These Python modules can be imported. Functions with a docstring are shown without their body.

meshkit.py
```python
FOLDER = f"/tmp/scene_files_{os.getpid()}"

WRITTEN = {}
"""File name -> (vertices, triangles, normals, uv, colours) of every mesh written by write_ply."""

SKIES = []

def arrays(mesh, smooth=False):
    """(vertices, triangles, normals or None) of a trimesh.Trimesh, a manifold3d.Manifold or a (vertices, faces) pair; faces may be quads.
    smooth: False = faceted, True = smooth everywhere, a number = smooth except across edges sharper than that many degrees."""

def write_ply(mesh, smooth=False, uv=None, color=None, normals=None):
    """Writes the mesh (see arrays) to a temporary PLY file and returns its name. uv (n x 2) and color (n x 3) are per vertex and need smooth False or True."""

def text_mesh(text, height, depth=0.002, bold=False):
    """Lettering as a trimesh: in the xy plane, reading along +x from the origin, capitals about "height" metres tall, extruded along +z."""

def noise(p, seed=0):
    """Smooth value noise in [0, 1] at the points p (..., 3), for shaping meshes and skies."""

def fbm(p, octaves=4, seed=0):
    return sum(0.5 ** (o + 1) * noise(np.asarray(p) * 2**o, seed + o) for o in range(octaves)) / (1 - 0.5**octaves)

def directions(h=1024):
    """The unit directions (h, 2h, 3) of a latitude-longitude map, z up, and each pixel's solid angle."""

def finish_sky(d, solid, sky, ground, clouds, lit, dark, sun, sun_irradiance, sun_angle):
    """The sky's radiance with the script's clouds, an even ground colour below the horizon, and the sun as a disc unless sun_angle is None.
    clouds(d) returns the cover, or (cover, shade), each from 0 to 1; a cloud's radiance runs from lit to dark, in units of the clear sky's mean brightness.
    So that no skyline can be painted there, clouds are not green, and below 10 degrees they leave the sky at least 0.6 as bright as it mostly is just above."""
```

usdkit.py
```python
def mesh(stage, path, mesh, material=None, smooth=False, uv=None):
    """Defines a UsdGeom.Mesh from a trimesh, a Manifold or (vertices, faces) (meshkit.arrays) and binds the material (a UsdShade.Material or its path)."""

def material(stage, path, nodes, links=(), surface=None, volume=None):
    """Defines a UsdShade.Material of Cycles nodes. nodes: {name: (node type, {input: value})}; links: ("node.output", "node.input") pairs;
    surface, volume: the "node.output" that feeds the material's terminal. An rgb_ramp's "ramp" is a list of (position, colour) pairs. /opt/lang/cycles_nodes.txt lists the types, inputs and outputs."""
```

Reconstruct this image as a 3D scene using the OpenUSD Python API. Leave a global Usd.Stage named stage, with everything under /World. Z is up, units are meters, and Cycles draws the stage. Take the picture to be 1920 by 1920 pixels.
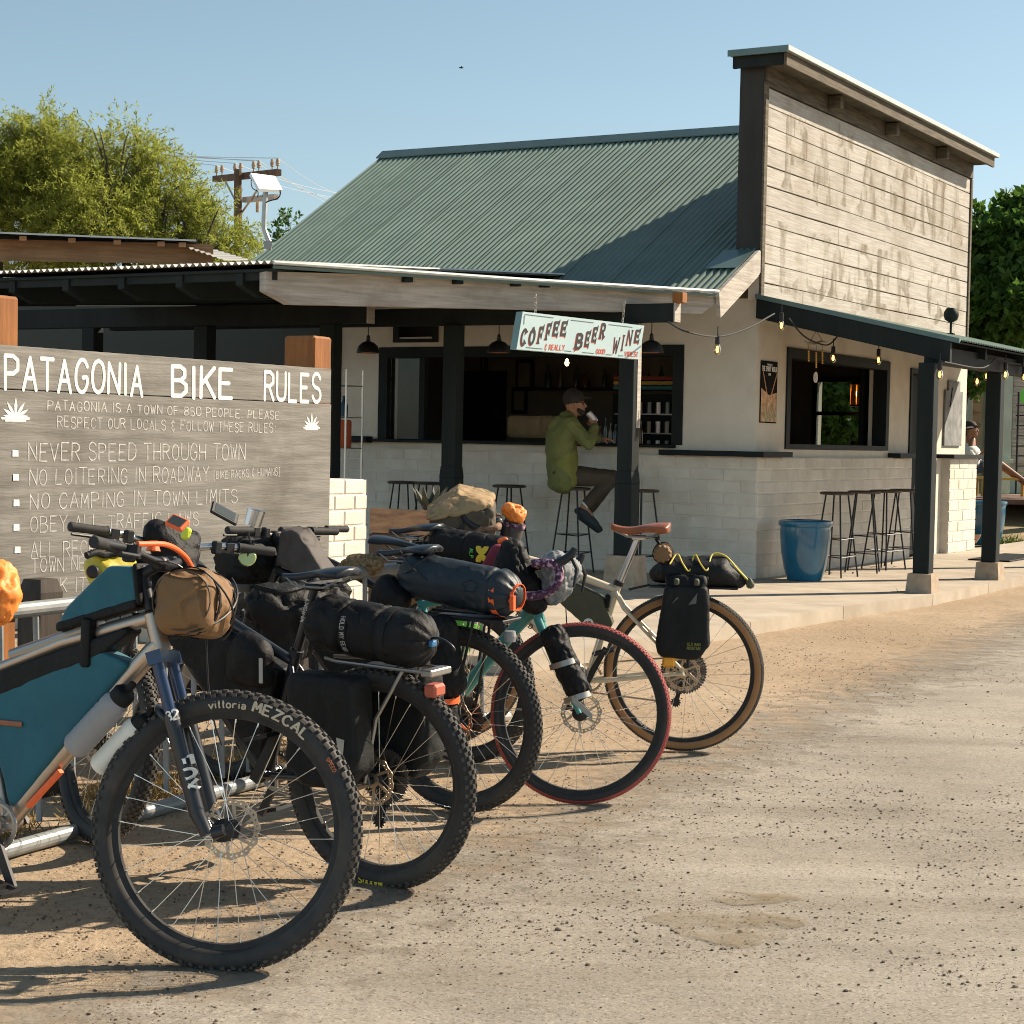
import math, random, numpy as np, trimesh, manifold3d, usdkit, meshkit
from pxr import Usd, UsdGeom, UsdLux, UsdShade, Gf, Sdf, Vt
from shapely.geometry import LineString, Polygon, Point, box as sbox
from shapely.ops import unary_union
from shapely import affinity

stage = Usd.Stage.CreateInMemory()
UsdGeom.SetStageUpAxis(stage, 'Z')
UsdGeom.Xform.Define(stage, '/World'); UsdGeom.Scope.Define(stage, '/World/Looks')
random.seed(7); RNG = np.random.default_rng(7)
PI = math.pi
A = lambda *x: np.array(x, float)

# ------------------------------------------------------------------ camera
FPX, EYE = 3500.0, 1.42                      # focal length in pixels of the 1920 px photograph, eye height in metres
PITCH, ROLL = math.atan((960 - 825) / FPX), math.radians(1.15)
CF = A(0, math.cos(PITCH), -math.sin(PITCH)); _r, _u = A(1, 0, 0), A(0, math.sin(PITCH), math.cos(PITCH))
CR = _r * math.cos(ROLL) + _u * math.sin(ROLL); CU = -_r * math.sin(ROLL) + _u * math.cos(ROLL)
CO = A(0, 0, EYE)
cam = UsdGeom.Camera.Define(stage, '/World/camera')
m = np.eye(4); m[0, :3], m[1, :3], m[2, :3], m[3, :3] = CR, CU, -CF, CO
cam.AddTransformOp().Set(Gf.Matrix4d(m.tolist()))
cam.CreateHorizontalApertureAttr(36.0); cam.CreateVerticalApertureAttr(36.0)
cam.CreateFocalLengthAttr(36.0 * FPX / 1920); cam.CreateClippingRangeAttr(Gf.Vec2f(0.1, 3000))
cam.CreateFStopAttr(0.0)
cam.CreateExposureAttr(0.98)
# ------------------------------------------------------------------ sun and sky
SUN_AZ, SUN_EL = math.radians(24), math.radians(35)       # azimuth from +x towards +y
SUN = A(math.cos(SUN_EL) * math.cos(SUN_AZ), math.cos(SUN_EL) * math.sin(SUN_AZ), math.sin(SUN_EL))
sun = UsdLux.DistantLight.Define(stage, '/World/sun')
sun.CreateIntensityAttr(1.25); sun.CreateAngleAttr(0.5); sun.CreateNormalizeAttr(True)
sun.CreateColorAttr(Gf.Vec3f(1.0, 0.86, 0.68))
_z = SUN; _x = np.cross(A(0, 0, 1), _z); _x /= np.linalg.norm(_x); _y = np.cross(_z, _x)
m = np.eye(4); m[0, :3], m[1, :3], m[2, :3] = _x, _y, _z
sun.AddTransformOp().Set(Gf.Matrix4d(m.tolist()))
dome = UsdLux.DomeLight.Define(stage, '/World/sky')
sky_mat = usdkit.material(stage, '/World/Looks/sky', {
    's': ('sky_texture', {'sky_type': 'single_scattering', 'sun_disc': False, 'sun_elevation': SUN_EL, 'sun_rotation': math.atan2(SUN[0], SUN[1]),
                          'altitude': 1200.0, 'air_density': 1.0, 'aerosol_density': 1.6, 'ozone_density': 1.0}),
    'h': ('hsv', {'saturation': .86, 'hue': .477}), 'b': ('background_shader', {'strength': 0.066})}, [('s.color', 'h.color'), ('h.color', 'b.color')], surface='b.background')
UsdShade.MaterialBindingAPI.Apply(dome.GetPrim()).Bind(sky_mat)
dome.GetPrim().SetCustomDataByKey('kind', 'structure'); dome.GetPrim().SetCustomDataByKey('label', 'clear pale blue sky')

def ray(x, y): return CF + CR * (x - 960) / FPX + CU * (960 - y) / FPX
def at(x, y, Y):                               # the point that pixel (x, y) of the photograph shows at Y metres in front of the lens
    d = ray(x, y); return CO + d * (Y / d[1])
def on_plane(x, y, P, n):
    d = ray(x, y); n = np.asarray(n, float); return CO + d * (((np.asarray(P) - CO) @ n) / (d @ n))
def gnd(x, y, z=0.0):
    d = ray(x, y); return CO + d * ((z - EYE) / d[2])

# building frame: local x runs along the street front (away from the lens), local y along the bar wall (to the left), z up
YAW = 60.0
BV = A(math.cos(math.radians(YAW)), math.sin(math.radians(YAW)), 0); BU = A(-BV[1], BV[0], 0)
BC = A(2.382, 18.387, 0)
def L(x, y, z=0.0): return BC + BV * x + BU * y + A(0, 0, z)
def toL(p): q = np.asarray(p) - BC; return A(q @ BV, q @ BU, q[2])
def Lm(m):                                     # a mesh given in building coordinates, moved to the world
    m = m.copy(); v = m.vertices; m.vertices = BC + v[:, :1] * BV + v[:, 1:2] * BU + v[:, 2:] * A(0, 0, 1); return m

# ------------------------------------------------------------------ scene helpers
_used = {}
def numbered(parent, name):
    k = (parent, name); n = _used.get(k, 0); _used[k] = n + 1
    return f'{parent}/{name}' if n == 0 else f'{parent}/{name}_{n:03d}'
def tag(p, label=None, cat=None, group=None, kind=None):
    for k, v in (('label', label), ('category', cat), ('group', group), ('kind', kind)):
        if v: p.SetCustomDataByKey(k, v)
class Thing:
    """An Xform at the thing's base; parts are given in world coordinates (or local=True)."""
    def __init__(s, name, label, cat, base=(0, 0, 0), rot=0.0, group=None, kind=None):
        s.path = numbered('/World', name); s.base = np.asarray(base, float); s.rot = rot
        x = UsdGeom.Xform.Define(stage, s.path); x.AddTranslateOp().Set(Gf.Vec3d(*map(float, s.base)))
        if rot: x.AddRotateZOp().Set(float(rot))
        s.prim = x.GetPrim(); tag(s.prim, label, cat, group, kind)
        c, n = math.cos(math.radians(rot)), math.sin(math.radians(rot)); s.R = np.array([[c, -n, 0], [n, c, 0], [0, 0, 1]])
    def add(s, name, mesh, mat, parent=None, smooth=False, local=False, label=None, kind=None):
        m = mesh
        if not local:
            m = mesh.copy(); m.vertices = (m.vertices - s.base) @ s.R
        p = numbered(parent or s.path, name)
        q = usdkit.mesh(stage, p, m, mat, smooth=smooth).GetPrim()
        tag(q, label=label, kind=kind)
        return p
def solo(name, label, cat, mesh, mat, smooth=False, group=None, kind=None):
    m = mesh.copy(); b = m.bounds; base = A((b[0][0] + b[1][0]) / 2, (b[0][1] + b[1][1]) / 2, b[0][2]); m.vertices = m.vertices - base
    p = numbered('/World', name); q = usdkit.mesh(stage, p, m, mat, smooth=smooth)
    q.AddTranslateOp().Set(Gf.Vec3d(*map(float, base))); tag(q.GetPrim(), label, cat, group, kind); return p
def structure(name, label, mesh, mat, smooth=False):
    p = numbered('/World', name); q = usdkit.mesh(stage, p, mesh, mat, smooth=smooth); tag(q.GetPrim(), label, kind='structure'); return p
def dup(src, base, rot, label, group=None):
    was = src.prim.GetCustomData()
    p = numbered('/World', src.path.rsplit('/', 1)[1]); x = UsdGeom.Xform.Define(stage, p)
    x.GetPrim().GetReferences().AddInternalReference(src.path)
    x.ClearXformOpOrder(); x.GetPrim().GetAttribute('xformOp:translate').Set(Gf.Vec3d(*map(float, base)))
    ops = [UsdGeom.XformOp(x.GetPrim().GetAttribute('xformOp:translate'))]
    r = x.GetPrim().GetAttribute('xformOp:rotateZ')
    if r: r.Set(float(rot)); ops.append(UsdGeom.XformOp(r))
    x.SetXformOpOrder(ops)
    x.GetPrim().SetInstanceable(True); tag(x.GetPrim(), label, was.get('category'), group or was.get('group')); return p

# ------------------------------------------------------------------ mesh helpers
cat_ = lambda l: trimesh.util.concatenate([x for x in l if x is not None])
def tm(v, f): return trimesh.Trimesh(np.asarray(v, float), np.asarray(f), process=False)
def box(x0, x1, y0, y1, z0, z1):
    b = trimesh.creation.box([abs(x1 - x0), abs(y1 - y0), abs(z1 - z0)]); b.apply_translation([(x0 + x1) / 2, (y0 + y1) / 2, (z0 + z1) / 2]); return b
def cbox(x0, x1, y0, y1, z0, z1, c=0.004):
    c = min(c, .45 * min(x1 - x0, y1 - y0, z1 - z0)); p = []
    for x, sx in ((x0, 1), (x1, -1)):
        for y, sy in ((y0, 1), (y1, -1)):
            for z, sz in ((z0, 1), (z1, -1)):
                p += [(x, y + sy * c, z + sz * c), (x + sx * c, y, z + sz * c), (x + sx * c, y + sy * c, z)]
    return trimesh.convex.convex_hull(np.array(p))
def hullpts(p): return trimesh.convex.convex_hull(np.asarray(p, float))
def frame(d):
    d = np.asarray(d, float) / np.linalg.norm(d); a = np.cross(d, A(0, 0, 1) if abs(d[2]) < .95 else A(1, 0, 0)); a /= np.linalg.norm(a); return d, a, np.cross(d, a)
def ptube(pts, r, n=10, cap=True, sq=None):
    p = np.asarray(pts, float); k = len(p); r = np.broadcast_to(np.asarray(r, float), (k,))
    t = np.gradient(p, axis=0); t /= np.linalg.norm(t, axis=1, keepdims=True) + 1e-12
    _, a, _ = frame(t[0]); aa = []
    for i in range(k):
        a = a - t[i] * (a @ t[i]); a = a / (np.linalg.norm(a) + 1e-12); aa.append(a)
    aa = np.array(aa); bb = np.cross(t, aa); th = np.arange(n) * 2 * PI / n
    sx, sy = sq or (1, 1)
    v = p[:, None] + r[:, None, None] * (sx * np.cos(th)[None, :, None] * aa[:, None] + sy * np.sin(th)[None, :, None] * bb[:, None])
    v = v.reshape(-1, 3); f = []
    i, j = np.meshgrid(np.arange(k - 1), np.arange(n), indexing='ij'); j2 = (j + 1) % n
    q0, q1, q2, q3 = i * n + j, i * n + j2, (i + 1) * n + j2, (i + 1) * n + j
    f = np.vstack([np.stack([q0, q1, q2], -1).reshape(-1, 3), np.stack([q0, q2, q3], -1).reshape(-1, 3)])
    if cap:
        v = np.vstack([v, p[0], p[-1]]); c0, c1 = k * n, k * n + 1; J = np.arange(n); J2 = (J + 1) % n
        f = np.vstack([f, np.stack([np.full(n, c0), J2, J], 1), np.stack([np.full(n, c1), (k - 1) * n + J, (k - 1) * n + J2], 1)])
    return tm(v, f)
def tube(a, b, r, r2=None, n=10): return ptube([a, b], [r, r if r2 is None else r2], n)
def bez(pts, n=16):
    p = np.asarray(pts, float); t = np.linspace(0, 1, n)[:, None]; q = [p[i][None] * np.ones_like(t) for i in range(len(p))]
    while len(q) > 1: q = [q[i] * (1 - t) + q[i + 1] * t for i in range(len(q) - 1)]
    return q[0]
def spline(pts, n=8):
    p = np.asarray(pts, float); p = np.vstack([2 * p[0] - p[1], p, 2 * p[-1] - p[-2]]); out = []
    for i in range(1, len(p) - 2):
        for t in np.linspace(0, 1, n, endpoint=False):
            out.append(.5 * ((2 * p[i]) + (-p[i - 1] + p[i + 1]) * t + (2 * p[i - 1] - 5 * p[i] + 4 * p[i + 1] - p[i + 2]) * t * t + (-p[i - 1] + 3 * p[i] - 3 * p[i + 1] + p[i + 2]) * t ** 3))
    out.append(p[-2]); return np.array(out)
def lathe(prof, n=24, at_=(0, 0, 0)):
    prof = np.asarray(prof, float); k = len(prof); th = np.arange(n) * 2 * PI / n
    v = np.stack([prof[:, 0][:, None] * np.cos(th), prof[:, 0][:, None] * np.sin(th), np.broadcast_to(prof[:, 1][:, None], (k, n))], -1).reshape(-1, 3)
    i, j = np.meshgrid(np.arange(k - 1), np.arange(n), indexing='ij'); j2 = (j + 1) % n
    q0, q1, q2, q3 = i * n + j, i * n + j2, (i + 1) * n + j2, (i + 1) * n + j
    f = np.vstack([np.stack([q0, q1, q2], -1).reshape(-1, 3), np.stack([q0, q2, q3], -1).reshape(-1, 3)])
    return tm(v + np.asarray(at_, float), f)
def polys(g): return [x for x in getattr(g, 'geoms', [g]) if x.area > 1e-9]
def extrude(g, d):
    return cat_([trimesh.creation.extrude_polygon(x, d, engine='earcut') for x in polys(g)])
def place(m, o, xd, yd):                       # mesh in its xy plane laid on the plane (o; xd, yd)
    m = m.copy(); xd, yd = np.asarray(xd, float), np.asarray(yd, float); zd = np.cross(xd, yd); zd /= np.linalg.norm(zd)
    v = m.vertices; m.vertices = np.asarray(o, float) + v[:, :1] * xd + v[:, 1:2] * yd + v[:, 2:] * zd; return m
def refine(m, size):
    """Splits long edges without cracks."""
    m = m.copy(); m.merge_vertices()
    M_ = manifold3d.Manifold(manifold3d.Mesh(np.asarray(m.vertices, np.float32), np.asarray(m.faces, np.uint32)))
    return m.subdivide_to_size(size) if M_.is_empty() else to_tm(M_.refine_to_length(size))
def rough_up(m, amp, scale, seed=0, size=None, crease=0.0):
    if size: m = refine(m, size)
    m.merge_vertices(); m = m.copy(); n = m.vertex_normals; d = meshkit.fbm(m.vertices * scale + 31.7 * seed, 3, seed) - .5
    if crease: d = d - crease * np.exp(-((meshkit.fbm(m.vertices * A(1, 1, .6) * scale * .9 + 11.3 * seed + 5, 3, seed + 9) - .5) / .045) ** 2)
    m.vertices = m.vertices + n * (d * 2 * amp)[:, None]; return m
def spheres_hull(prs, n=16): return manifold3d.Manifold.batch_hull([manifold3d.Manifold.sphere(r, n).translate([float(c) for c in p]) for p, r in prs])
def to_tm(M):
    q = M.to_mesh(); return tm(q.vert_properties[:, :3], q.tri_verts)
def soft(prs, size=.02, amp=.004, scale=18, seed=0, smooth=2, crease=.45):
    size = size * .6
    m = to_tm(spheres_hull(prs).refine_to_length(size)); m.merge_vertices()
    c = m.vertices.mean(0); m.vertices = m.vertices - c
    if smooth: trimesh.smoothing.filter_laplacian(m, iterations=smooth)
    m.vertices = m.vertices + c
    return rough_up(m, amp, scale, seed, crease=crease)
def body_mesh(segs, refine=.02, it=6):
    ms = [spheres_hull(s, 20) for s in segs]; M = manifold3d.Manifold.batch_boolean(ms, manifold3d.OpType.Add).refine_to_length(refine)
    m = to_tm(M); m.merge_vertices(); trimesh.smoothing.filter_taubin(m, iterations=it); return m
def roll(p0, p1, r, seed=0, ends=(.35, .35), wr=.05, n=64, k=76, squash=1.0, belts=(), sag=0.0, pl=1.0):
    """A stuffed roll bag from p0 to p1: rounded gathered ends, creases, belts that nip it."""
    p0, p1 = np.asarray(p0, float), np.asarray(p1, float); d, a, b = frame(p1 - p0); ln = np.linalg.norm(p1 - p0)
    t = np.concatenate([np.linspace(0, .12, 8, endpoint=False), np.linspace(.12, .88, k, endpoint=False), np.linspace(.88, 1, 9)]); th = np.arange(n) * 2 * PI / n
    e0, e1 = ends; pr = np.ones_like(t)
    pr *= np.where(t < .15, e0 + (1 - e0) * np.sin(np.clip(t / .15, 0, 1) * PI / 2) ** .8, 1); pr *= np.where(t > .85, e1 + (1 - e1) * np.sin(np.clip((1 - t) / .15, 0, 1) * PI / 2) ** .8, 1)
    for bt in belts: pr *= 1 - .09 * np.exp(-((t - bt) / .018) ** 2)
    T, TH = np.meshgrid(t, th, indexing='ij'); P = np.stack([T * ln / .12, np.cos(TH) * r / .06, np.sin(TH) * r / .06], -1)
    big = (meshkit.fbm(P * .8 + seed * 9.1, 3, seed) - .5) * .75 + (meshkit.fbm(P * 2.6 + seed * 5.3, 3, seed + 2) - .5) * .7
    endw = np.clip(np.abs(T - .5) * 2 - .55, 0, 1) / .45
    pleat = np.sin(TH * 11 + 3 * meshkit.noise(P * .3 + seed, seed)) * endw * .085 * pl
    cre = -np.exp(-((meshkit.fbm(P * A(1.1, .7, .7) + seed * 3.7, 3, seed + 5) - .5) / .04) ** 2) * wr * .9
    R = r * pr[:, None] * (1 + 2.6 * wr * big + pleat + cre * min(pl, 1))
    c = p0 + d * (t * ln)[:, None] - A(0, 0, 1) * (sag * np.sin(t * PI))[:, None]
    v = c[:, None] + R[..., None] * (np.cos(TH)[..., None] * a + squash * np.sin(TH)[..., None] * b)
    m = len(t); v = np.vstack([v.reshape(-1, 3), c[0] - d * .004, c[-1] + d * .004])
    i, j = np.meshgrid(np.arange(m - 1), np.arange(n), indexing='ij'); j2 = (j + 1) % n
    f = np.vstack([np.stack([i * n + j, i * n + j2, (i + 1) * n + j2], -1).reshape(-1, 3), np.stack([i * n + j, (i + 1) * n + j2, (i + 1) * n + j], -1).reshape(-1, 3)])
    J = np.arange(n); f = np.vstack([f, np.stack([np.full(n, m * n), (J + 1) % n, J], 1), np.stack([np.full(n, m * n + 1), (m - 1) * n + J, (m - 1) * n + (J + 1) % n], 1)])
    q = tm(v, f); 
    return q
def ring_at(c, d, r, w, th=.003, sq=1.0, n=28):                 # a strap round an axis
    d, a, b = frame(d); t = np.linspace(0, 2 * PI, n + 1); p = np.asarray(c) + r * (np.cos(t)[:, None] * a + sq * np.sin(t)[:, None] * b)
    o = []
    for s in (-w / 2, w / 2):
        o.append(p + d * s)
    q = np.asarray(c) + (r + th) * (np.cos(t)[:, None] * a + sq * np.sin(t)[:, None] * b)
    v = np.vstack([p - d * w / 2, q - d * w / 2, q + d * w / 2, p + d * w / 2]); k = n + 1; f = []
    for s0, s1 in ((0, 1), (1, 2), (2, 3), (3, 0)):
        I = np.arange(n); f += [np.stack([s0 * k + I, s0 * k + I + 1, s1 * k + I + 1], 1), np.stack([s0 * k + I, s1 * k + I + 1, s1 * k + I], 1)]
    return tm(v, np.vstack(f))

# ------------------------------------------------------------------ lettering: a one-stroke alphabet
G = {'A': '0,0 .5,1 1,0;.2,.36 .8,.36', 'B': '0,0 0,1 .6,1 .9,.88 .9,.66 .6,.53 0,.53;.6,.53 1,.38 1,.15 .65,0 0,0', 'C': '.95,.8 .75,.97 .4,1 .1,.8 0,.5 .1,.2 .4,0 .75,.03 .95,.2',
     'D': '0,0 0,1 .5,1 .9,.8 1,.5 .9,.2 .5,0 0,0', 'E': '.9,1 0,1 0,0 .9,0;0,.52 .7,.52', 'F': '.9,1 0,1 0,0;0,.52 .7,.52', 'G': '.95,.82 .7,1 .35,1 .08,.78 0,.5 .08,.2 .35,0 .7,0 .95,.2 .95,.45 .6,.45',
     'H': '0,0 0,1;1,0 1,1;0,.5 1,.5', 'I': '.5,0 .5,1', 'J': '.8,1 .8,.25 .6,.02 .3,.02 .05,.25', 'K': '0,0 0,1;.95,1 0,.42;.3,.6 1,0', 'L': '0,1 0,0 .85,0', 'M': '0,0 .1,1 .5,.35 .9,1 1,0',
     'N': '0,0 0,1 1,0 1,1', 'O': '.5,1 .15,.87 0,.5 .15,.13 .5,0 .85,.13 1,.5 .85,.87 .5,1', 'P': '0,0 0,1 .6,1 .95,.88 .95,.6 .6,.47 0,.47', 'Q': '.5,1 .15,.87 0,.5 .15,.13 .5,0 .85,.13 1,.5 .85,.87 .5,1;.6,.25 1,-.05',
     'R': '0,0 0,1 .6,1 .95,.88 .95,.62 .6,.5 0,.5;.45,.5 1,0', 'S': '.92,.85 .65,1 .3,1 .05,.85 .05,.66 .3,.53 .7,.47 .95,.32 .95,.14 .7,0 .3,0 .03,.17', 'T': '.5,0 .5,1;0,1 1,1', 'U': '0,1 0,.25 .2,.03 .5,0 .8,.03 1,.25 1,1',
     'V': '0,1 .5,0 1,1', 'W': '0,1 .25,0 .5,.75 .75,0 1,1', 'X': '0,0 1,1;0,1 1,0', 'Y': '0,1 .5,.5 1,1;.5,.5 .5,0', 'Z': '0,1 1,1 0,0 1,0', '0': '.5,1 .1,.85 0,.5 .1,.15 .5,0 .9,.15 1,.5 .9,.85 .5,1',
     '1': '.2,.8 .5,1 .5,0', '2': '.05,.8 .3,1 .7,1 .95,.8 .9,.58 0,0 1,0', '3': '.05,.85 .4,1 .85,.9 .9,.65 .45,.54 .95,.4 .95,.12 .5,0 .05,.13', '5': '.9,1 .15,1 .08,.55 .5,.62 .92,.45 .95,.15 .55,0 .05,.1',
     '8': '.5,.54 .12,.68 .12,.88 .5,1 .88,.88 .88,.68 .5,.54 .05,.35 .05,.12 .5,0 .95,.12 .95,.35 .5,.54', '&': '.5,1.15 .5,1;.85,.85 .5,.97 .2,.85 .25,.6 .55,.5 .25,.42 .15,.2 .45,.05 .85,.18;.5,.05 .5,-.15',
     '.': '.4,0 .5,0', ':': '.5,.1 .5,.14;.5,.6 .5,.64', '[': '.8,1.1 .3,1.1 .3,-.15 .8,-.15', ']': '.2,1.1 .7,1.1 .7,-.15 .2,-.15', '!': '.5,1 .5,.3;.5,.02 .5,.04', '-': '.1,.5 .9,.5', '/': '0,0 1,1',
     'v': '0,.65 .5,0 1,.65', 'i': '.5,0 .5,.65;.5,.85 .5,.9', 't': '.5,1 .5,.1 .8,0;.1,.65 .9,.65', 'o': '.5,.65 .1,.5 .1,.15 .5,0 .9,.15 .9,.5 .5,.65', 'r': '.1,0 .1,.65;.1,.45 .5,.65 .9,.6', 'a': '.1,.55 .5,.65 .9,.5 .9,0;.9,.3 .4,.35 .1,.18 .4,0 .9,.15'}
NARROW = {'I': .25, '1': .6, '.': .3, ':': .3, '!': .3, 'i': .3, 't': .6, '[': .6, ']': .6, ' ': .8}
def strokes(ch): return [np.array([[float(z) for z in q.split(',')] for q in s.split()]) for s in G[ch].split(';')] if ch in G else []
def text(s, h, w=.6, gap=.22, th=.11, slant=0.0, jit=0.0, seed=0, cap=1, fit=None, serif=False):
    """Shapely outline of a line of text: capitals h tall, glyph box w*h wide, pen th*h."""
    r = random.Random(seed); x, out = 0.0, []
    for ch in s:
        cw = w * NARROW.get(ch, 1.0)
        dy, dr, k = r.uniform(-jit, jit), r.uniform(-jit, jit) * .7, 1 + r.uniform(-jit, jit)
        for st in strokes(ch):
            q = st.copy(); q[:, 0] = q[:, 0] * cw if ch not in NARROW or ch in 't[]1' else (q[:, 0] - .5) * w + cw / 2
            q = q * k; q = np.stack([q[:, 0] - dr * q[:, 1] + slant * q[:, 1] + x, q[:, 1] + dy + dr * q[:, 0] * .4], 1)
            if len(q) > 3: q = np.vstack([[c for c in spline(np.c_[q, np.zeros(len(q))], 4)]])[:, :2] if ch in 'COGSDPBRUQ0358&Jaor2' and ch not in 'DPBR' else q
            out.append(LineString(q).buffer(th / 2, cap_style=cap, resolution=4))
            if serif:
                for e, f in ((q[0], q[1]), (q[-1], q[-2])):
                    d = (e - f) / (np.linalg.norm(e - f) + 1e-9); nrm = A(-d[1], d[0])
                    out.append(Polygon([e - d * .16 + nrm * th * .4, e + d * .05 + nrm * th * 1.15, e + d * .02 - nrm * th * 1.15, e - d * .16 - nrm * th * .4]))
        x += cw + gap * (1 if ch != ' ' else .2)
    g = unary_union(out); x0, y0, x1, y1 = g.bounds
    g = affinity.scale(g, h, h, origin=(0, 0))
    if fit: x0, _, x1, _ = g.bounds; g = affinity.translate(g, -x0, 0); g = affinity.scale(g, fit / (x1 - x0), 1, origin=(0, 0))
    return g
def lay(g, fn, d=.0015, n=None):               # extrudes an outline and maps (x, y) by fn to 3-D, lifted by z along the given normal
    m = extrude(g, 1.0); v = m.vertices; P = np.array([fn(a, b) for a, b in v[:, :2]]); m.vertices = P + (v[:, 2:] * d) * np.asarray(n); return m

def add_letters(thing, mesh, mat, parent=None):
    for q in sorted(mesh.split(only_watertight=False), key=lambda q: tuple(np.round(q.bounds[0], 3))): thing.add('letter', q, mat, parent=parent)

# ------------------------------------------------------------------ materials
def M(name, c, c2=None, rough=.6, scale=6, detail=5, bump=0.0, bscale=60, metal=0.0, stretch=(1, 1, 1), spec=.4, rnd=0.0, sheen=0.0, coat=0.0, lo=.35, hi=.65, c3=None, s3=1.5, k3=.5, bdist=.01, bst=None):
    nd = {'p': ('principled_bsdf', {'roughness': rough, 'metallic': metal, 'specular_ior_level': spec, 'sheen_weight': sheen, 'coat_weight': coat}), 'tc': ('texture_coordinate', {})}
    ln = []; col = None
    nd['mp'] = ('mapping', {'scale': stretch}); ln.append(('tc.object', 'mp.vector'))
    if c2 is not None:
        nd['n'] = ('noise_texture', {'scale': scale, 'detail': detail, 'roughness': .6}); nd['r'] = ('rgb_ramp', {'ramp': [(lo, c), (hi, c2)]})
        ln += [('mp.vector', 'n.vector'), ('n.fac', 'r.fac')]; col = 'r.color'
        if c3 is not None:
            nd['n3'] = ('noise_texture', {'scale': s3, 'detail': 6, 'roughness': .65}); nd['f3'] = ('map_range', {'from_min': .48, 'from_max': .68, 'to_min': 0.0, 'to_max': k3, 'clamp': True})
            nd['x3'] = ('mix_color', {'b': c3}); ln += [('tc.object', 'n3.vector'), ('n3.fac', 'f3.value'), ('f3.result', 'x3.fac'), (col, 'x3.a')]; col = 'x3.result'
        if rnd:
            nd['oi'] = ('object_info', {}); nd['mr'] = ('map_range', {'from_min': 0.0, 'from_max': 1.0, 'to_min': 1 - rnd, 'to_max': 1 + rnd})
            nd['hs'] = ('hsv', {}); ln += [('oi.random', 'mr.value'), ('mr.result', 'hs.value'), (col, 'hs.color')]; col = 'hs.color'
        ln.append((col, 'p.base_color'))
    else: nd['p'][1]['base_color'] = c
    if bump:
        nd['nb'] = ('noise_texture', {'scale': bscale, 'detail': 6, 'roughness': .6}); nd['b'] = ('bump', {'strength': bump, 'distance': bdist})
        if bst: nd['mb'] = ('mapping', {'scale': bst}); ln += [('tc.object', 'mb.vector'), ('mb.vector', 'nb.vector')]
        else: ln.append(('mp.vector', 'nb.vector'))
        ln += [('nb.fac', 'b.height'), ('b.normal', 'p.normal')]
    return usdkit.material(stage, '/World/Looks/' + name, nd, ln, surface='p.BSDF')
def emit(name, c, s):
    return usdkit.material(stage, '/World/Looks/' + name, {'e': ('emission', {'color': c, 'strength': s})}, [], surface='e.emission')
def leafmat(name, cols, tr=.35):
    nd = {'g': ('geometry', {}), 'r': ('rgb_ramp', {'ramp': cols}), 'd': ('principled_bsdf', {'roughness': .55, 'specular_ior_level': .3}), 't': ('translucent_bsdf', {}), 'm': ('mix_closure', {'fac': tr})}
    return usdkit.material(stage, '/World/Looks/' + name, nd, [('g.random_per_island', 'r.fac'), ('r.color', 'd.base_color'), ('r.color', 't.color'), ('d.BSDF', 'm.closure1'), ('t.BSDF', 'm.closure2')], surface='m.closure')
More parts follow.
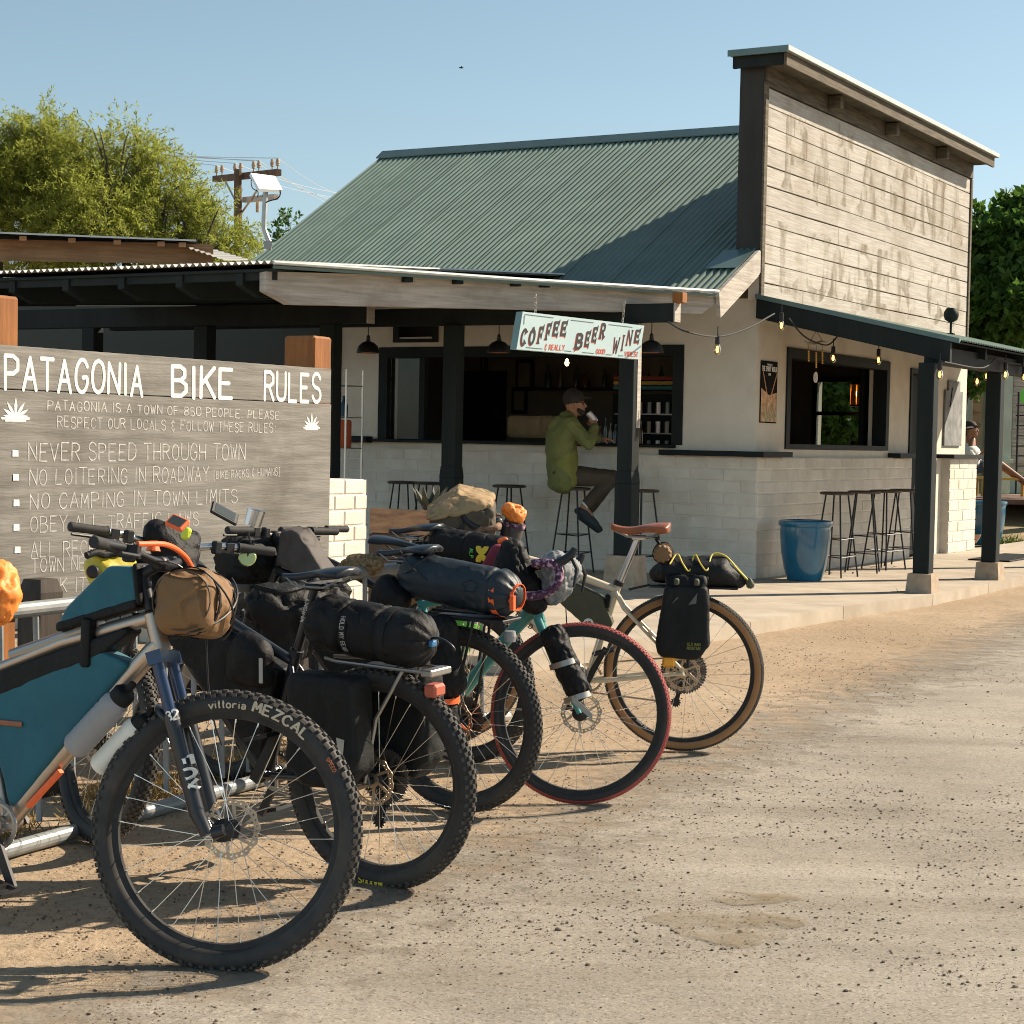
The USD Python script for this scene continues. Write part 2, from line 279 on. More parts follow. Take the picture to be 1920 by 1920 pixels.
def pane(name, tint=(.9, .95, .95)):
    return usdkit.material(stage, '/World/Looks/' + name, {'f': ('fresnel', {'IOR': 1.28}), 't': ('transparent_bsdf', {'color': tint}), 'g': ('glossy_bsdf', {'roughness': .02, 'color': (.9, .9, .9)}), 'm': ('mix_closure', {})},
                           [('f.fac', 'm.fac'), ('t.BSDF', 'm.closure1'), ('g.BSDF', 'm.closure2')], surface='m.closure')
def cutout(name, c, lo, hi, scale, stretch=(1, 1, 1), rough=.8):          # worn paint: noise cuts it away
    return usdkit.material(stage, '/World/Looks/' + name, {'tc': ('texture_coordinate', {}), 'mp': ('mapping', {'scale': stretch}), 'n': ('noise_texture', {'scale': scale, 'detail': 6, 'roughness': .7}), 'f': ('map_range', {'from_min': lo, 'from_max': hi, 'to_min': 0.0, 'to_max': 1.0, 'clamp': True}),
        'd': ('diffuse_bsdf', {'color': c}), 't': ('transparent_bsdf', {'color': (1, 1, 1)}), 'm': ('mix_closure', {})}, [('tc.object', 'mp.vector'), ('mp.vector', 'n.vector'), ('n.fac', 'f.value'), ('f.result', 'm.fac'), ('t.BSDF', 'm.closure1'), ('d.BSDF', 'm.closure2')], surface='m.closure')

m_plaster = M('plaster', (.61, .55, .455), (.68, .62, .525), .85, 2.0, bump=.25, bscale=30, c3=(.44, .36, .26), s3=.9, k3=.55)
m_block = M('painted_block', (.60, .545, .46), (.68, .625, .535), .8, 5, bump=.6, bscale=45, rnd=.05, c3=(.47, .40, .31), s3=1.6, k3=.5)
m_mortar = M('mortar', (.58, .525, .44), (.66, .605, .515), .9, 12, bump=.3)
m_dark = M('dark_paint', (.010, .015, .015), (.017, .022, .021), .65, 4, spec=.15, bump=.2, bscale=25, stretch=(1, 1, .15))
m_darkframe = M('dark_frame', (.009, .013, .013), (.014, .018, .018), .6, 4, spec=.15)
m_weather = M('weathered_beam', (.33, .295, .25), (.49, .45, .395), .85, 7, stretch=(.35, .35, 5), bump=.5, bscale=14, c3=(.20, .16, .13), s3=2.0, k3=.5)
m_siding = M('whitewashed_plank', (.325, .298, .258), (.45, .42, .375), .85, 5, stretch=(.5, 1, 9), bump=.45, bscale=10, rnd=.09, c3=(.24, .195, .14), s3=1.3, k3=.7)
m_oldwood = M('old_brown_wood', (.055, .044, .028), (.125, .098, .064), .85, 6, stretch=(.5, 1, 5), bump=.4, bscale=12, rnd=.1)
m_galv = M('galvanised_tube', (.19, .20, .20), (.27, .28, .275), .42, 9, metal=.1)
m_orangewood = M('orange_timber', (.19, .064, .011), (.31, .112, .02), .7, 9, stretch=(2.5, 2.5, .25), bump=.5, bscale=8, c3=(.15, .05, .015), s3=3, k3=.4)
m_brownbeam = M('brown_beam', (.26, .13, .055), (.38, .21, .10), .75, 7, stretch=(.3, .3, 5), bump=.4, bscale=10, c3=(.10, .05, .02), s3=2, k3=.4)
m_roof = M('green_metal_sheet', (.098, .145, .118), (.125, .18, .148), .5, 2.5, metal=.0, spec=.35, c3=(.085, .13, .11), s3=.8, k3=.4, rnd=.05)
m_rooftrim = M('green_metal_trim', (.09, .15, .145), (.12, .18, .17), .4, 3, metal=.2)
m_zinc = M('galvanised_edge', (.42, .43, .40), (.55, .55, .52), .45, 12, metal=.3)
m_concrete = M('concrete_slab', (.35, .295, .225), (.44, .38, .30), .85, 3, bump=.25, bscale=80, c3=(.28, .225, .17), s3=1.2, k3=.5, rnd=.05)
m_footing = M('concrete_footing', (.30, .23, .16), (.42, .33, .24), .9, 9, bump=.5, bscale=40)
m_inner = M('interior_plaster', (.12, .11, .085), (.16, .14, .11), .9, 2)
m_black = M('black_metal', (.012, .012, .013), rough=.45)
m_blackrub = M('black_rubber', (.02, .02, .021), (.034, .032, .030), .75, 30, spec=.3)
m_tyre = M('tyre_rubber', (.018, .018, .019), (.030, .028, .027), .62, 12, spec=.35, c3=(.10, .08, .055), s3=5, k3=.35)
m_tread = M('tread_rubber', (.045, .042, .038), (.085, .076, .065), .8, 25, spec=.3)
m_tan = M('tan_sidewall', (.30, .15, .06), (.36, .19, .08), .7, 18)
m_red = M('red_tyre', (.30, .06, .05), (.36, .08, .07), .7, 18)
m_chrome = M('brushed_aluminium', (.62, .62, .62), rough=.28, metal=1.0)
m_steel = M('dull_steel', (.34, .32, .29), rough=.4, metal=.9)
m_darksteel = M('dark_steel', (.09, .085, .08), rough=.4, metal=.7)
m_bronze = M('rotor_steel', (.42, .33, .24), rough=.38, metal=.9)
m_spoke = M('spoke_steel', (.75, .72, .66), rough=.25, metal=1.0)
m_ti = M('titanium', (.42, .36, .30), (.47, .40, .34), .36, 4, metal=.9)
m_blackfr = M('black_frame_paint', (.014, .015, .017), rough=.3, coat=.3)
m_teal_fr = M('teal_frame_paint', (.055, .26, .24), rough=.35, coat=.3)
m_cream_fr = M('cream_frame_paint', (.62, .53, .38), rough=.35, coat=.3)
m_tealbag = M('teal_fabric', (.006, .082, .115), (.009, .105, .14), .75, 5, bump=.25, bscale=260, sheen=.2, bdist=.003)
m_bkfab = M('black_fabric', (.006, .006, .007), (.012, .0115, .011), .6, 7, bump=.55, bscale=20, sheen=.0, bdist=.02, spec=.2)
m_charc = M('charcoal_fabric', (.007, .0085, .009), (.013, .0135, .0135), .6, 7, bump=.5, bscale=18, sheen=.0, bdist=.018, spec=.2)
m_navy = M('navy_coated_fabric', (.008, .014, .020), (.013, .021, .028), .5, 5, bump=.35, bscale=16, bdist=.012)
m_brownbag = M('brown_fabric', (.050, .040, .036), (.068, .055, .048), .7, 6, bump=.3, bscale=24)
m_tanbag = M('tan_fabric', (.155, .082, .032), (.21, .115, .048), .75, 6, bump=.4, bscale=30, c3=(.10, .052, .022), s3=6, k3=.4)
m_canvas = M('waxed_canvas', (.24, .16, .08), (.33, .23, .12), .8, 5, bump=.3, bscale=50)
m_canvasdk = M('brown_canvas', (.055, .042, .028), (.08, .06, .04), .8, 5, bump=.3, bscale=50)
m_olive = M('olive_fabric', (.060, .060, .036), (.080, .078, .048), .7, 5, bump=.3, bscale=60)
m_maroon = M('maroon_fabric', (.16, .012, .03), (.21, .02, .04), .7, 5)
m_orangefab = M('orange_nylon', (.80, .20, .025), (.88, .27, .05), .55, 8, bump=.4, bscale=18)
m_orange = M('orange_rubber', (.80, .13, .03), rough=.5)
m_yellowfab = M('yellow_nylon', (.45, .37, .03), (.56, .47, .05), .5, 6, bump=.3, bscale=18)
m_yellow = M('yellow_cord', (.62, .47, .06), rough=.6)
m_green = M('green_strap', (.16, .62, .08), rough=.45)
m_denim = M('grey_blue_cloth', (.13, .15, .17), (.24, .24, .23), .85, 14, bump=.4, bscale=40)
m_floral = M('floral_bar_tape', (.05, .012, .035), (.50, .30, .40), .7, 55, lo=.5, hi=.62)
m_browntape = M('brown_bar_tape', (.10, .055, .03), (.22, .13, .075), .75, 40, bump=.5, bscale=80)
m_leather = M('brown_leather', (.20, .055, .022), (.27, .085, .035), .38, 9, coat=.3)
m_saddle = M('navy_saddle', (.010, .014, .020), rough=.33)
m_whitepl = M('white_plastic', (.72, .70, .66), rough=.4)
m_whiteb = M('milky_bottle', (.66, .65, .58), (.72, .70, .63), .35, 10)
m_greyb = M('grey_bottle', (.20, .20, .21), (.27, .27, .27), .45, 4, stretch=(1, 1, 1))
m_greyfab = M('pale_grey_fabric', (.36, .34, .31), (.46, .44, .40), .8, 10, bump=.3, bscale=30)
m_gold = M('gold_anodised', (.75, .42, .08), rough=.3, metal=.9)
m_paintw = M('white_letter_paint', (.80, .78, .72), (.68, .66, .60), .8, 30)
m_chalk = cutout('chalky_white_paint', (.66, .64, .60), .33, .64, 45)
m_faded = cutout('faded_sign_paint', (.26, .215, .15), .44, 1.1, 3.2, (1.6, 1, .55))
m_ink = M('black_sign_paint', (.035, .032, .03), rough=.6)
m_redink = M('red_sign_paint', (.62, .10, .04), rough=.6)
m_signblue = M('pale_blue_sign', (.50, .66, .68), (.55, .70, .71), .5, 3)
m_signedge = M('blue_sign_edge', (.16, .28, .30), rough=.6)
m_glaze = M('blue_glaze', (.008, .085, .15), (.013, .11, .18), .22, 3, coat=.5, spec=.6)
m_seatwood = M('stool_seat_wood', (.055, .036, .024), (.09, .062, .042), .55, 8, stretch=(1, 6, 1))
m_bulb = emit('bulb_filament', (1.0, .50, .14), 9.0)
m_bulbdim = emit('lit_bulb', (1.0, .55, .2), 2.2)
m_bulbglass = pane('bulb_glass', (1.0, .86, .62))
m_glass = pane('window_glass')
m_skin = M('skin', (.34, .16, .095), (.40, .20, .12), .5, 10)
m_skin2 = M('tanned_skin', (.24, .11, .06), (.28, .13, .075), .5, 10)
m_jacket = M('olive_jacket', (.135, .145, .042), (.175, .182, .055), .75, 5, bump=.5, bscale=14, bdist=.02)
m_trouser = M('brown_trousers', (.055, .040, .026), (.072, .053, .035), .85, 6, bump=.4, bscale=16, bdist=.02)
m_cap = M('dark_cap', (.03, .022, .018), rough=.8)
m_shoe = M('dark_shoe', (.02, .03, .032), rough=.6)
m_white = M('white_cloth', (.70, .68, .62), rough=.85)
m_can = M('pale_can', (.62, .52, .50), (.72, .66, .62), .3, 40, metal=.4)
m_terracotta = M('clay', (.35, .20, .12), (.42, .26, .16), .8, 10)
m_bark = M('bark', (.05, .038, .028), (.10, .075, .055), .9, 12, stretch=(1, 1, .3), bump=.6, bscale=20)
m_pole = M('pole_wood', (.075, .048, .030), (.12, .078, .050), .9, 8, stretch=(1, 1, .15))

# ================================================================== ground
def dirt_mat():
    nd = {'tc': ('texture_coordinate', {}), 'n1': ('noise_texture', {'scale': .55, 'detail': 5, 'roughness': .6}), 'r1': ('rgb_ramp', {'ramp': [(.35, (.32, .24, .16)), (.55, (.38, .292, .20)), (.72, (.43, .34, .242))]}),
          'n2': ('noise_texture', {'scale': 26, 'detail': 6, 'roughness': .75}), 'r2': ('rgb_ramp', {'ramp': [(.30, (.50, .46, .42)), (.52, (1, 1, 1)), (.75, (1.2, 1.17, 1.12))]}), 'mx': ('mix_color', {'blend_type': 'multiply', 'fac': .75}),
          'n3': ('noise_texture', {'scale': 9, 'detail': 8, 'roughness': .7}), 'n4': ('noise_texture', {'scale': 70, 'detail': 4, 'roughness': .7}), 'ad': ('math', {'math_type': 'multiply_add', 'value2': .35}),
          'b': ('bump', {'strength': .55, 'distance': .035}), 'p': ('principled_bsdf', {'roughness': .95, 'specular_ior_level': .15})}
    ln = [('tc.object', 'n1.vector'), ('tc.object', 'n2.vector'), ('tc.object', 'n3.vector'), ('tc.object', 'n4.vector'), ('n1.fac', 'r1.fac'), ('n2.fac', 'r2.fac'), ('r1.color', 'mx.a'), ('r2.color', 'mx.b'), ('mx.result', 'p.base_color'),
          ('n4.fac', 'ad.value1'), ('n3.fac', 'ad.value3'), ('ad.value', 'b.height'), ('b.normal', 'p.normal')]
    return usdkit.material(stage, '/World/Looks/dirt', nd, ln, surface='p.BSDF')
def road_mat():
    nd = {'tc': ('texture_coordinate', {}), 'n1': ('noise_texture', {'scale': .9, 'detail': 5, 'roughness': .6}), 'r1': ('rgb_ramp', {'ramp': [(.30, (.235, .212, .178)), (.52, (.295, .268, .228)), (.72, (.345, .315, .268))]}),
          'v': ('voronoi_texture', {'scale': 135}), 'r2': ('rgb_ramp', {'ramp': [(.0, (.40, .37, .33)), (.3, (.92, .91, .89)), (.8, (1.08, 1.06, 1.02)), (1.0, (1.5, 1.46, 1.4))]}), 'mx': ('mix_color', {'blend_type': 'multiply', 'fac': .9, 'use_clamp': False}), 'sp': ('rgb_to_bw', {}),
          'at': ('attribute', {'attribute': 'edge'}), 'n5': ('noise_texture', {'scale': 5, 'detail': 8, 'roughness': .72}), 'ad': ('math', {'math_type': 'add'}), 'mr': ('map_range', {'from_min': .78, 'from_max': 1.12, 'to_min': 0.0, 'to_max': 1.0, 'clamp': True}),
          'st': ('noise_texture', {'scale': 21, 'detail': 5, 'roughness': .8}), 'rs': ('rgb_ramp', {'ramp': [(.28, (.55, .46, .36)), (.44, (1, 1, 1))]}), 'm2': ('mix_color', {'blend_type': 'multiply', 'fac': .8}),
          'nb': ('noise_texture', {'scale': 75, 'detail': 7, 'roughness': .75}), 'mt': ('mapping', {'rotation': (0, 0, math.radians(-64)), 'scale': (.16, 2.4, 1)}), 'n7': ('noise_texture', {'scale': 1.0, 'detail': 5, 'roughness': .6}), 'r7': ('rgb_ramp', {'ramp': [(.32, (.80, .78, .75)), (.5, (1, 1, 1)), (.68, (1.13, 1.12, 1.10))]}), 'm7': ('mix_color', {'blend_type': 'multiply', 'fac': .9, 'use_clamp': False}), 'b': ('bump', {'strength': .55, 'distance': .007}), 'p': ('principled_bsdf', {'roughness': .9, 'specular_ior_level': .25}), 't': ('transparent_bsdf', {'color': (1, 1, 1)}), 'mc': ('mix_closure', {})}
    ln = [('tc.object', 'n1.vector'), ('tc.object', 'v.vector'), ('tc.object', 'n5.vector'), ('tc.object', 'st.vector'), ('n1.fac', 'r1.fac'), ('v.color', 'sp.color'), ('sp.val', 'r2.fac'), ('r1.color', 'mx.a'), ('r2.color', 'mx.b'), ('st.fac', 'rs.fac'), ('mx.result', 'm2.a'), ('rs.color', 'm2.b'),
          ('nb.fac', 'b.height'), ('tc.object', 'nb.vector'), ('tc.object', 'mt.vector'), ('mt.vector', 'n7.vector'), ('n7.fac', 'r7.fac'), ('m2.result', 'm7.a'), ('r7.color', 'm7.b'), ('m7.result', 'p.base_color'), ('b.normal', 'p.normal'), ('at.fac', 'ad.value1'), ('n5.fac', 'ad.value2'), ('ad.value', 'mr.value'), ('mr.result', 'mc.fac'), ('t.BSDF', 'mc.closure1'), ('p.BSDF', 'mc.closure2')]
    return usdkit.material(stage, '/World/Looks/gravelly_road', nd, ln, surface='mc.closure')
def bumpy(X, Y): 
    P = np.stack([X, Y, 0 * X], -1); near = np.exp(-np.maximum(np.hypot(X, Y - 8) - 9, 0) / 6)
    return ((meshkit.fbm(P * .8, 3, 3) - .5) * .035 + (meshkit.fbm(P * 5, 3, 5) - .5) * .014) * near
def sheet(xs, ys, fz):
    X, Y = np.meshgrid(xs, ys, indexing='ij'); v = np.stack([X, Y, fz(X, Y)], -1).reshape(-1, 3); n, m = len(xs), len(ys)
    i, j = np.meshgrid(np.arange(n - 1), np.arange(m - 1), indexing='ij'); a = i * m + j
    return tm(v, np.vstack([np.stack([a, a + m, a + m + 1], -1).reshape(-1, 3), np.stack([a, a + m + 1, a + 1], -1).reshape(-1, 3)]))
gx = np.concatenate([-np.geomspace(600, 4.2, 26), np.arange(-4, 8, .06), np.geomspace(8.2, 600, 26)])
gy = np.concatenate([-np.geomspace(300, 1, 14), np.arange(0, 1.9, .5), np.arange(2, 17, .06), np.geomspace(17.2, 900, 34)])
structure('ground', 'tan compacted dirt ground', sheet(gx, gy, bumpy), dirt_mat(), smooth=True)
# the road runs along the building front; its edge coordinate: distance e from the line through the photo's dirt/road limit
RE0 = A(-.55, 4.9, 0); RD = A(math.cos(math.radians(64)), math.sin(math.radians(64)), 0); RN = A(RD[1], -RD[0], 0)
ss, ee = np.concatenate([np.arange(-8, 14, .08), np.geomspace(14.2, 400, 30)]), np.concatenate([np.arange(-1.2, 4, .08), np.linspace(4.2, 9, 12)])
def road_sheet():
    S_, E_ = np.meshgrid(ss, ee, indexing='ij'); X = RE0[0] + RD[0] * S_ + RN[0] * E_; Y = RE0[1] + RD[1] * S_ + RN[1] * E_; n, m = S_.shape
    v = np.stack([X, Y, bumpy(X, Y) * .999 + .005], -1).reshape(-1, 3); i, j = np.meshgrid(np.arange(n - 1), np.arange(m - 1), indexing='ij'); a = i * m + j
    return tm(v, np.vstack([np.stack([a, a + m + 1, a + m], -1).reshape(-1, 3), np.stack([a, a + 1, a + m + 1], -1).reshape(-1, 3)])), E_.reshape(-1)
rm_, re_ = road_sheet()
rp = structure('road', 'pale worn gravelly asphalt road', rm_, road_mat(), smooth=True)
edge = np.clip((re_ + 1.2) / 2.2, 0, 1) * 1.0
UsdGeom.PrimvarsAPI(stage.GetPrimAtPath(rp)).CreatePrimvar('edge', Sdf.ValueTypeNames.FloatArray, 'vertex').Set(Vt.FloatArray.FromNumpy(edge.astype(np.float32)))

# loose stones
def stone(seed):
    m = trimesh.creation.icosphere(1, 1.0); r = np.random.default_rng(seed); m.vertices = m.vertices * (1 + r.uniform(-.25, .25, (len(m.vertices), 1))) * A(1, .8, .55); return m
m_stone = M('brown_gravel', (.075, .052, .036), (.24, .18, .125), .9, 1.0, rnd=.65)
def scatter(name, label, protos, pts, scl, cat):
    pi = UsdGeom.PointInstancer.Define(stage, '/World/' + name); tag(pi.GetPrim(), label, cat, kind='stuff')
    for k, (pm, mt) in enumerate(protos):
        q = usdkit.mesh(stage, f'/World/{name}/piece_{k:03d}', pm, mt); pi.CreatePrototypesRel().AddTarget(q.GetPath())
    n = len(pts); pi.CreatePositionsAttr(Vt.Vec3fArray.FromNumpy(pts.astype(np.float32))); pi.CreateProtoIndicesAttr(Vt.IntArray.FromNumpy(RNG.integers(0, len(protos), n).astype(np.int32)))
    pi.CreateScalesAttr(Vt.Vec3fArray.FromNumpy(np.repeat(scl[:, None], 3, 1).astype(np.float32)))
    yaw = RNG.uniform(0, 2 * PI, n); pi.CreateOrientationsAttr(Vt.QuathArray([Gf.Quath(float(math.cos(a / 2)), 0, 0, float(math.sin(a / 2))) for a in yaw]))
N = 85000
Yp = 3.0 + 12 * RNG.random(N) ** 1.7; Xp = RNG.uniform(-.34, .34, N) * Yp
dens = meshkit.fbm(np.stack([Xp * 1.1, Yp * 1.1, 0 * Xp], -1), 4, 11); eo = (Xp - RE0[0]) * RN[0] + (Yp - RE0[1]) * RN[1]
lx = (Xp - BC[0]) * BV[0] + (Yp - BC[1]) * BV[1]; ly = (Xp - BC[0]) * BU[0] + (Yp - BC[1]) * BU[1]
keep = (RNG.random(N) < np.clip((dens - .40) * 5.5, .10, 1)) & ~((ly > -2.2) & (lx > -7.4)); Xp, Yp = Xp[keep], Yp[keep]
sc = .0013 + .0046 * RNG.random(len(Xp)) ** 6 + (RNG.random(len(Xp)) < .003) * .005
scatter('loose_gravel', 'loose brown pebbles scattered over road and dirt', [(stone(i), m_stone) for i in range(3)], np.stack([Xp, Yp, bumpy(Xp, Yp) + .005 + sc * .3], -1), sc, 'gravel')
# faint stains on the road
for k, (px, py, rx, ry) in enumerate(((1365, 1745, .21, .115), (1405, 1690, .15, .06))):
    g0 = gnd(px, py); th = np.linspace(0, 2 * PI, 40, endpoint=False); rr = 1 + .16 * np.sin(th * 3 + k) + .08 * np.sin(th * 7 + 2 * k)
    P = np.stack([g0[0] + rx * rr * np.cos(th), g0[1] + ry * 1.6 * rr * np.sin(th)], 1); P = np.vstack([P, g0[:2]]); z = bumpy(P[:, 0], P[:, 1]) + .010
    structure('road_stain', 'damp brown stain on the road', tm(np.c_[P, z], [[40, i, (i + 1) % 40] for i in range(40)]), cutout('stain_paint_%d' % k, (.27, .215, .14), .38, .85, 7))

# concrete porch slab: panels with joints
def slab_panels():
    t = Thing('porch_slab', None, None, BC, YAW, kind='structure')
    xs = [-7.4, -6.0, -4.2, -2.4, -.6, 1.2, 3.0, 4.8, 6.6, 8.4, 10.4, 12.6]
    for i in range(len(xs) - 1):
        e0, e1 = [float(np.interp(q, [-7.4, -5, -2, -.6, 13], [-1.55, -1.72, -1.84, -2.02, -2.02])) for q in (xs[i], xs[i + 1])]
        ys = [None, -.55, 1.4, 3.4, 7.0]
        if xs[i] >= 0: ys = [None, -.02]
        for j in range(len(ys) - 1):
            y0, y1 = ys[j], ys[j + 1]
            a0, a1 = (e0, e1) if y0 is None else (y0, y0)
            g = .006; q = [(xs[i] + g, a0 + g), (xs[i + 1] - g, a1 + g), (xs[i + 1] - g, y1 - g), (xs[i] + g, y1 - g)]
            mm = extrude(Polygon(q), .13); mm.vertices[:, 2] -= .03; t.add('concrete_panel', mm, m_concrete, local=True)
    t.add('joint_bed', box(-7.38, 12.58, -1.55, 6.9, -.05, .085) if False else box(-7.38, 0, -1.5, 6.9, -.05, .088), m_mortar, local=True)
    t.add('joint_bed', box(0, 12.58, -1.5, -.03, -.05, .088), m_mortar, local=True)
slab_panels()

# ================================================================== the cafe building (local x along the front, y along the bar wall)
cafe = Thing('cafe_building', 'white adobe brick cafe with green corrugated roof and whitewashed false front', 'building', BC, YAW)
def C(name, mesh, mat, parent=None, **k): return cafe.add(name, mesh, mat, parent, local=True, **k)
T_ = .2                                           # wall thickness
FW = 7.1                                          # front width
WX0, WX1, WZ0, WZ1 = .86, 3.86, 1.38, 2.36        # front window opening
DX0, DX1, DZ = 4.74, 5.72, 2.38                   # door
SY0, SY1, SZ0, SZ1 = .90, 4.36, 1.40, 2.32        # bar window opening
VY0, VY1, VZ0, VZ1 = 3.78, 4.22, 2.52, 2.70       # vent
# front wall (above the wainscot it is smooth plaster)
fw = C('front_wall', cat_([box(0, WX0, 0, T_, .1, 3.0), box(WX0, WX1, 0, T_, .1, WZ0), box(WX0, WX1, 0, T_, WZ1, 3.0), box(WX1, DX0, 0, T_, .1, 3.0), box(DX0, DX1, 0, T_, DZ, 3.0), box(DX1, FW, 0, T_, .1, 3.0)]), m_plaster)
swall = C('bar_wall', cat_([box(0, T_, T_, SY0, .1, 3.32), box(0, T_, SY0, SY1, .1, SZ0), box(0, T_, SY0, VY0, SZ1, 3.32), box(0, T_, VY0, VY1, SZ1, VZ0), box(0, T_, VY0, VY1, VZ1, 3.32), box(0, T_, VY1, SY1, SZ1, 3.32), box(0, T_, SY1, 6.9, .1, 3.32)]), m_plaster)
gab = Polygon([(.02, 3.0), (6.98, 3.0), (6.98, 3.25), (3.5, 4.99), (.02, 3.25)])
C('front_gable', place(extrude(gab, .03), (0, .19, 0), (1, 0, 0), (0, 0, 1)), m_plaster)
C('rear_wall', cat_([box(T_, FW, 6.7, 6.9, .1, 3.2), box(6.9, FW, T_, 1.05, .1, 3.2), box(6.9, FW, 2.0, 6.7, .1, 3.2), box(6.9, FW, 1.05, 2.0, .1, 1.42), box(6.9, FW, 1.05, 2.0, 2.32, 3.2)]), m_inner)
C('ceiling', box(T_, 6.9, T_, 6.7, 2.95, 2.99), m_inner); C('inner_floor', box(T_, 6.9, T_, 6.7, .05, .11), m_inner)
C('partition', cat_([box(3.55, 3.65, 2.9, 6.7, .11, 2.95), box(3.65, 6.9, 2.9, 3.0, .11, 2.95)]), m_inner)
C('shade_panel', box(-.022, -.001, 5.0, 6.9, 1.31, 3.3), M('dark_olive', (.045, .05, .04), rough=.8)); C('counter', cat_([cbox(.21, .62, SY0 + .02, SY1 - .02, 1.36, 1.41, .006), box(.55, .58, SY0, SY1, .11, 1.36)]), m_darkframe)  # dark panel added over the plaster to deepen the shade under the pergola
# wainscot of slump blocks
BH, BLN, GAP = .120, .36, .005
def blocks(parent, along, s0, s1, z0, z1, off, seed):
    r = random.Random(seed); rows = int(round((z1 - z0) / BH)); bh = (z1 - z0) / rows
    for k in range(rows):
        s = s0 - (BLN / 2 if k % 2 else 0)
        while s < s1 - .03:
            a, b = max(s, s0), min(s + BLN, s1); s += BLN
            if b - a < .05: continue
            o = off + r.uniform(-.003, .003); zz0, zz1 = z0 + k * bh + GAP * .4, z0 + (k + 1) * bh - GAP * .4
            if along == 'y': q = cbox(-o, -.002, a + GAP * .4, b - GAP * .4, zz0, zz1, .009)
            else: q = cbox(a + GAP * .4, b - GAP * .4, -o, -.002, zz0, zz1, .009)
            q.vertices += np.random.default_rng(seed * 1000 + k * 50 + int(s * 10)).uniform(-.002, .002, q.vertices.shape)
            C('block', q, m_block, parent)
w1 = C('wainscot', box(-.052, -.001, -.052, 4.95, .1, 1.30), m_mortar); blocks(w1, 'y', -.05, 4.95, .1, 1.30, .0575, 1)
w2 = C('wainscot', box(-.001, DX0, -.052, -.001, .1, 1.30), m_mortar); blocks(w2, 'x', -.055, DX0, .1, 1.30, .0575, 2)
pierm = C('door_pier', cat_([box(5.95, FW + .02, -.15, -.001, .1, 1.30), box(DX1 + .0, 5.95, -.052, -.001, .1, 1.30)]), m_mortar)
for k in range(9):
    h = 1.2 / 9; s = 5.95 - (.2 if k % 2 else 0); r = random.Random(40 + k)
    while s < FW:
        a, b = max(s, 5.95), min(s + .4, FW + .03); s += .4
        if b - a > .06: C('block', cbox(a + .006, b - .006, -.156 + r.uniform(-.003, .003), -.148, .1 + k * h + .006, .1 + (k + 1) * h - .006, .009), m_block, pierm)
# ledges and sills
led = lambda pts, z, th: place(extrude(Polygon(pts), th), (0, 0, z), (1, 0, 0), (0, 1, 0))
C('ledge', led([(-.15, -.15), (.62, -.15), (.56, 0), (0, 0), (0, .86), (-.15, .98)], 1.30, .055), m_darkframe)
C('ledge', led([(4.0, 0), (4.02, -.15), (DX0, -.15), (DX0, 0)], 1.30, .055), m_darkframe)
C('ledge', led([(DX1 + .05, -.06), (5.9, -.22), (FW + .1, -.22), (FW + .1, .02), (DX1 + .05, .0)], 1.30, .05), m_darkframe)
C('bar_sill', cbox(-.085, .2, SY0 - .04, SY1 + .3, 1.372, 1.402, .006), m_darkframe)
C('ledge', cbox(-.13, 0, 4.55, 5.3, 1.36, 1.43, .006), m_darkframe)
# window and door frames
def rect_frame(axis, s0, s1, z0, z1, w, d0, d1, bot=True):
    B = (lambda a, b, c, d: box(a, b, d0, d1, c, d)) if axis == 'x' else (lambda a, b, c, d: box(d0, d1, a, b, c, d))
    p = [B(s0, s0 + w, z0, z1), B(s1 - w, s1, z0, z1), B(s0 + w, s1 - w, z1 - w, z1)]
    if bot: p.append(B(s0 + w, s1 - w, z0, z0 + w * .5))
    return cat_(p)
bw = C('bar_window_frame', rect_frame('y', SY0 - .11, SY1 + .11, SZ0 + .003, SZ1 + .09, .115, -.022, .14, False), m_darkframe)
for y in (3.9,): C('mullion', box(.03, .1, y, y + .07, SZ0 + .003, SZ1 - .026), m_darkframe, bw)
C('pane', box(.05, .056, 3.97, SY1 - .006, SZ0 + .01, SZ1 - .03), m_glass, bw)
fwn = C('front_window_frame', rect_frame('x', WX0 - .1, WX1 + .1, WZ0 + .003, WZ1 + .06, .105, -.018, .15), m_darkframe)
cx0 = toL(on_plane(1616, 760, L(0, .35), BU))[0]; solo('curtain', 'dark curtain hanging inside the right part of the front window', 'curtain', Lm(cat_([ptube([(cx0 + .03 + k * .075, .35 + .02 * (k % 2), 1.2), (cx0 + .03 + k * .075, .35 + .02 * (k % 2), 2.5)], .045, 8) for k in range(18)])), m_darkframe, smooth=True)
C('vent_window', cat_([rect_frame('y', VY0 - .07, VY1 + .07, VZ0 - .06, VZ1 + .06, .075, -.02, .1), box(.10, .14, VY0, VY1, VZ0, VZ1)]), m_darkframe)
dr = C('door', cat_([box(DX0 + .06, DX1 - .06, .10, .15, .11, DZ - .06)]), m_darkframe); C('door_frame', rect_frame('x', DX0, DX1, .1, DZ, .06, -.02, .09, False), m_darkframe, dr)
C('handle', tube((DX0 + .14, .04, 1.05), (DX0 + .14, .04, 1.25), .012), m_chrome, dr)
# back window seen through the front window
iw = C('end_window', cat_([rect_frame('y', 1.0, 2.05, 1.38, 2.36, .07, 6.86, 6.93), box(6.87, 6.92, 1.07, 1.98, 1.84, 1.89), box(6.80, 6.86, .9, 2.15, 1.30, 1.37)]), m_darkframe)
C('pane', box(6.91, 6.915, 1.07, 1.98, 1.42, 2.30), m_glass, iw)

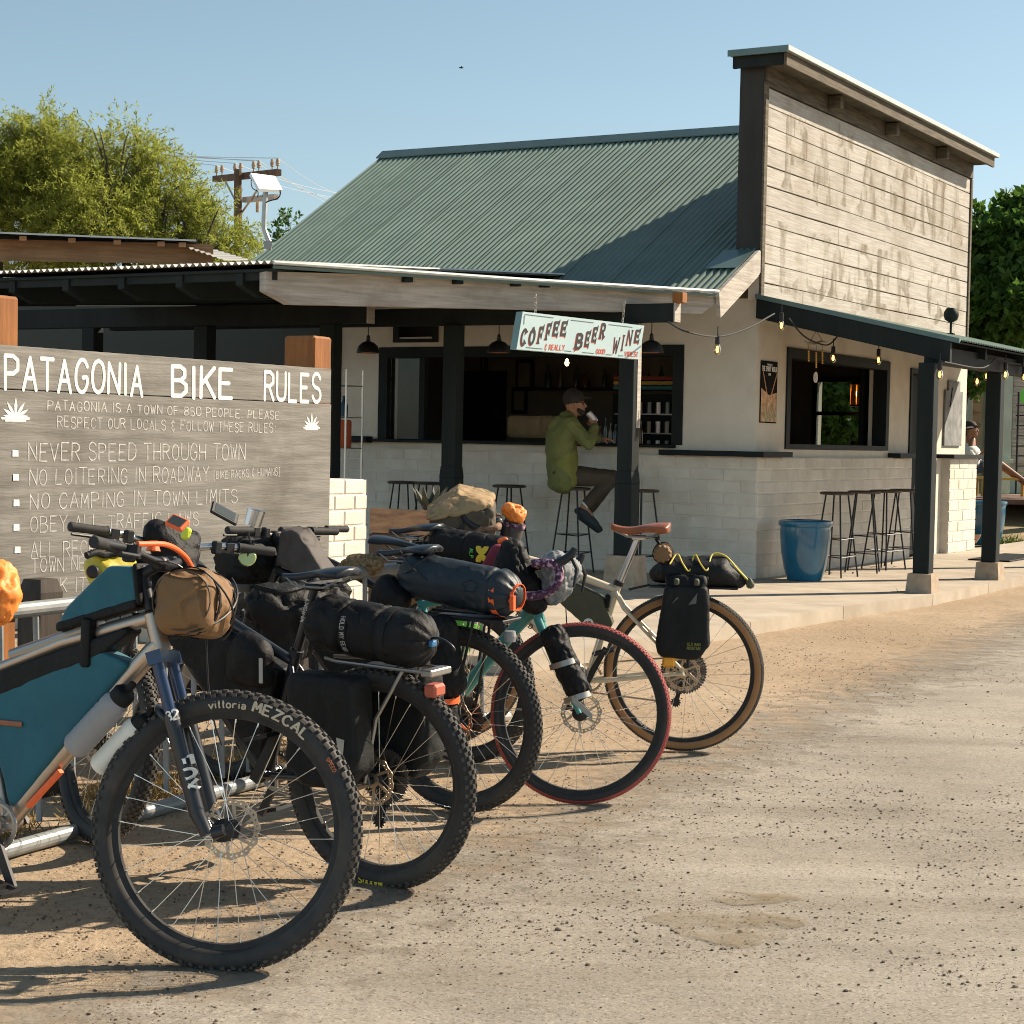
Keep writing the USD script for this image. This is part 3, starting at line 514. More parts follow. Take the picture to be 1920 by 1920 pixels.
# ---- false front: planks, trims, cornice
ff = C('false_front', box(-.03, 6.93, .004, .215, 2.86, 5.10), m_oldwood)
C('end_board', cat_([cbox(-.055, -.031, -.02, .235, 3.28, 5.12, .004)]), M('dark_brown_board', (.020, .018, .015), (.034, .030, .025), .8, 6, stretch=(1, 1, .2), bump=.3, bscale=20), ff)
C('end_board', cbox(-.05, -.031, -.02, .10, 2.84, 3.27, .004), m_plaster, ff)
C('corner_trim', cbox(-.062, .02, -.045, -.0215, 2.84, 4.96, .004), m_oldwood, ff); C('corner_trim', cbox(6.90, 6.97, -.045, .2, 2.80, 4.92, .004), m_oldwood, ff)
r = random.Random(5); PZ0, PH = 2.82, .191
for k in range(11):
    z0, z1 = PZ0 + k * PH, PZ0 + (k + 1) * PH
    cuts = sorted({0: [1.1], 1: [], 2: [4.3], 3: [], 4: [2.1], 5: [], 6: [5.0], 7: [], 8: [1.1, 2.4], 9: [.75], 10: [1.05]}.get(k, [])); xs = [.022] + cuts + [6.898]
    for a, b in zip(xs[:-1], xs[1:]):
        q = cbox(a + .002, b - .002, -.024, .002, z0 + .005, z1 - .005, .003); q = refine(q, .4); q.vertices[:, 2] += .004 * np.sin(q.vertices[:, 0] * 1.3 + k); q.vertices[:, 1] -= .004 * meshkit.noise(q.vertices * A(1.2, 0, 5) + k)
        C('siding_plank', q, m_siding, ff)
C('frieze', cbox(-.03, 6.95, -.05, .0, 4.925, 5.11, .004), m_oldwood, ff)
C('soffit', box(-.10, 7.02, -.26, .25, 5.11, 5.14), m_oldwood, ff)
C('fascia', cbox(-.16, 7.06, -.29, -.258, 5.075, 5.20, .004), m_oldwood, ff); C('fascia', cbox(-.165, -.13, -.255, .27, 5.085, 5.20, .004), m_dark, ff)
C('cap_flashing', cat_([cbox(-.23, 7.12, -.335, .30, 5.203, 5.255, .003)]), m_zinc, ff); C('cap_end', box(-.236, -.2305, -.33, .295, 5.19, 5.25), m_rooftrim, ff)
for x in (1.62, 3.45, 5.35): C('corbel', cbox(x, x + .09, -.19, -.05, 4.96, 5.10, .006), m_oldwood, ff)
# the ghost of painted letters on the planks
gl = []
for s, x0, x1, z0, h in (('PATAGONIA', .42, 6.70, 4.02, .68), ('LUMBER CO', .36, 6.6, 3.02, .62)):
    g = text(s, h, .62, .34, .20, cap=2, fit=x1 - x0, serif=True, jit=.03, seed=4); gl.append(lay(g, lambda a, b: (x0 + a, -.0305, z0 + b), .0008, (0, -1, 0)))
for q in cat_(gl).split(only_watertight=False): C('faded_letter', q, m_faded, ff)

# ---- main roof: corrugated sheets on a sloping plane
RX, RZ, SL = 3.5, 5.15, .509
def eave_x(s): return -1.03 + (.10 + 1.03) * s                      # the eave is not square to the ridge
def corr(s0, s1, n, f, amp=.0105, per=10):
    """Sheet between f(s, 0) (eave) and f(s, 1) (ridge) for s in s0..s1 with n corrugations; thin, two sided."""
    k = n * per; s = np.linspace(s0, s1, k + 1); w = amp * np.sin(np.arange(k + 1) * 2 * PI / per); v, fc = [], []
    tt = np.linspace(0, 1, 5); v = np.array([[f(a, t) + A(0, 0, 1) * q for a, q in zip(s, w)] for t in tt]).reshape(-1, 3); m = k + 1
    i, j = np.meshgrid(np.arange(len(tt) - 1), np.arange(k), indexing='ij'); a = i * m + j
    return tm(v, np.vstack([np.stack([a, a + 1, a + m + 1], -1).reshape(-1, 3), np.stack([a, a + m + 1, a + m], -1).reshape(-1, 3)]))
def roof_pt(s, t):
    x = eave_x(s) + (RX - eave_x(s)) * t; yl = 6.3 + .49 * (x - .13) / 3.37; return A(x, .015 + s * (yl - .015), RZ + SL * (x - RX))
rf = C('roof', cat_([box(3.44, 3.56, .25, 6.75, 4.98, 5.06)]), m_oldwood)
NS = 10
for k in range(NS): C('roof_sheet', corr(k / NS, (k + 1) / NS + .004, 9, roof_pt), m_roof, rf, smooth=True)
C('rear_roof', tm([(3.5, .2, 5.14), (7.6, .2, 3.05), (7.6, 6.9, 3.05), (3.5, 6.8, 5.14)], [[0, 1, 2], [0, 2, 3]]), m_roof, rf)
rc = Polygon([(-.16, -.085), (0, .012), (.16, -.085), (.165, -.07), (.02, .035), (-.02, .035), (-.165, -.07)])
C('ridge_cap', place(extrude(rc, 6.7), (3.5, 6.85, 5.165), (1, 0, 0), (0, 0, 1)), m_rooftrim, rf)
C('wall_flashing', cat_([tm([(-.55, .0, 3.11), (-.1, .0, 3.33), (-.1, .35, 3.33), (-.55, .35, 3.11)], [[0, 1, 2], [0, 2, 3]])]), m_rooftrim, rf)
brg = Polygon([(-1.05, 2.835), (-.10, 3.318), (-.05, 3.30), (-.05, 3.12), (-.12, 3.06), (-1.0, 2.60)]); C('barge_board', place(extrude(brg, .04), (0, .004, 0), (1, 0, 0), (0, 0, 1)), m_weather, rf)
C('left_barge_board', cat_([hullpts([L_ for L_ in (roof_pt(1, 0) + A(0, .01, -.02), roof_pt(1, 1) + A(0, .01, -.02), roof_pt(1, 0) + A(0, .04, -.16), roof_pt(1, 1) + A(0, .04, -.16), roof_pt(1, 0) + A(0, .04, .01), roof_pt(1, 1) + A(0, .04, .01))])]), m_rooftrim, rf)

# ---- diagonal porch edge: low-slope sheet in front of the main eave, fascia beam, header, posts
PL, PR = toL(at(513, 489, 14.70)), toL(at(1347, 544, 17.40))         # near left and right ends of the porch eave
E1 = roof_pt(1, 0)
dn = A(0, 0, -.035)
C('porch_roof', cat_([hullpts([PL + dn, PR + dn, E1 + dn * 1.2, PL + dn * 1.7, PR + dn * 1.7, E1 + dn * 2])]), m_roof)
ev = PR - PL
C('eave_strip', ptube([PL + A(0, 0, -.012), PL + ev * .5 + A(0, 0, -.02), PR + A(0, 0, -.012)], .017, 8), m_zinc)
bn = np.cross(ev * A(1, 1, 0), A(0, 0, 1)); bn /= np.linalg.norm(bn)               # faces the street
nW = BV * bn[0] + BU * bn[1]; P0W = L(*PL) - nW * .10
bp = [toL(on_plane(x, y, P0W, nW)) for x, y in ((499, 509), (499, 545), (545, 570.5), (900, 578), (1316, 588.5), (1350, 562), (1352, 543), (900, 520))]
fb = bp + [p - bn * .11 for p in bp]
tri = [[0, 1, 2], [0, 2, 3], [0, 3, 7], [7, 3, 4], [7, 4, 5], [7, 5, 6]]
tri = tri + [[a + 8, c + 8, b + 8] for a, b, c in tri] + [q for i in range(8) for q in ([i, i + 8, (i + 1) % 8 + 8], [i, (i + 1) % 8 + 8, (i + 1) % 8])]
beam = tm(fb, tri); beam.fix_normals()
pb = C('porch_beam', beam, m_weather)
for t in (.27, .375, .50, .565, .70, .79, .87, .94):
    c = bp[0] * (1 - t) + bp[6] * t; C('rafter_tail', Lbox if False else hullpts([c + ev / np.linalg.norm(ev) * sx + bn * sy + A(0, 0, sz) for sx in (-.035, .035) for sy in (-.02, .07) for sz in (-.045, .0)]), m_weather if t > .6 else m_dark, pb)
def beam_y(x0, y0, y1, z0, z1, w=.12): return cbox(x0, x0 + w, y0, y1, z0, z1, .005)
C('header_beam', beam_y(-2.45, 2.97, 9.6, 2.50, 2.70), m_dark); C('beam_end', cbox(-2.452, -2.328, 2.958, 2.969, 2.498, 2.702, .002), m_weather)
C('header_beam', beam_y(-2.0, -.02, 6.6, 2.50, 2.665), m_dark); C('beam_end', cbox(-2.002, -1.878, -.034, -.021, 2.498, 2.667, .002), m_weather)
C('beam_stub', cbox(-1.99, -1.89, -.10, .0, 2.668, 2.76, .004), m_orangewood)
def porch_post(x, y, z1, w=.15, wl=.172, foot=True, edge=True):
    h = w / 2; H = wl / 2
    p = C('porch_post', cat_([cbox(x - h, x + h, y - h, y + h, 1.16, z1, .006), hullpts([(x + sx * h, y + sy * h, 1.16) for sx in (-1, 1) for sy in (-1, 1)] + [(x + sx * H, y + sy * H, 1.05) for sx in (-1, 1) for sy in (-1, 1)]), cbox(x - H, x + H, y - H, y + H, .40 if foot else .1, 1.05, .006)]), m_dark)
    if edge: C('post_edge', cbox(x - h + .075, x + h - .004, y - h - .005, y - h - .0005, 1.55, z1 - .01, .001), m_weather, p)  # sunlight on the post's street side, painted as a pale strip
    if foot: C('footing', hullpts([(x + sx * .155, y + sy * .155, .08) for sx in (-1, 1) for sy in (-1, 1)] + [(x + sx * .13, y + sy * .13, .40) for sx in (-1, 1) for sy in (-1, 1)]), m_footing, p)
    return p
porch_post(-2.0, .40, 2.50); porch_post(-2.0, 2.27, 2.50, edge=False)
# pergola roof to the left
fl = lambda y, t: A(PL[0] + .0 + 5.2 * t, y, PL[2] - .008 + .34 * t)
PYE = PL[1] + 3.6
pg = C('pergola_roof', cat_([box(PL[0] + .08, PL[0] + .12, PL[1] + .05, PYE, PL[2] - .14, PL[2] - .05)]), m_dark)
for k in range(5): C('roof_sheet', corr(k / 5, (k + 1) / 5, 10, lambda s, t: fl(PL[1] + s * (PYE - PL[1]), t), .014), m_zinc, pg, smooth=True)
C('lining', hullpts([fl(PL[1], 0) + A(.05, 0, -.05), fl(PYE, 0) + A(.05, 0, -.05), fl(PYE, 1) + A(0, 0, -.05), fl(PL[1], 1) + A(0, 0, -.05), fl(PL[1], 0) + A(.05, 0, -.07), fl(PYE, 0) + A(.05, 0, -.07), fl(PYE, 1) + A(0, 0, -.07), fl(PL[1], 1) + A(0, 0, -.07)]), m_dark, pg)
for y in np.arange(PL[1] + .35, PYE + .5, .62):
    q = fl(y, 0); C('rafter', hullpts([q + A(.06, 0, -.075), q + A(.06, 0, -.17), q + A(.30, 0, -.25), q + A(5.2, 0, .1), q + A(5.2, 0, .24)] + [q + A(.06, .07, -.075), q + A(.06, .07, -.17), q + A(.30, .07, -.25), q + A(5.2, .07, .1), q + A(5.2, .07, .24)]), m_dark, pg)
C('pergola_post', cbox(-2.45, -2.30, 3.35, 3.52, .1, 2.50, .006), m_dark); C('pergola_post', cbox(-2.45, -2.30, 4.9, 5.07, .1, 2.50, .006), m_dark); C('pergola_post', cbox(-2.45, -2.30, 6.4, 6.57, .1, 2.5, .006), m_dark)
C('pergola_wall', box(.0, .2, 6.92, 11.5, .1, 3.1), '/World/Looks/dark_olive')
# ---- front canopy on posts
fy = lambda y: 2.86 + (y / 2.12) * .47        # top height of the canopy over local y (negative in front)
cl_ = lambda y: -.07 + .16 * y
def can_pt(s, t): y = -2.12 + 2.10 * t; return A(cl_(y) + s * (7.2 - cl_(y)), y, fy(y) + .02)
cn = C('canopy', cat_([hullpts([(x if x > 0 else cl_(y), y, fy(y) + dz) for x in (-1, 7.2) for y in (-2.08, -.01) for dz in (-.015, 0)])]), m_dark)
for k in range(7): C('canopy_sheet', corr(k / 7, (k + 1) / 7 + .003, 14, can_pt, .008), m_roof, cn, smooth=True)
C('canopy_flashing', cat_([hullpts([(cl_(y) - .03, y, fy(y) + dz) for y in (-2.14, -.0) for dz in (-.01, .035)] + [(cl_(y) + .04, y, fy(y) + dz) for y in (-2.14, .0) for dz in (.03, .035)])]), m_rooftrim, cn)
C('canopy_rafter', hullpts([(cl_(y) + x, y, fy(y) + dz) for x in (-.02, .04) for y in (-2.05, -.01) for dz in (-.20, -.015)]), m_dark, cn)
for x in (.9, 2.3, 3.7, 5.1, 6.5): C('canopy_rafter', hullpts([(x + q, y, fy(y) + dz) for q in (0, .05) for y in (-2.0, -.01) for dz in (-.13, -.016)]), m_dark, cn)
C('canopy_beam', cbox(-.36, 7.2, -1.93, -1.79, 2.20, 2.36, .005), m_dark, cn)
for x in (-.43, 1.78, 4.3):
    y = -1.86; p = C('canopy_post', cbox(x - .075, x + .075, y - .075, y + .075, .275, 2.20, .007), m_dark, cn)
    q = hullpts([(x + sx * .125, y + sy * .125, .07) for sx in (-1, 1) for sy in (-1, 1)] + [(x + sx * .11, y + sy * .11, .275) for sx in (-1, 1) for sy in (-1, 1)])
    C('canopy_footing', rough_up(q, .006, 12, 3, .06), m_footing, cn)
# floodlight on the canopy
fx, fyy = 4.68, -.5
C('floodlight', cat_([lathe([(0, .09), (.055, .085), (.085, .04), (.09, 0), (.075, -.05), (.03, -.08), (0, -.085)], 16, (fx, fyy, fy(fyy) + .25)), tube((fx, fyy, fy(fyy) + .02), (fx, fyy, fy(fyy) + .18), .014), box(fx - .04, fx + .04, fyy - .04, fyy + .04, fy(fyy) + .01, fy(fyy) + .04)]), m_dark, cn, smooth=40)

# ================================================================== things on and under the porch
# hanging sign: turned towards the street and hanging crooked
SPh = math.radians(42); SD_ = A(math.cos(SPh), math.sin(SPh), 0); SN_ = A(math.sin(SPh), -math.cos(SPh), 0)
SC_ = at(1090, 628, 15.75)
sg = lambda x, y: on_plane(x, y, SC_, SN_)
sz = lambda zx, zy: sg(960 + zx * 260 / 1920, 570 + zy * 120 / 886)          # sign coordinates measured on an enlargement of the photograph
c4 = [sz(150, 105), sz(1832, 300), sz(1757, 766), sz(63, 626)]
sign = Thing('hanging_sign', 'pale blue board reading COFFEE BEER WINE hung crooked by two chains', 'sign', c4[3])
b8 = c4 + [p - SN_ * .075 for p in c4]
bx = tm(b8, [[0, 3, 2], [0, 2, 1], [4, 5, 6], [4, 6, 7], [0, 1, 5], [0, 5, 4], [1, 2, 6], [1, 6, 5], [2, 3, 7], [2, 7, 6], [3, 0, 4], [3, 4, 7]]); bx.fix_normals()
sign.add('board', bx, m_signblue)
e8 = [c4[0] + SN_ * -.002 - SD_ * .003, c4[3] + SN_ * -.002 - SD_ * .003, c4[3] - SN_ * .077 - SD_ * .003, c4[0] - SN_ * .077 - SD_ * .003]
sign.add('edge', hullpts(e8 + [p + SD_ * .002 for p in e8]), m_signedge)
lets = [('C', 112, 232, 335, 588, 1), ('O', 225, 345, 312, 575, 1), ('F', 345, 452, 278, 552, 1), ('F', 455, 560, 235, 500, 1), ('E', 562, 670, 212, 470, 1), ('E', 670, 780, 212, 468, 1),
        ('B', 850, 1000, 400, 660, 1), ('E', 1005, 1100, 350, 618, 1), ('E', 1105, 1200, 292, 555, 1), ('R', 1200, 1320, 262, 505, 1), ('W', 1390, 1500, 455, 690, 1), ('I', 1512, 1568, 425, 650, 1), ('N', 1580, 1685, 355, 580, 1), ('E', 1692, 1790, 330, 560, 1)]
def sign_glyph(ch, x0, x1, y0, y1, th, grow=0, dx=0, dy=0, sl=.22, serif=True):
    g = text(ch, y1 - y0, .62 if ch != 'W' else .95, th=th, serif=serif and ch != 'W', cap=2); a, b, c, d = g.bounds; w = x1 - x0; s = sl * (y1 - y0)
    g = affinity.translate(affinity.scale(g, (w - s * .55) / (c - a), (y1 - y0) / (d - b), origin=(a, b)), -a, -b)
    g = affinity.affine_transform(g, [1, sl * .8, 0, 1, x0 - s * .2 + dx, dy]); return g.buffer(grow) if grow else g
f_ = lambda ch, x0, x1, y0, y1: (lambda a, b: sz(a, y1 - b))
blk, shd = [], []
for ch, x0, x1, y0, y1, _ in lets:
    th = .13 if ch in 'WN' else .23
    shd.append(lay(sign_glyph(ch, x0, x1, y0, y1, th * .8, 0, -7, -8), f_(ch, x0, x1, y0, y1), .0012, SN_)); blk.append(lay(sign_glyph(ch, x0, x1, y0, y1, th), f_(ch, x0, x1, y0, y1), .0024, SN_))
for a_, b_ in zip(shd, blk): lp_ = sign.add('letter', b_, m_ink); sign.add('red_shadow', a_, m_redink, parent=lp_)
red = []
for s, x0, x1, yb, h in (('& REALLY', 452, 735, 632, 70), ('GOOD', 1160, 1292, 688, 62), ('VIBES!', 1562, 1742, 722, 62)):
    g = text(s, h, .55, th=.17, slant=.22, fit=x1 - x0); sl = .09 * (1 if 1 else 0); red.append(lay(g, lambda a, b: sz(x0 + a, yb - b + a * .03), .0018, SN_))
for q in red: add_letters(sign, q, m_redink)
ln = []
for a, b in (((175, 143), (575, 190)), ((818, 222), (1130, 258)), ((1340, 283), (1668, 321)), ((195, 600), (420, 621)), ((728, 646), (820, 655)), ((975, 668), (1135, 684)), ((1300, 697), (1380, 705)), ((1470, 712), (1540, 718)), ((172, 160), (165, 280))):
    ln.append(ptube([sz(*a) + SN_ * .001, sz(*b) + SN_ * .001], .0022, 4))
for q in ln: sign.add('border_line', q, m_ink)
def chain(p, q, n):
    o = []; d = (np.asarray(q) - p) / n
    for i in range(n):
        c = p + d * (i + .5); s = SD_ if i % 2 else SN_; t = np.linspace(0, 2 * PI, 11)
        o.append(ptube(c + np.cos(t)[:, None] * d * .62 + np.sin(t)[:, None] * s * .010, .0035, 5, False))
    return cat_(o)
for (tx, ty, qx, qy) in ((1004, 552, 1008, 588), (1171, 566, 1172, 604)):
    sign.add('chain', chain(sg(tx, ty), sg(qx, qy) - SN_ * .03, 5), m_steel)
# pendant lamps
def pendant(p, zt):
    t = Thing('pendant_lamp', 'black dome pendant lamp', 'lamp', p, group='black dome pendant lamps over the bar')
    t.add('shade', lathe([(.118, 0), (.121, .004), (.116, .03), (.100, .075), (.066, .108), (.030, .122), (.022, .124), (.022, .15), (.0, .152), (.018, .12), (.062, .102), (.096, .07), (.112, .028), (.114, .004), (.118, 0)], 28, p), m_black, smooth=50)
    t.add('bulb', trimesh.creation.icosphere(2, .022).apply_translation(p + A(0, 0, .05)), m_bulb)
    t.add('inner_rim', lathe([(.113, .006), (.110, .030), (.094, .072), (.06, .10)], 28, p), m_orangewood)  # warm lamp glow painted as an orange lining inside the dome
    t.add('cord', cat_([tube(p + A(0, 0, .15), A(p[0], p[1], zt), .005), lathe([(.015, .15), (.02, .17), (.008, .19)], 10, p)]), m_black); return t
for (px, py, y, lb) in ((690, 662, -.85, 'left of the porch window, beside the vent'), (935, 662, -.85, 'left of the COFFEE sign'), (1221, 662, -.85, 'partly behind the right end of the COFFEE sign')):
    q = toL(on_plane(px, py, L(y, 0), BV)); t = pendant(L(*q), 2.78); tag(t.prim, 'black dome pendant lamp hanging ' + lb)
q = toL(on_plane(1063, 680, L(1.6, 0), BV)); tb = Thing('bare_bulb', 'small bare bulb glowing inside the dark bar', 'bulb', L(*q)); tb.add('glass', lathe([(0, -.04), (.02, -.03), (.026, 0), (.012, .04), (0, .05)], 12, L(*q)), m_bulb); tb.add('cord', tube(L(*q) + A(0, 0, .05), L(q[0], q[1], 2.95), .004), m_black)

# bar stools
def stool(base, rot, label, group, h=.86, first=[None]):
    if first[0] is not None: return dup(first[0], base, rot, label, group)
    t = Thing('bar_stool', label, 'bar stool', base, rot if rot else 1e-3, group=group); first[0] = t
    def S(n, m, mt, **k): return t.add(n, m, mt, local=True, **k)
    S('seat', lathe([(0, h), (.15, h), (.172, h - .006), (.176, h - .014), (.172, h - .026), (.15, h - .03), (0, h - .03)], 30), m_seatwood, smooth=40)
    for k in range(4):
        a = PI / 4 + k * PI / 2; p = A(math.cos(a), math.sin(a), 0); S('leg', tube(p * .115 + A(0, 0, h - .03), p * .235 + A(0, 0, 0), .009, n=8), m_black)
    for z in (.20, .38):
        R_ = .115 + .12 * (1 - z / h); P = [A(R_ * math.cos(PI / 4 + k * PI / 2), R_ * math.sin(PI / 4 + k * PI / 2), z + (.012 if k % 2 else 0)) for k in range(4)]
        S('footrest', cat_([tube(P[i], P[(i + 1) % 4], .006, n=6) for i in range(4)]), m_black)
    return t
gs, gf = None, None
sp = lambda px, py, x: (lambda q: L(q[0], q[1], .1))(toL(on_plane(px, py, L(x, 0), BV)))
sf = lambda px, py, y: (lambda q: L(q[0], q[1], .1))(toL(on_plane(px, py, L(0, y), -BU)))
for px, py, x, lb, rt in ((757, 898, -.5, 'leftmost black stool at the bar, left of the dark porch post', 70), (806, 901, -.45, 'black stool just left of the dark porch post at the bar', 30), (955, 905, -.5, 'empty black stool at the bar behind the canvas bag', 55), (1075, 915, -.62, 'black stool under the man in the olive jacket', 62), (1203, 917, -.55, 'black stool half hidden behind the right porch post', 40)):
    stool(sp(px, py, x), rt, lb, gs)
for px, py, y, lb, rt in ((1570, 917, -.52, 'front stool nearest the blue pot', 50), (1621, 912, -.50, 'second stool right of the blue pot under the front window', 75), (1661, 909, -.52, 'third stool right of the blue pot under the front window', 40), (1697, 906, -.50, 'stool against the canopy post, last of the front row', 65)):
    stool(sf(px, py, y), rt, lb, gf)
# blue pots
def pot(base, label, H=.60, R=.26):
    k = H / .60
    t = Thing('glazed_pot', label, 'plant pot', base)
    t.add('body', lathe([(0, 0), (.155, 0), (.17, .01), (.205, .12), (.235, .28), (.248, .42), (.25, .50), (.246, .53)], 48, (0, 0, 0)).apply_scale(k).apply_translation(base), m_glaze, smooth=40)
    t.add('rim', lathe([(.246, .528), (.262, .535), (.268, .56), (.262, .585), (.245, .592), (.228, .585), (.222, .54), (.215, .40), (0, .38)], 48).apply_scale(k).apply_translation(base), m_glaze, smooth=40); return t
pot(toL(gnd(1508, 1088, .1)) @ np.stack([BV, BU, A(0, 0, 1)]) + BC, 'large blue glazed pot standing at the corner of the cafe')
pg2 = gnd(1848, 1022, .02); pot(pg2, 'blue glazed pot half hidden behind the far canopy post', .66)
solo('clay_bowl', 'shallow clay bowl on the paving beside the door pier', 'bowl', lathe([(0, 0), (.09, 0), (.13, .06), (.155, .12), (.145, .12), (.12, .06), (0, .03)], 24, gnd(1818, 1018, .1)), m_terracotta, smooth=40)
solo('dark_stone', 'dark stone lying at the foot of the door pier', 'stone', rough_up(soft([((0, 0, .05), .07), ((.2, .05, .05), .06)], .03, .01, 9, 4).apply_translation(gnd(1785, 1015, .1)), .004, 20), m_footing)
solo('door_mat', 'dark rubber mat lying before the door', 'mat', Lm(cbox(4.8, 6.4, -1.25, -.75, .104, .118, .004)), m_charc)
# poster on the front wall
po = Thing('poster', 'tall dark music poster on the wall left of the front window', 'poster', L(.10, -.012, 1.63))
PX0, PX1, PB, PT = .075, .50, 1.64, 2.255
pw = lambda u, w, e=0.0: L(PX0 + (PX1 - PX0) * u, -.012 - e, PB + (PT - PB) * w)
po.add('sheet', Lm(box(PX0, PX1, -.011, -.004, PB, PT)), M('poster_black', (.006, .007, .007), rough=.8, spec=.1))
flat = lambda pts, e: tm([pw(a, b, e) for a, b in pts], [[0, i, i + 1] for i in range(1, len(pts) - 1)])
r = random.Random(3)
po.add('lower_print', cat_([flat([(.02, .02), (.98, .02), (.98, .5), (.5, .45), (.02, .56)], .0008)]), M('poster_ochre', (.40, .22, .09), (.75, .50, .32), .7, 14, spec=.1))
st_ = {0: [], 1: [], 2: []}
for k in range(46):
    x = r.uniform(.04, .95); y = r.uniform(.02, .22); st_[k % 3].append(flat([(x, y), (x + .03, y), (x + .10 * r.uniform(-1, 1.6), y + r.uniform(.06, .16))], .0014 + .0002 * (k % 4)))
po.add('green_print', cat_(st_[0]), M('poster_green', (.03, .38, .16), rough=.7)); po.add('dark_print', cat_(st_[1]), M('poster_brown', (.10, .05, .06), rough=.5)); po.add('pale_print', cat_(st_[2]), M('poster_pale', (.60, .52, .40), rough=.5))
po.add('slide_lines', cat_([flat([(.06, .86), (.10, .86), (.50, .34), (.44, .34)], .0016), flat([(.95, .82), (.99, .82), (.56, .34), (.50, .34)], .0016)]), M('poster_orange', (.55, .25, .10), rough=.5))
po.add('lettering', cat_([lay(text('THE SPIRIT WORLD', .07, .5, th=.2, fit=.92), lambda a, b: pw(.04 + a, .84 + b), .0012, -BU * 1.0), lay(text('FOUND IN', .025, .5, th=.2, fit=.3), lambda a, b: pw(.35 + a, .93 + b), .0012, -BU), lay(text('100', .035, .5, th=.2, fit=.14), lambda a, b: pw(.44 + a, .77 + b), .0012, -BU)]), m_paintw)
# chalkboard between door and corner
ck = Thing('chalkboard', 'narrow grey chalkboard with a stepped top right of the door', 'chalkboard', L(6.4, -.02, 1.46))
ck.add('panel', place(extrude(Polygon([(0, 0), (.74, 0), (.74, .70), (.62, .70), (.62, .83), (.14, .83), (.14, .70), (0, .70)]), .02), L(6.10, -.008, 1.46), BV, (0, 0, 1)), M('chalk_grey', (.13, .14, .14), (.24, .24, .24), .85, 5, c3=(.34, .34, .33), s3=9, k3=.5))
ck.add('cord', ptube([L(6.36, -.034, 2.2), L(6.30, -.034, 2.0), L(6.28, -.034, 1.95)], .006, 6), m_dark)
# string lights
sl = Thing('string_lights', 'black festoon cable of glowing bulbs slung under the canopy', 'string lights', L(0, 0, 2.2))
def onx(px, py, x): return on_plane(px, py, L(x, 0), BV)
def ony(px, py, y): return on_plane(px, py, L(0, y), BU)
cab = [[onx(1252, 603, -2.0), ony(1285, 621, -.62), ony(1345, 631, -.62), ony(1400, 616, -.62), ony(1452, 588, -.62)],
       [ony(1479, 597, -.5), ony(1505, 628, -.5), ony(1532, 643, -.5), ony(1556, 645, -.5), ony(1580, 618, -.5)],
       [ony(1622, 630, -.6), ony(1655, 646, -.6), ony(1700, 652, -.7), ony(1726, 660, -1.2)],
       [ony(1766, 678, -1.98), ony(1840, 690, -1.98), ony(1870, 672, -1.98), ony(1893, 680, -1.98), ony(1935, 686, -1.98)]]
sl.add('cable', cat_([ptube(spline(c, 8), .008, 6) for c in cab]), m_blackrub)
def bulb(px, py, y, s=1.0):
    p = ony(px, py, y)
    b = sl.add('socket', cat_([lathe([(.0, .125), (.02, .12), (.022, .06), (.018, .045), (0, .045)], 12, p), tube(p + A(0, 0, .12), p + A(.0, 0, .20), .005, n=6)]), m_black)
    sl.add('bulb_glass', lathe([(.016, .048), (.026, .03), (.031, 0), (.026, -.028), (.010, -.042), (0, -.044)], 16, p), m_bulbglass, parent=b, smooth=True)
    sl.add('filament', lathe([(0, .035), (.010, .028), (.014, 0), (.010, -.02), (0, -.026)], 8, p), m_bulbdim, parent=b)
for px, py, y in ((1345, 656, -.62), (1465, 611, -.55), (1562, 672, -.5), (1647, 676, -.6), (1762, 703, -1.98), (1832, 716, -1.7), (1850, 706, -1.6), (1885, 703, -1.98), (1920, 708, -1.98)): bulb(px, py, y)
# wind chime
wc = Thing('wind_chime', 'driftwood chime with gold beads and a white wheel before the front window', 'wind chime', ony(1535, 640, -.35))
Q = lambda zx, zy: ony(1400 + zx / 6, 620 + zy / 6, -.35)
wc.add('driftwood', ptube([Q(650, 118), Q(700, 145), Q(760, 150), Q(840, 125), Q(905, 130)], [.006, .012, .015, .013, .005], 8), m_weather)
wc.add('cord', cat_([ptube([Q(705, 140), Q(783, 0), Q(860, 125)], .003, 5)] + [ptube([Q(a, 150), Q(a, b)], .002, 4) for a, b in ((698, 340), (782, 470), (852, 375))]), m_dark)
for q in ([trimesh.creation.icosphere(1, .010).apply_scale([1, 1, 1.5]).apply_translation(Q(a, z)) for a, z0, z1 in ((698, 230, 345), (782, 250, 430), (852, 230, 375)) for z in np.arange(z0, z1, 26)]): wc.add('bead', q, m_gold)
wh = Polygon(Point(0, 0).buffer(.055).exterior.coords).difference(Point(0, 0).buffer(.040)).union(Point(0, 0).buffer(.02).difference(Point(0, 0).buffer(.012)))
wh = unary_union([wh] + [LineString([(.018 * math.cos(a), .018 * math.sin(a)), (.045 * math.cos(a), .045 * math.sin(a))]).buffer(.006) for a in np.arange(6) * PI / 3])
wc.add('wheel', place(extrude(wh, .006), Q(773, 525), BV, (0, 0, 1)), m_whitepl)

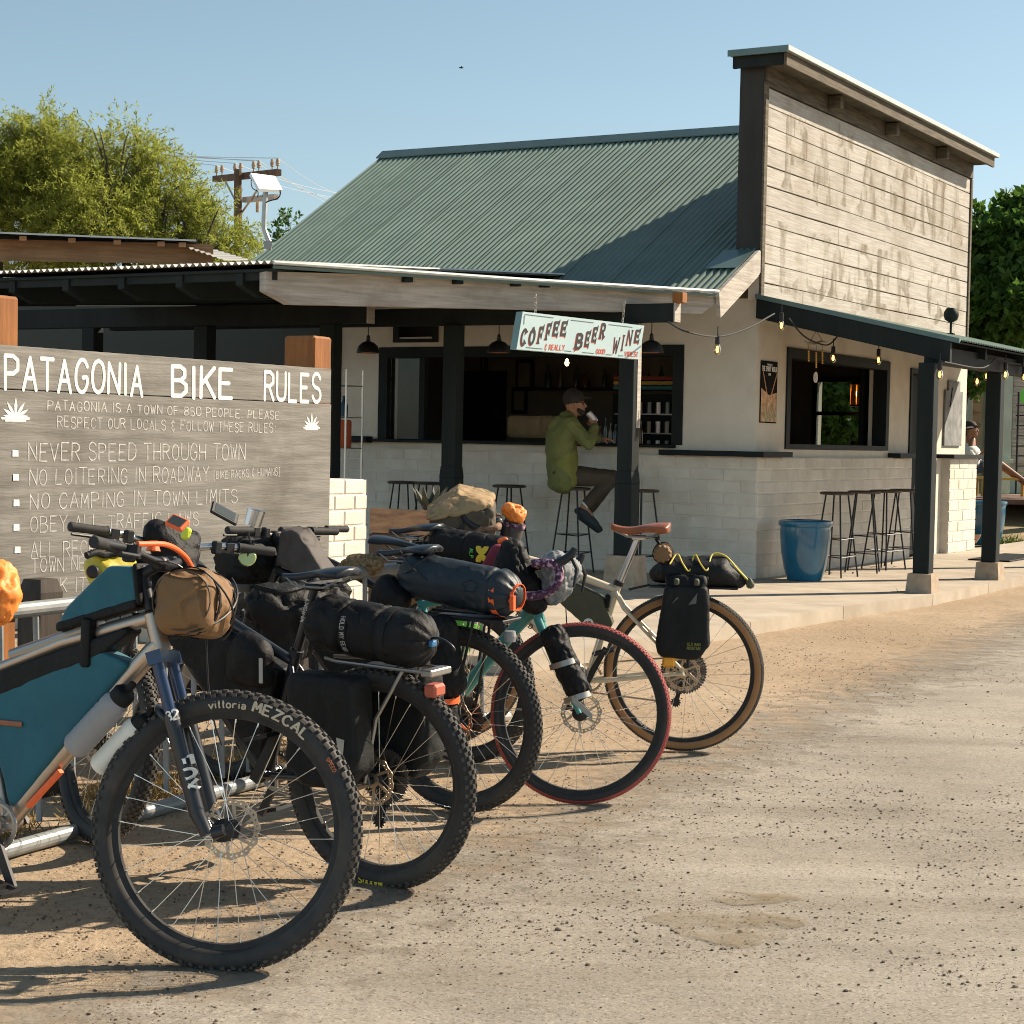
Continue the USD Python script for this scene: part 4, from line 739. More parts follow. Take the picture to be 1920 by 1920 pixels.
# ---- inside the bar
for k, (px, py, w, h) in enumerate(((982, 703, .26, .40), (972, 751, .22, .34), (905, 690, .10, .42))):
    p = onx(px, py, 3.50); t = Thing('picture_frame', 'dark framed picture on the back wall of the bar, ' + ('upper one', 'lower one', 'narrow one at the left')[k], 'picture', p)
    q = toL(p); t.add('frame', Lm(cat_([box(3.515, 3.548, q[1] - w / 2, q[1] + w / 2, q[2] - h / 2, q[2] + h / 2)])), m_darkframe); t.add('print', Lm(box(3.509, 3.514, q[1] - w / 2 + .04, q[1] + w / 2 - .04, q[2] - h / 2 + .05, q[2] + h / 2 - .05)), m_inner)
q = toL(onx(1090, 729, 3.30)); sh = Thing('bottle_shelf', 'dark shelf along the back wall inside the bar', 'shelf', L(3.3, q[1], q[2])); sh.add('board', Lm(box(3.2, 3.545, q[1] - 1.2, q[1] + .75, q[2] - .015, q[2] + .015)), m_darkframe)
r = random.Random(12)
m_glassdk = [M('dark_bottle_%d' % i, c, rough=.15, spec=.6) for i, c in enumerate(((.02, .05, .03), (.09, .04, .015), (.05, .06, .06), (.16, .13, .09)))]
def bottle(p, h, rr, mt, name='bottle', label='bottle', grp=None):
    return solo(name, label, 'bottle', lathe([(0, 0), (rr, 0), (rr, h * .55), (rr * .35, h * .75), (rr * .3, h), (0, h)], 12, p), mt, smooth=40, group=grp)
for k in range(9): bottle(L(3.38, q[1] - 1.05 + k * .2 + r.uniform(-.04, .04), q[2] + .016), r.uniform(.18, .30), r.uniform(.03, .05), m_glassdk[k % 4], label='dark bottle on the shelf along the back wall of the bar', grp='bottles on the back shelf')
for k in range(9):
    p = toL(onx(1125 + k * 9.5, 828, .42)); bottle(L(p[0], p[1], 1.411), r.uniform(.16, .27), r.uniform(.018, .032), m_glassdk[(k * 3 + 1) % 4], label='glass or bottle on the bar counter right of the man', grp='glasses and bottles on the bar counter')
q0 = toL(onx(1240, 760, 2.3)); fr = Thing('bar_fridge', 'dark glass-front fridge full of cans behind the right end of the bar', 'fridge', L(2.35, q0[1], .11))
fr.add('cabinet', Lm(box(2.35, 2.9, q0[1] - .4, q0[1] + .65, .11, 1.98)), m_darkframe)
for j in range(3): fr.add('shelf', Lm(box(2.30, 2.349, q0[1] - .36, q0[1] + .6, 1.30 + j * .22, 1.315 + j * .22)), m_steel)
for j in range(3):
    for k in range(8): fr.add('can', lathe([(0, 0), (.03, 0), (.03, .13), (0, .13)], 8, L(2.322, q0[1] - .30 + k * .115, 1.316 + j * .22)), m_glassdk[(k + j) % 4] if k % 3 else m_can)
for k, c in enumerate(((.30, .07, .05), (.55, .38, .10), (.06, .20, .24))):
    solo('folded_towel', ('red', 'yellow', 'teal')[k] + ' striped towel stacked on the bar fridge', 'towel', Lm(cbox(2.28, 2.85, q0[1] - .38, q0[1] + .62, 2.14 - k * .055, 2.185 - k * .055, .012)), M('towel_%d' % k, c, rough=.9))
for k, (px, py, w, h) in enumerate(((985, 800, .50, .24), (1022, 798, .20, .22))):
    p = toL(onx(px, py, .9)); solo('paper_sack', ('wide', 'small')[k] + ' brown paper sack on the work table inside the bar', 'sack', Lm(cbox(.9, 1.3, p[1] - w / 2, p[1] + w / 2, p[2] - h / 2, p[2] + h / 2, .03)), m_canvas)
solo('work_table', 'work table inside the bar behind the counter', 'table', Lm(cat_([box(.8, 1.6, .8, 4.2, 1.22, 1.26)] + [box(a, a + .05, b, b + .05, .11, 1.22) for a in (.82, 1.53) for b in (.85, 4.1)])), m_darkframe)
wd = Thing('inner_door', 'dark door in the back wall of the bar', 'door', L(3.5, 4.6, .11)); p = toL(onx(893, 760, 3.5)); wd.add('leaf', Lm(box(3.50, 3.548, p[1] - .42, p[1] + .40, .11, 2.3)), m_darkframe); wd.add('knob', trimesh.creation.icosphere(1, .03).apply_translation(L(3.47, p[1] - .33, 1.15)), m_steel)
# room behind the front window: wall shelves, glowing lantern at the end window
p = toL(onx(1652, 700, 6.3)); 
for k, zz in enumerate((1.62, 1.95)):
    t = Thing('wall_shelf', ('lower', 'upper')[k] + ' black bracket shelf inside the front window', 'shelf', L(4.6, 2.5, zz)); t.add('board', Lm(box(3.9, 5.6, 2.55, 2.88, zz, zz + .03)), m_darkframe)
    t.add('bracket', Lm(box(4.2, 4.23, 2.6, 2.88, zz - .18, zz)), m_black); t.add('bracket', Lm(box(5.2, 5.23, 2.6, 2.88, zz - .18, zz)), m_black)
for k in range(4): solo('shelf_jar', ('red', 'white', 'dark', 'brown')[k] + ' jar on the shelf inside the front window', 'jar', lathe([(0, 0), (.08, 0), (.09, .1), (.07, .18), (0, .19)], 14, L(4.1 + k * .38, 2.7, 1.65)), (m_maroon, m_whitepl, m_black, m_canvasdk)[k], smooth=40)
q = toL(onx(1612, 738, 6.7)); lt = Thing('glass_lantern', 'amber stained glass lantern glowing at the end window', 'lantern', L(*q))
for k in range(8):
    a = k * PI / 4; lt.add('amber_pane', Lm(hullpts([(q[0] + .13 * math.cos(a + d), q[1] + .13 * math.sin(a + d), q[2] + z) for d in (.06, .72) for z in (-.16, .12)] + [(q[0] + .128 * math.cos(a + d), q[1] + .128 * math.sin(a + d), q[2] + z) for d in (.06, .72) for z in (-.16, .12)])), M('amber_glass_%d' % k, (.8, .42, .08), rough=.3) if k == 0 else '/World/Looks/amber_glass_0')
lt.add('lamp', trimesh.creation.icosphere(2, .05).apply_translation(L(*q)), m_bulb); lt.add('frame', Lm(cat_([lathe([(.135, -.17), (.14, -.16), (.135, -.15)], 16, q), lathe([(.135, .12), (.14, .13), (.02, .2), (0, .2)], 16, q), tube(q + A(0, 0, .2), q + A(0, 0, .6), .006)])), m_black)

# wire shelf, cooler, planter, brick pier, agave planter at the left of the bar
sx_ = toL(onx(657, 800, -.9)); ws = Thing('wire_shelf', 'chrome wire shelf standing left of the bar window', 'shelf', L(sx_[0], sx_[1], .1))
for a in (-.3, .0):
    for b in (-.15, .13): ws.add('post', Lm(tube((sx_[0] + a, sx_[1] + b, .1), (sx_[0] + a, sx_[1] + b, 2.12), .011, n=8)), m_chrome)
for z in (.5, 1.30, 1.62, 1.95): ws.add('wire_tray', Lm(cat_([tube((sx_[0] + a, sx_[1] - .15, z), (sx_[0] + a, sx_[1] + .13, z), .004, n=6) for a in np.linspace(-.3, 0, 6)] + [tube((sx_[0] - .3, sx_[1] + b, z), (sx_[0], sx_[1] + b, z), .006, n=6) for b in (-.15, .13)])), m_chrome)
co = Thing('drink_cooler', 'orange drink cooler on the wire shelf left of the bar', 'cooler', L(sx_[0] - .15, sx_[1] + .1, 1.305))
co.add('tank', lathe([(0, 0), (.11, 0), (.115, .02), (.115, .27), (.105, .29), (0, .29)], 24, L(sx_[0] - .15, sx_[1] + .02, 1.305)), M('cooler_orange', (.50, .09, .02), rough=.45), smooth=40); co.add('handle', ring_at(L(sx_[0] - .15, sx_[1] + .02, 1.50), BV, .06, .02), m_whitepl)
bottle(L(sx_[0] - .1, sx_[1] + .02, 1.63), .22, .045, M('blue_bottle', (.03, .08, .13), rough=.3), label='blue bottle on the upper tray of the wire shelf')
pr = Thing('brick_pier', 'whitewashed brick wall end right of the rules board', 'wall', L(-5.5, 1.2, .0))
pr.add('core', Lm(box(-6.6, -5.26, 1.012, 1.42, 0, 1.09)), m_mortar)
for k in range(9):
    s = -6.6 - (.13 if k % 2 else .0); z0 = 1.10 - (k + 1) * .118
    while s < -5.28:
        a, b = max(s, -6.6), min(s + .262, -5.25); s += .262
        if b - a > .05: pr.add('brick', rough_up(Lm(cbox(a + .003, b - .003, 1.003, 1.42, z0 + .003, z0 + .115, .010)), .003, 9, k, .12), m_block)
for k in range(9): pr.add('brick', Lm(cbox(-5.264, -5.254, 1.01, 1.41, 1.10 - (k + 1) * .118 + .004, 1.10 - k * .118 - .004, .006)), m_block)
q = toL(at(775, 990, 11.6)); pl = Thing('wooden_planter', 'brown wooden planter box behind the bicycle saddles', 'planter', L(q[0], q[1], .1))
for j in range(5): pl.add('board', Lm(cbox(q[0] - .02, q[0], q[1] - .30, q[1] + .32, .18 + j * .16, .335 + j * .16, .004)), m_pole if j < 4 else M('planter_top_board', (.20, .10, .05), (.42, .22, .10), .5, 7, stretch=(1, 1, 4)))
pl.add('box', Lm(box(q[0] + .001, q[0] + .4, q[1] - .29, q[1] + .31, .16, .93)), m_pole)
ag = Thing('agave', 'small dark spiky agave growing in the wooden planter', 'plant', L(q[0] + .15, q[1], .93))
for k in range(11):
    a = k * 2.4; d = BV * math.cos(a) + BU * math.sin(a); b = L(q[0] + .15, q[1] - .02, .93); ag.add('leaf', hullpts([b + A(0, 0, 0) - np.cross(d, A(0, 0, 1)) * .02, b + np.cross(d, A(0, 0, 1)) * .02, b + d * .07 + A(0, 0, .10) - np.cross(d, A(0, 0, 1)) * .022, b + d * .07 + A(0, 0, .10) + np.cross(d, A(0, 0, 1)) * .022, b + d * .05 + A(0, 0, .12), b + d * .12 + A(0, 0, .19)]), m_olive)

# ================================================================== the rules board on timber posts
AB = -1.6
bd = lambda px, py: on_plane(px, py, L(0, AB), BU)
rb = Thing('rules_board', 'weathered grey plywood board hand lettered PATAGONIA BIKE RULES', 'sign', L(-10.6, AB, .3))
m_ply = M('grey_plywood', (.155, .145, .127), (.235, .222, .197), .85, 4.0, stretch=(.6, .6, 7), bump=.35, bscale=12, c3=(.085, .070, .055), s3=1.8, k3=.55)
zs = 1.583
rb.add('top_panel', Lm(cbox(-11.83, -9.39, AB, AB + .02, zs + .002, 1.760, .002)), m_ply); rb.add('main_panel', Lm(cbox(-11.83, -9.385, AB, AB + .02, .70, zs - .002, .002)), m_ply)
rb.add('back_rail', Lm(box(-11.8, -9.45, AB + .021, AB + .06, .85, .93)), m_pole); 
for x0, x1, zt in ((-11.75, -11.49, 1.965), (-9.46, -9.30, 1.925)):
    rb.add('timber_post', Lm(rough_up(cbox(x0, x1, AB + .06, AB + .25, .0, zt, .012), .003, 8, 2, .08)), m_orangewood)
def board_text(s, p0, p1, hp, th, mat, w=.6, jit=.05, seed=0, name='lettering', gap=.24, yoff=.003):
    a, b = bd(*p0), bd(*p1); ln = np.linalg.norm(b - a); d = (b - a) / ln; h = hp / FPX * (a[1] + b[1]) / 2
    g = text(s, h, w, gap, th, jit=jit, seed=seed, fit=ln); n = -BU
    add_letters(rb, lay(g, lambda x, y: a + d * x + A(0, 0, 1) * y + n * .0010, .0003, n), mat)
board_text('PATAGONIA', (6, 727), (268, 741), 58, .135, m_paintw, seed=1, jit=.04); board_text('BIKE', (319, 743), (436, 747), 55, .14, m_paintw, seed=2, jit=.03); board_text('RULES', (494, 748), (602, 754), 51, .14, m_paintw, seed=3, jit=.03)
board_text('PATAGONIA IS A TOWN OF 850 PEOPLE. PLEASE', (88, 768), (523, 786), 16, .105, m_chalk, seed=4, jit=.06); board_text('RESPECT OUR LOCALS & FOLLOW THESE RULES:', (106, 801), (516, 811), 18, .09, m_chalk, seed=5, jit=.06)
board_text('NEVER SPEED THROUGH TOWN', (52, 864), (460, 861), 30, .075, m_chalk, seed=6)
board_text('NO LOITERING IN ROADWAY', (54, 909), (391, 902), 28, .068, m_chalk, seed=7); board_text('[BIKE RACKS & HUMANS]', (400, 898), (524, 891), 14, .09, m_chalk, seed=8)
board_text('NO CAMPING IN TOWN LIMITS', (55, 955), (445, 943), 27, .066, m_chalk, seed=9); board_text('OBEY ALL TRAFFIC LAWS', (56, 998), (372, 985), 27, .066, m_chalk, seed=10)
board_text('ALL RECREATION', (57, 1045), (262, 1036), 27, .068, m_chalk, seed=11); board_text('END OF', (533, 1010), (589, 1004), 16, .10, m_chalk, seed=12)
board_text('TOWN NE', (58, 1074), (160, 1068), 26, .068, m_chalk, seed=13); board_text('PACK IT', (57, 1115), (162, 1108), 26, .068, m_chalk, seed=14)
for x, y in ((28, 850), (29, 895), (30, 943), (30, 989), (32, 1031)):
    c = bd(x, y); rb.add('bullet_square', tm([c + BV * a + A(0, 0, b) - BU * .0026 for a, b in ((-.016, -.013), (.017, -.013), (.016, .013), (-.015, .014))], [[0, 1, 2], [0, 2, 3]]), m_paintw)
for cx, cy, s in ((29, 783, 1.25), (584, 801, 1.1)):
    c = bd(cx, cy); K = .042 * s * 1.5; g = [LineString([(-.75, -.05), (.75, -.03)]).buffer(.06), LineString([(-.55, -.17), (.55, -.15)]).buffer(.05)]
    for ang, ln in ((8, .72), (32, .85), (58, .95), (90, 1.05), (122, .95), (148, .85), (172, .72)):
        ca, sa = math.cos(math.radians(ang)), math.sin(math.radians(ang)); g.append(Polygon([(-sa * .05, ca * .05), (ca * ln * .6 - sa * .085, sa * ln * .6 + ca * .085), (ca * ln, sa * ln), (ca * ln * .6 + sa * .085, sa * ln * .6 - ca * .085), (sa * .05, -ca * .05)]))
    rb.add('agave_emblem', lay(unary_union(g), lambda x, y: c + BV * x * K * 1.25 + A(0, 0, y * K) - BU * .0010, .0003, -BU), m_paintw)
# low dark fence behind the rack
for k, (x, a) in enumerate(((-11.76, 0), (-10.4, .02), (-9.1, 0))):
    h = .845 if k == 0 else .60
    P = [(x + sx * .06, -1.93 + sy * .06, z) for sx in (-1, 1) for sy in (-1, 1) for z in (0, h - .05)] + [(x + sx * .045, -1.93 + sy * .045, h) for sx in (-1, 1) for sy in (-1, 1)]
    solo('fence_post', ('dark wooden post with a pointed top below the rules board', 'short dark post hidden behind the handlebars', 'short dark post hidden behind the saddles')[k], 'post', Lm(hullpts(P)), M('dark_post_wood', (.022, .016, .012), (.05, .038, .028), .8, 8, stretch=(2, 2, .4), bump=.4, bscale=14) if k == 0 else '/World/Looks/dark_post_wood')
solo('fence_rail', 'dark wooden rail low behind the bicycle rack', 'rail', Lm(box(-12.6, -8.6, -1.84, -1.79, .28, .40)), '/World/Looks/dark_post_wood')

# bicycle rack: galvanised rails with uprights, parallel to the street
rk = Thing('bicycle_rack', 'galvanised steel bicycle rack holding the bikes', 'bike rack', L(-10.6, -2.5, 0))
r0, r1 = gnd(0, 1598, .03), gnd(905, 1346, .03); dr_ = (r1 - r0) / np.linalg.norm(r1 - r0); r0 = r0 - dr_ * 1.2
rk.add('bottom_rail', ptube([r0 + A(0, 0, .0), r1], .027, 14), m_galv)
t0, t1 = at(20, 1146, 6.35), at(155, 1131, 6.66); dt_ = (t1 - t0) / np.linalg.norm(t1 - t0)
rk.add('top_rail', ptube([t0 - dt_ * 1.0, t0 + dt_ * 3.4], .027, 14), m_galv)
for k in range(25):
    p = t0 - dt_ * .9 + dt_ *   .17 * k; rk.add('upright', tube(p, A(p[0] + .02, p[1], .06), .011, n=8), m_galv)
0 and rk.add('rear_rail', ptube([A(t0[0] + .02, t0[1], .05) - dt_ * 1.0, A(t0[0] + .02, t0[1], .05) + dt_ * 3.4], .022, 12), m_galv)
rk.add('foot', cat_([ptube([r1, r1 + A(.13, .09, .0)], .026, 12)]), m_whitepl)

# ================================================================== bicycles
def rotm(axis, ang):
    return trimesh.transformations.rotation_matrix(ang, axis)[:3, :3]
def revolve_y(prof, n=84):                     # closed profile of (radius, y) turned about the y axis
    prof = np.asarray(prof, float); k = len(prof); th = np.arange(n) * 2 * PI / n
    v = np.stack([prof[:, 0][None] * np.cos(th)[:, None], np.broadcast_to(prof[:, 1][None], (n, k)), prof[:, 0][None] * np.sin(th)[:, None]], -1).reshape(-1, 3)
    i, j = np.meshgrid(np.arange(n), np.arange(k), indexing='ij'); i2, j2 = (i + 1) % n, (j + 1) % k
    a, b, c, d = i * k + j, i * k + j2, i2 * k + j2, i2 * k + j
    return tm(v, np.vstack([np.stack([a, b, c], -1).reshape(-1, 3), np.stack([a, c, d], -1).reshape(-1, 3)]))
def knobs(R, rt, rows, n, size):
    V = trimesh.creation.box([1, 1, 1]); bv, bf = V.vertices, V.faces; v, f = [], []; c = 0
    for q, (ph, st, sx, sy) in enumerate(rows):
        for i in range(n):
            th = 2 * PI * (i + st) / n; er = A(math.cos(th), 0, math.sin(th)); et = A(-math.sin(th), 0, math.cos(th)); ey = A(0, 1, 0)
            nd = er * math.cos(ph) + ey * math.sin(ph); ad = -er * math.sin(ph) + ey * math.cos(ph)
            p = er * (R - rt) + nd * (rt + size * .35); v.append(p + bv[:, :1] * et * sx + bv[:, 1:2] * ad * sy + bv[:, 2:] * nd * size * 1.3); f.append(bf + c); c += 8
    return tm(np.vstack(v), np.vstack(f))
def gear(r, teeth, hole, arms=5, ring=.012):
    th = np.linspace(0, 2 * PI, teeth * 4, endpoint=False); rr = r + np.where((np.arange(teeth * 4) % 4) < 2, .0035, -.002)
    g = Polygon(np.c_[rr * np.cos(th), rr * np.sin(th)])
    if r > .045:
        inner = Point(0, 0).buffer(r - ring); sp_ = unary_union([LineString([(0, 0), (r * math.cos(a), r * math.sin(a))]).buffer(.006) for a in np.arange(arms) * 2 * PI / arms] + [Point(0, 0).buffer(max(hole, .022))])
        g = g.difference(inner.difference(sp_))
    return g.difference(Point(0, 0).buffer(hole))
def disc(g, y, th=.002): return place(extrude(g, th), (0, y, 0), (1, 0, 0), (0, 0, 1))
def rotor_shape(r):
    th = np.linspace(0, 2 * PI, 96, endpoint=False); g = Polygon(np.c_[(r + .0025 * np.sin(th * 12)) * np.cos(th), (r + .0025 * np.sin(th * 12)) * np.sin(th)]).difference(Point(0, 0).buffer(r - .016))
    holes = unary_union([Point((r - .008) * math.cos(a), (r - .008) * math.sin(a)).buffer(.003, 4) for a in np.arange(30) * 2 * PI / 30])
    arms = unary_union([LineString([(.018 * math.cos(a), .018 * math.sin(a)), ((r - .012) * math.cos(a + .5), (r - .012) * math.sin(a + .5))]).buffer(.0045) for a in np.arange(6) * PI / 3])
    return g.difference(holes).union(arms).union(Point(0, 0).buffer(.024)).difference(Point(0, 0).buffer(.012))
def wheel(R, rt, rim_h=.020, nsp=28, kn=76, rows='mtb', rotor=.08, rotor_side=1, cassette=None, seed=0):
    o = {}
    ri = R - 2 * rt + .012
    a = np.linspace(-2.55, 2.55, 22); o['tyre'] = revolve_y([(R - rt + rt * math.cos(x) * (1.0), rt * math.sin(x)) for x in a] + [(ri - .002, -.008), (ri - .002, .008)])
    RW = {'mtb': [(-.16, 0, .012, .011), (.16, .5, .012, .011), (-.52, .5, .010, .009), (.52, 0, .010, .009), (-.92, 0, .012, .009), (.92, .5, .012, .009)], 'gravel': [(-.12, 0, .007, .006), (.12, .5, .007, .006), (-.4, .5, .006, .006), (.4, 0, .006, .006), (-.75, 0, .008, .006), (.75, .5, .008, .006)]}[rows]
    o['tread'] = knobs(R, rt, RW, kn if rows == 'mtb' else kn + 40, .0048 if rows == 'mtb' else .0026)
    w = .016; o['rim'] = revolve_y([(ri + .003, -w), (ri - .004, -w - .001), (ri - rim_h, -.009), (ri - rim_h - .003, 0), (ri - rim_h, .009), (ri - .004, w + .001), (ri + .003, w)])
    sp_ = []
    for k in range(nsp):
        side = 1 if k % 2 else -1; tr = 1 if (k // 2) % 2 else -1; th = 2 * PI * k / nsp; t2 = th + tr * .85
        sp_.append(tube((.027 * math.cos(t2), side * .030, .027 * math.sin(t2)), ((ri - rim_h) * math.cos(th), side * .003, (ri - rim_h) * math.sin(th)), .00115, n=5))
        sp_.append(tube(((ri - rim_h - .013) * math.cos(th), side * .0035, (ri - rim_h - .013) * math.sin(th)), ((ri - rim_h + .002) * math.cos(th), side * .003, (ri - rim_h + .002) * math.sin(th)), .0021, n=5))
    o['spokes'] = cat_(sp_)
    Y = trimesh.transformations.rotation_matrix(-PI / 2, [1, 0, 0])
    hub = lathe([(0, -.062), (.009, -.062), (.009, -.045), (.014, -.042), (.031, -.032), (.031, -.027), (.015, -.022), (.013, 0), (.015, .022), (.031, .027), (.031, .032), (.014, .042), (.009, .045), (.009, .062), (0, .062)], 20); hub.apply_transform(Y); o['hub'] = hub
    if rotor: o['brake_rotor'] = disc(rotor_shape(rotor), .043 * rotor_side + (0 if rotor_side > 0 else 0))
    if cassette:
        gs_ = []
        for k, f in enumerate(np.linspace(1, .28, 9)): gs_.append(disc(gear(cassette * f, int(12 + 38 * f), .016, 6, .010), -.030 - .0042 * k if rotor_side > 0 else .030 + .0042 * k, .0018))
        o['cassette'] = cat_(gs_)
    return o
def arc_text(s, h, R0, ang0, dang_sign, y, th=.15, w=.62, fit=None, up=1):
    """Lettering bent round the y axis at radius R0 starting at ang0 (radians in the x-z plane)."""
    g = text(s, h, w, .22, th, cap=2, fit=fit); m = extrude(g, .0012).subdivide_to_size(.02); v = m.vertices.copy()
    a = ang0 + dang_sign * v[:, 0] / R0; r = R0 + up * v[:, 1]; m.vertices = np.stack([r * np.cos(a), y(v[:, 1]) + 0 * r + np.sign(y(0)) * v[:, 2], r * np.sin(a)], 1); return m
def saddle_mesh(L_=.272, W=.142, nose=.034, th=.024, tip=.0):
    S = []; n = 18
    for i in range(22):
        t = i / 21; x = -L_ / 2 + L_ * t; hw = (nose / 2 + (W - nose) / 2 * (1 / (1 + math.exp((t - .38) * 13)))) * (1 - max(0, (t - .94) / .06) ** 2 * .5) * (1 - max(0, (.05 - t) / .05) ** 2 * .55)
        z = .014 * math.cos((t - .1) * PI * 1.2) - .008 * t + tip * max(0, t - .6) ** 1.5; b = th * (1 - .3 * t) * (1 + .25 * math.exp(-((t - .15) / .12) ** 2))
        for k in range(n):
            a = 2 * PI * k / n; yy = hw * math.copysign(abs(math.cos(a)) ** .75, math.cos(a)); zz = math.sin(a); S.append((x, yy, z + (zz * .011 if zz > 0 else zz * b * (.35 + .65 * abs(math.cos(a)) ** .6)) - .012 * (abs(yy) / (W / 2)) ** 2))
    v = np.array(S + [S_ for S_ in (np.mean(S[:n], 0), np.mean(S[-n:], 0))]); m = 22
    i, j = np.meshgrid(np.arange(m - 1), np.arange(n), indexing='ij'); j2 = (j + 1) % n
    f = np.vstack([np.stack([i * n + j, i * n + j2, (i + 1) * n + j2], -1).reshape(-1, 3), np.stack([i * n + j, (i + 1) * n + j2, (i + 1) * n + j], -1).reshape(-1, 3)]); J = np.arange(n)
    f = np.vstack([f, np.stack([np.full(n, m * n), (J + 1) % n, J], 1), np.stack([np.full(n, m * n + 1), (m - 1) * n + J, (m - 1) * n + (J + 1) % n], 1)]); q = tm(v, f); q.fix_normals(); return q
class Bike:
    def __init__(s, label, rear, heading, wb=1.16, R=.367, rt=.029, ha=67, fork='susp', steer=0, lean=0, fr=None, frk=None, rim=None, tyre=None, tyre_f=None, tread=None, saddle=None, seat=(.20, 1.0), post=None, bar='flat', barz=.10, rows='mtb', cass=.085, barw=.76, front=True, tube_r=1.0, rear_wheel=True, grip=None, tape=None, stack=.11, top_drop=.0, group='bicycles parked along the rack', spokes=28):
        s.wb, s.R = wb, R
        c, n_ = math.cos(math.radians(heading)), math.sin(math.radians(heading)); Rz = np.array([[c, -n_, 0], [n_, c, 0], [0, 0, 1]]); s.rot = Rz @ rotm([1, 0, 0], math.radians(lean)); s.o = A(rear[0], rear[1], .004)
        s.T = Thing('bicycle', label, 'bicycle', s.o, group=group)
        fr = fr or m_blackfr; frk = frk or fr; rim = rim or m_blackrub; tyre = tyre or m_tyre; tread = tread or m_tread
        fa, ra = A(wb, 0, R), A(0, 0, R); ax = A(-math.cos(math.radians(ha)), 0, math.sin(math.radians(ha))); px = A(ax[2], 0, -ax[0])
        a2c = .50 if fork == 'susp' else .42; off = .045; hb = fa - px * off + ax * a2c; ht = hb + ax * stack; bb = A(.44, 0, .315); s.hb, s.ht, s.bb, s.ax, s.px, s.fa = hb, ht, bb, ax, px, fa
        sa = A(-math.cos(math.radians(73.5)), 0, math.sin(math.radians(73.5))); stt = bb + sa * (.46 - top_drop); sad = A(seat[0], 0, seat[1]); s.stt, s.sad = stt, sad
        q = tube_r
        s.sr = rotm(ax, math.radians(steer)); s.sc = hb
        st = lambda p: (np.asarray(p) - s.sc) @ s.sr.T + s.sc; s.st = st
        def stm(m): m = m.copy(); m.vertices = st(m.vertices); return m
        add = lambda nm, m, mt, **k: s.T.add(nm, s.Wm(m), mt, **k)
        # frame
        f = [ptube([ht - ax * .01, hb + ax * .005], [.024 * q, .026 * q], 16), ptube([ht - ax * .02, ht * .5 + stt * .5 + A(0, 0, -.006), stt - sa * .02], [.021 * q, .020 * q, .016 * q], 14), ptube(bez([hb + ax * .028, hb + ax * .01 + A(-.06, 0, -.02), bb], 9), .027 * q, 16), ptube([bb, stt + sa * .015], [.020 * q, .0175 * q], 14)]
        by = trimesh.creation.cylinder(.024, .075, sections=20); by.apply_transform(trimesh.transformations.rotation_matrix(PI / 2, [1, 0, 0])); by.apply_translation(bb); f.append(by)
        for y in (-1, 1):
            f.append(ptube([bb + A(-.01, y * .03, 0), bb + A(-.10, y * .042, .008), ra + A(.03, y * .068, 0)], [.013, .012, .009], 10)); f.append(ptube([stt + sa * -.03 + A(0, y * .016, 0), stt + sa * -.07 + A(-.05, y * .045, -.03), ra + A(.01, y * .068, .025)], [.010, .0095, .008], 10))
            f.append(ptube([ra + A(.03, y * .068, -.0), ra + A(0, y * .068, 0), ra + A(.008, y * .068, .03)], [.011, .016, .010], 8))
        add('frame', cat_(f), fr, smooth=40)
        add('seatpost', cat_([tube(stt - sa * .03, sad - A(0, 0, .045) + A(.01, 0, 0), .0148, n=14), cbox(sad[0] - .03, sad[0] + .04, -.022, .022, sad[2] - .058, sad[2] - .036, .006)]), post or m_blackfr, smooth=40)
        sm = saddle_mesh(th=.042, nose=.05, W=.16, tip=.10) if saddle is m_leather else saddle_mesh(); sm.apply_translation(sad); sp_ = add('saddle', sm, saddle or m_saddle, smooth=50)
        s.T.add('rails', s.Wm(cat_([ptube(sad + A(1, 1, 1) * np.array([(-.10, y * .9, -.022), (-.05, y * .75, -.045), (.06, y * .75, -.045), (.115, y * .3, -.022)]), .0035, 6) for y in (-.045, .045)])), m_steel, parent=sp_)
        add('seat_clamp', lathe([(.019, -.012), (.024, -.01), (.024, .01), (.019, .012)], 14).apply_transform(trimesh.transformations.rotation_matrix(-math.radians(16.5), [0, 1, 0])).apply_translation(stt + sa * .012), m_black)
        # crankset
        cy = -.048
        gm = place(extrude(gear(.066, 32, .018, 4, .011), .004), bb + A(0, cy + .002, 0), (1, 0, 0), (0, 0, 1)); ck_ = add('chainring', gm, m_steel)
        ca = math.radians(-62); cd = A(math.cos(ca), 0, math.sin(ca)); arm = lambda d, y: hullpts([bb + A(0, y, 0) + d * k + A(0, yy, 0) + np.cross(d, A(0, 1, 0)) * w for k, ww in ((-.015, .017), (.182, .012)) for yy in (-.006, .006) for w in (-ww, ww)])
        add('crank_arm', arm(cd, cy - .026), m_black); add('crank_arm', arm(-cd, .062), m_black)
        for d, y in ((cd, cy - .085), (-cd, .125)):
            c_ = bb + d * .172 + A(0, y, 0); g = Polygon([(-.05, -.045), (.05, -.045), (.055, 0), (.05, .045), (-.05, .045), (-.055, 0)]); g = g.difference(sbox(-.038, -.034, -.006, .034)).difference(sbox(.006, -.034, .038, .034))
            pm = place(extrude(g, .012), c_ + A(0, 0, -.006), (1, 0, 0), (0, 1, 0)); pm.vertices = (pm.vertices - c_) @ rotm([0, 1, 0], .25).T + c_; add('pedal', pm, m_black)
        rc_ = (cass or .03) * .62
        ch = [bb + A(.0, cy, .066), ra + A(0, cy, rc_), ]; lowc = [bb + A(0, cy, -.066), A(.03, cy, R - .155), ]
        add('chain', cat_([ptube(ch, .0042, 5), ptube(lowc, .0042, 5), ptube(bb + np.array([(.066 * math.cos(a), cy, .066 * math.sin(a)) for a in np.linspace(-PI / 2, PI / 2, 12)]), .0042, 5)]), m_steel)
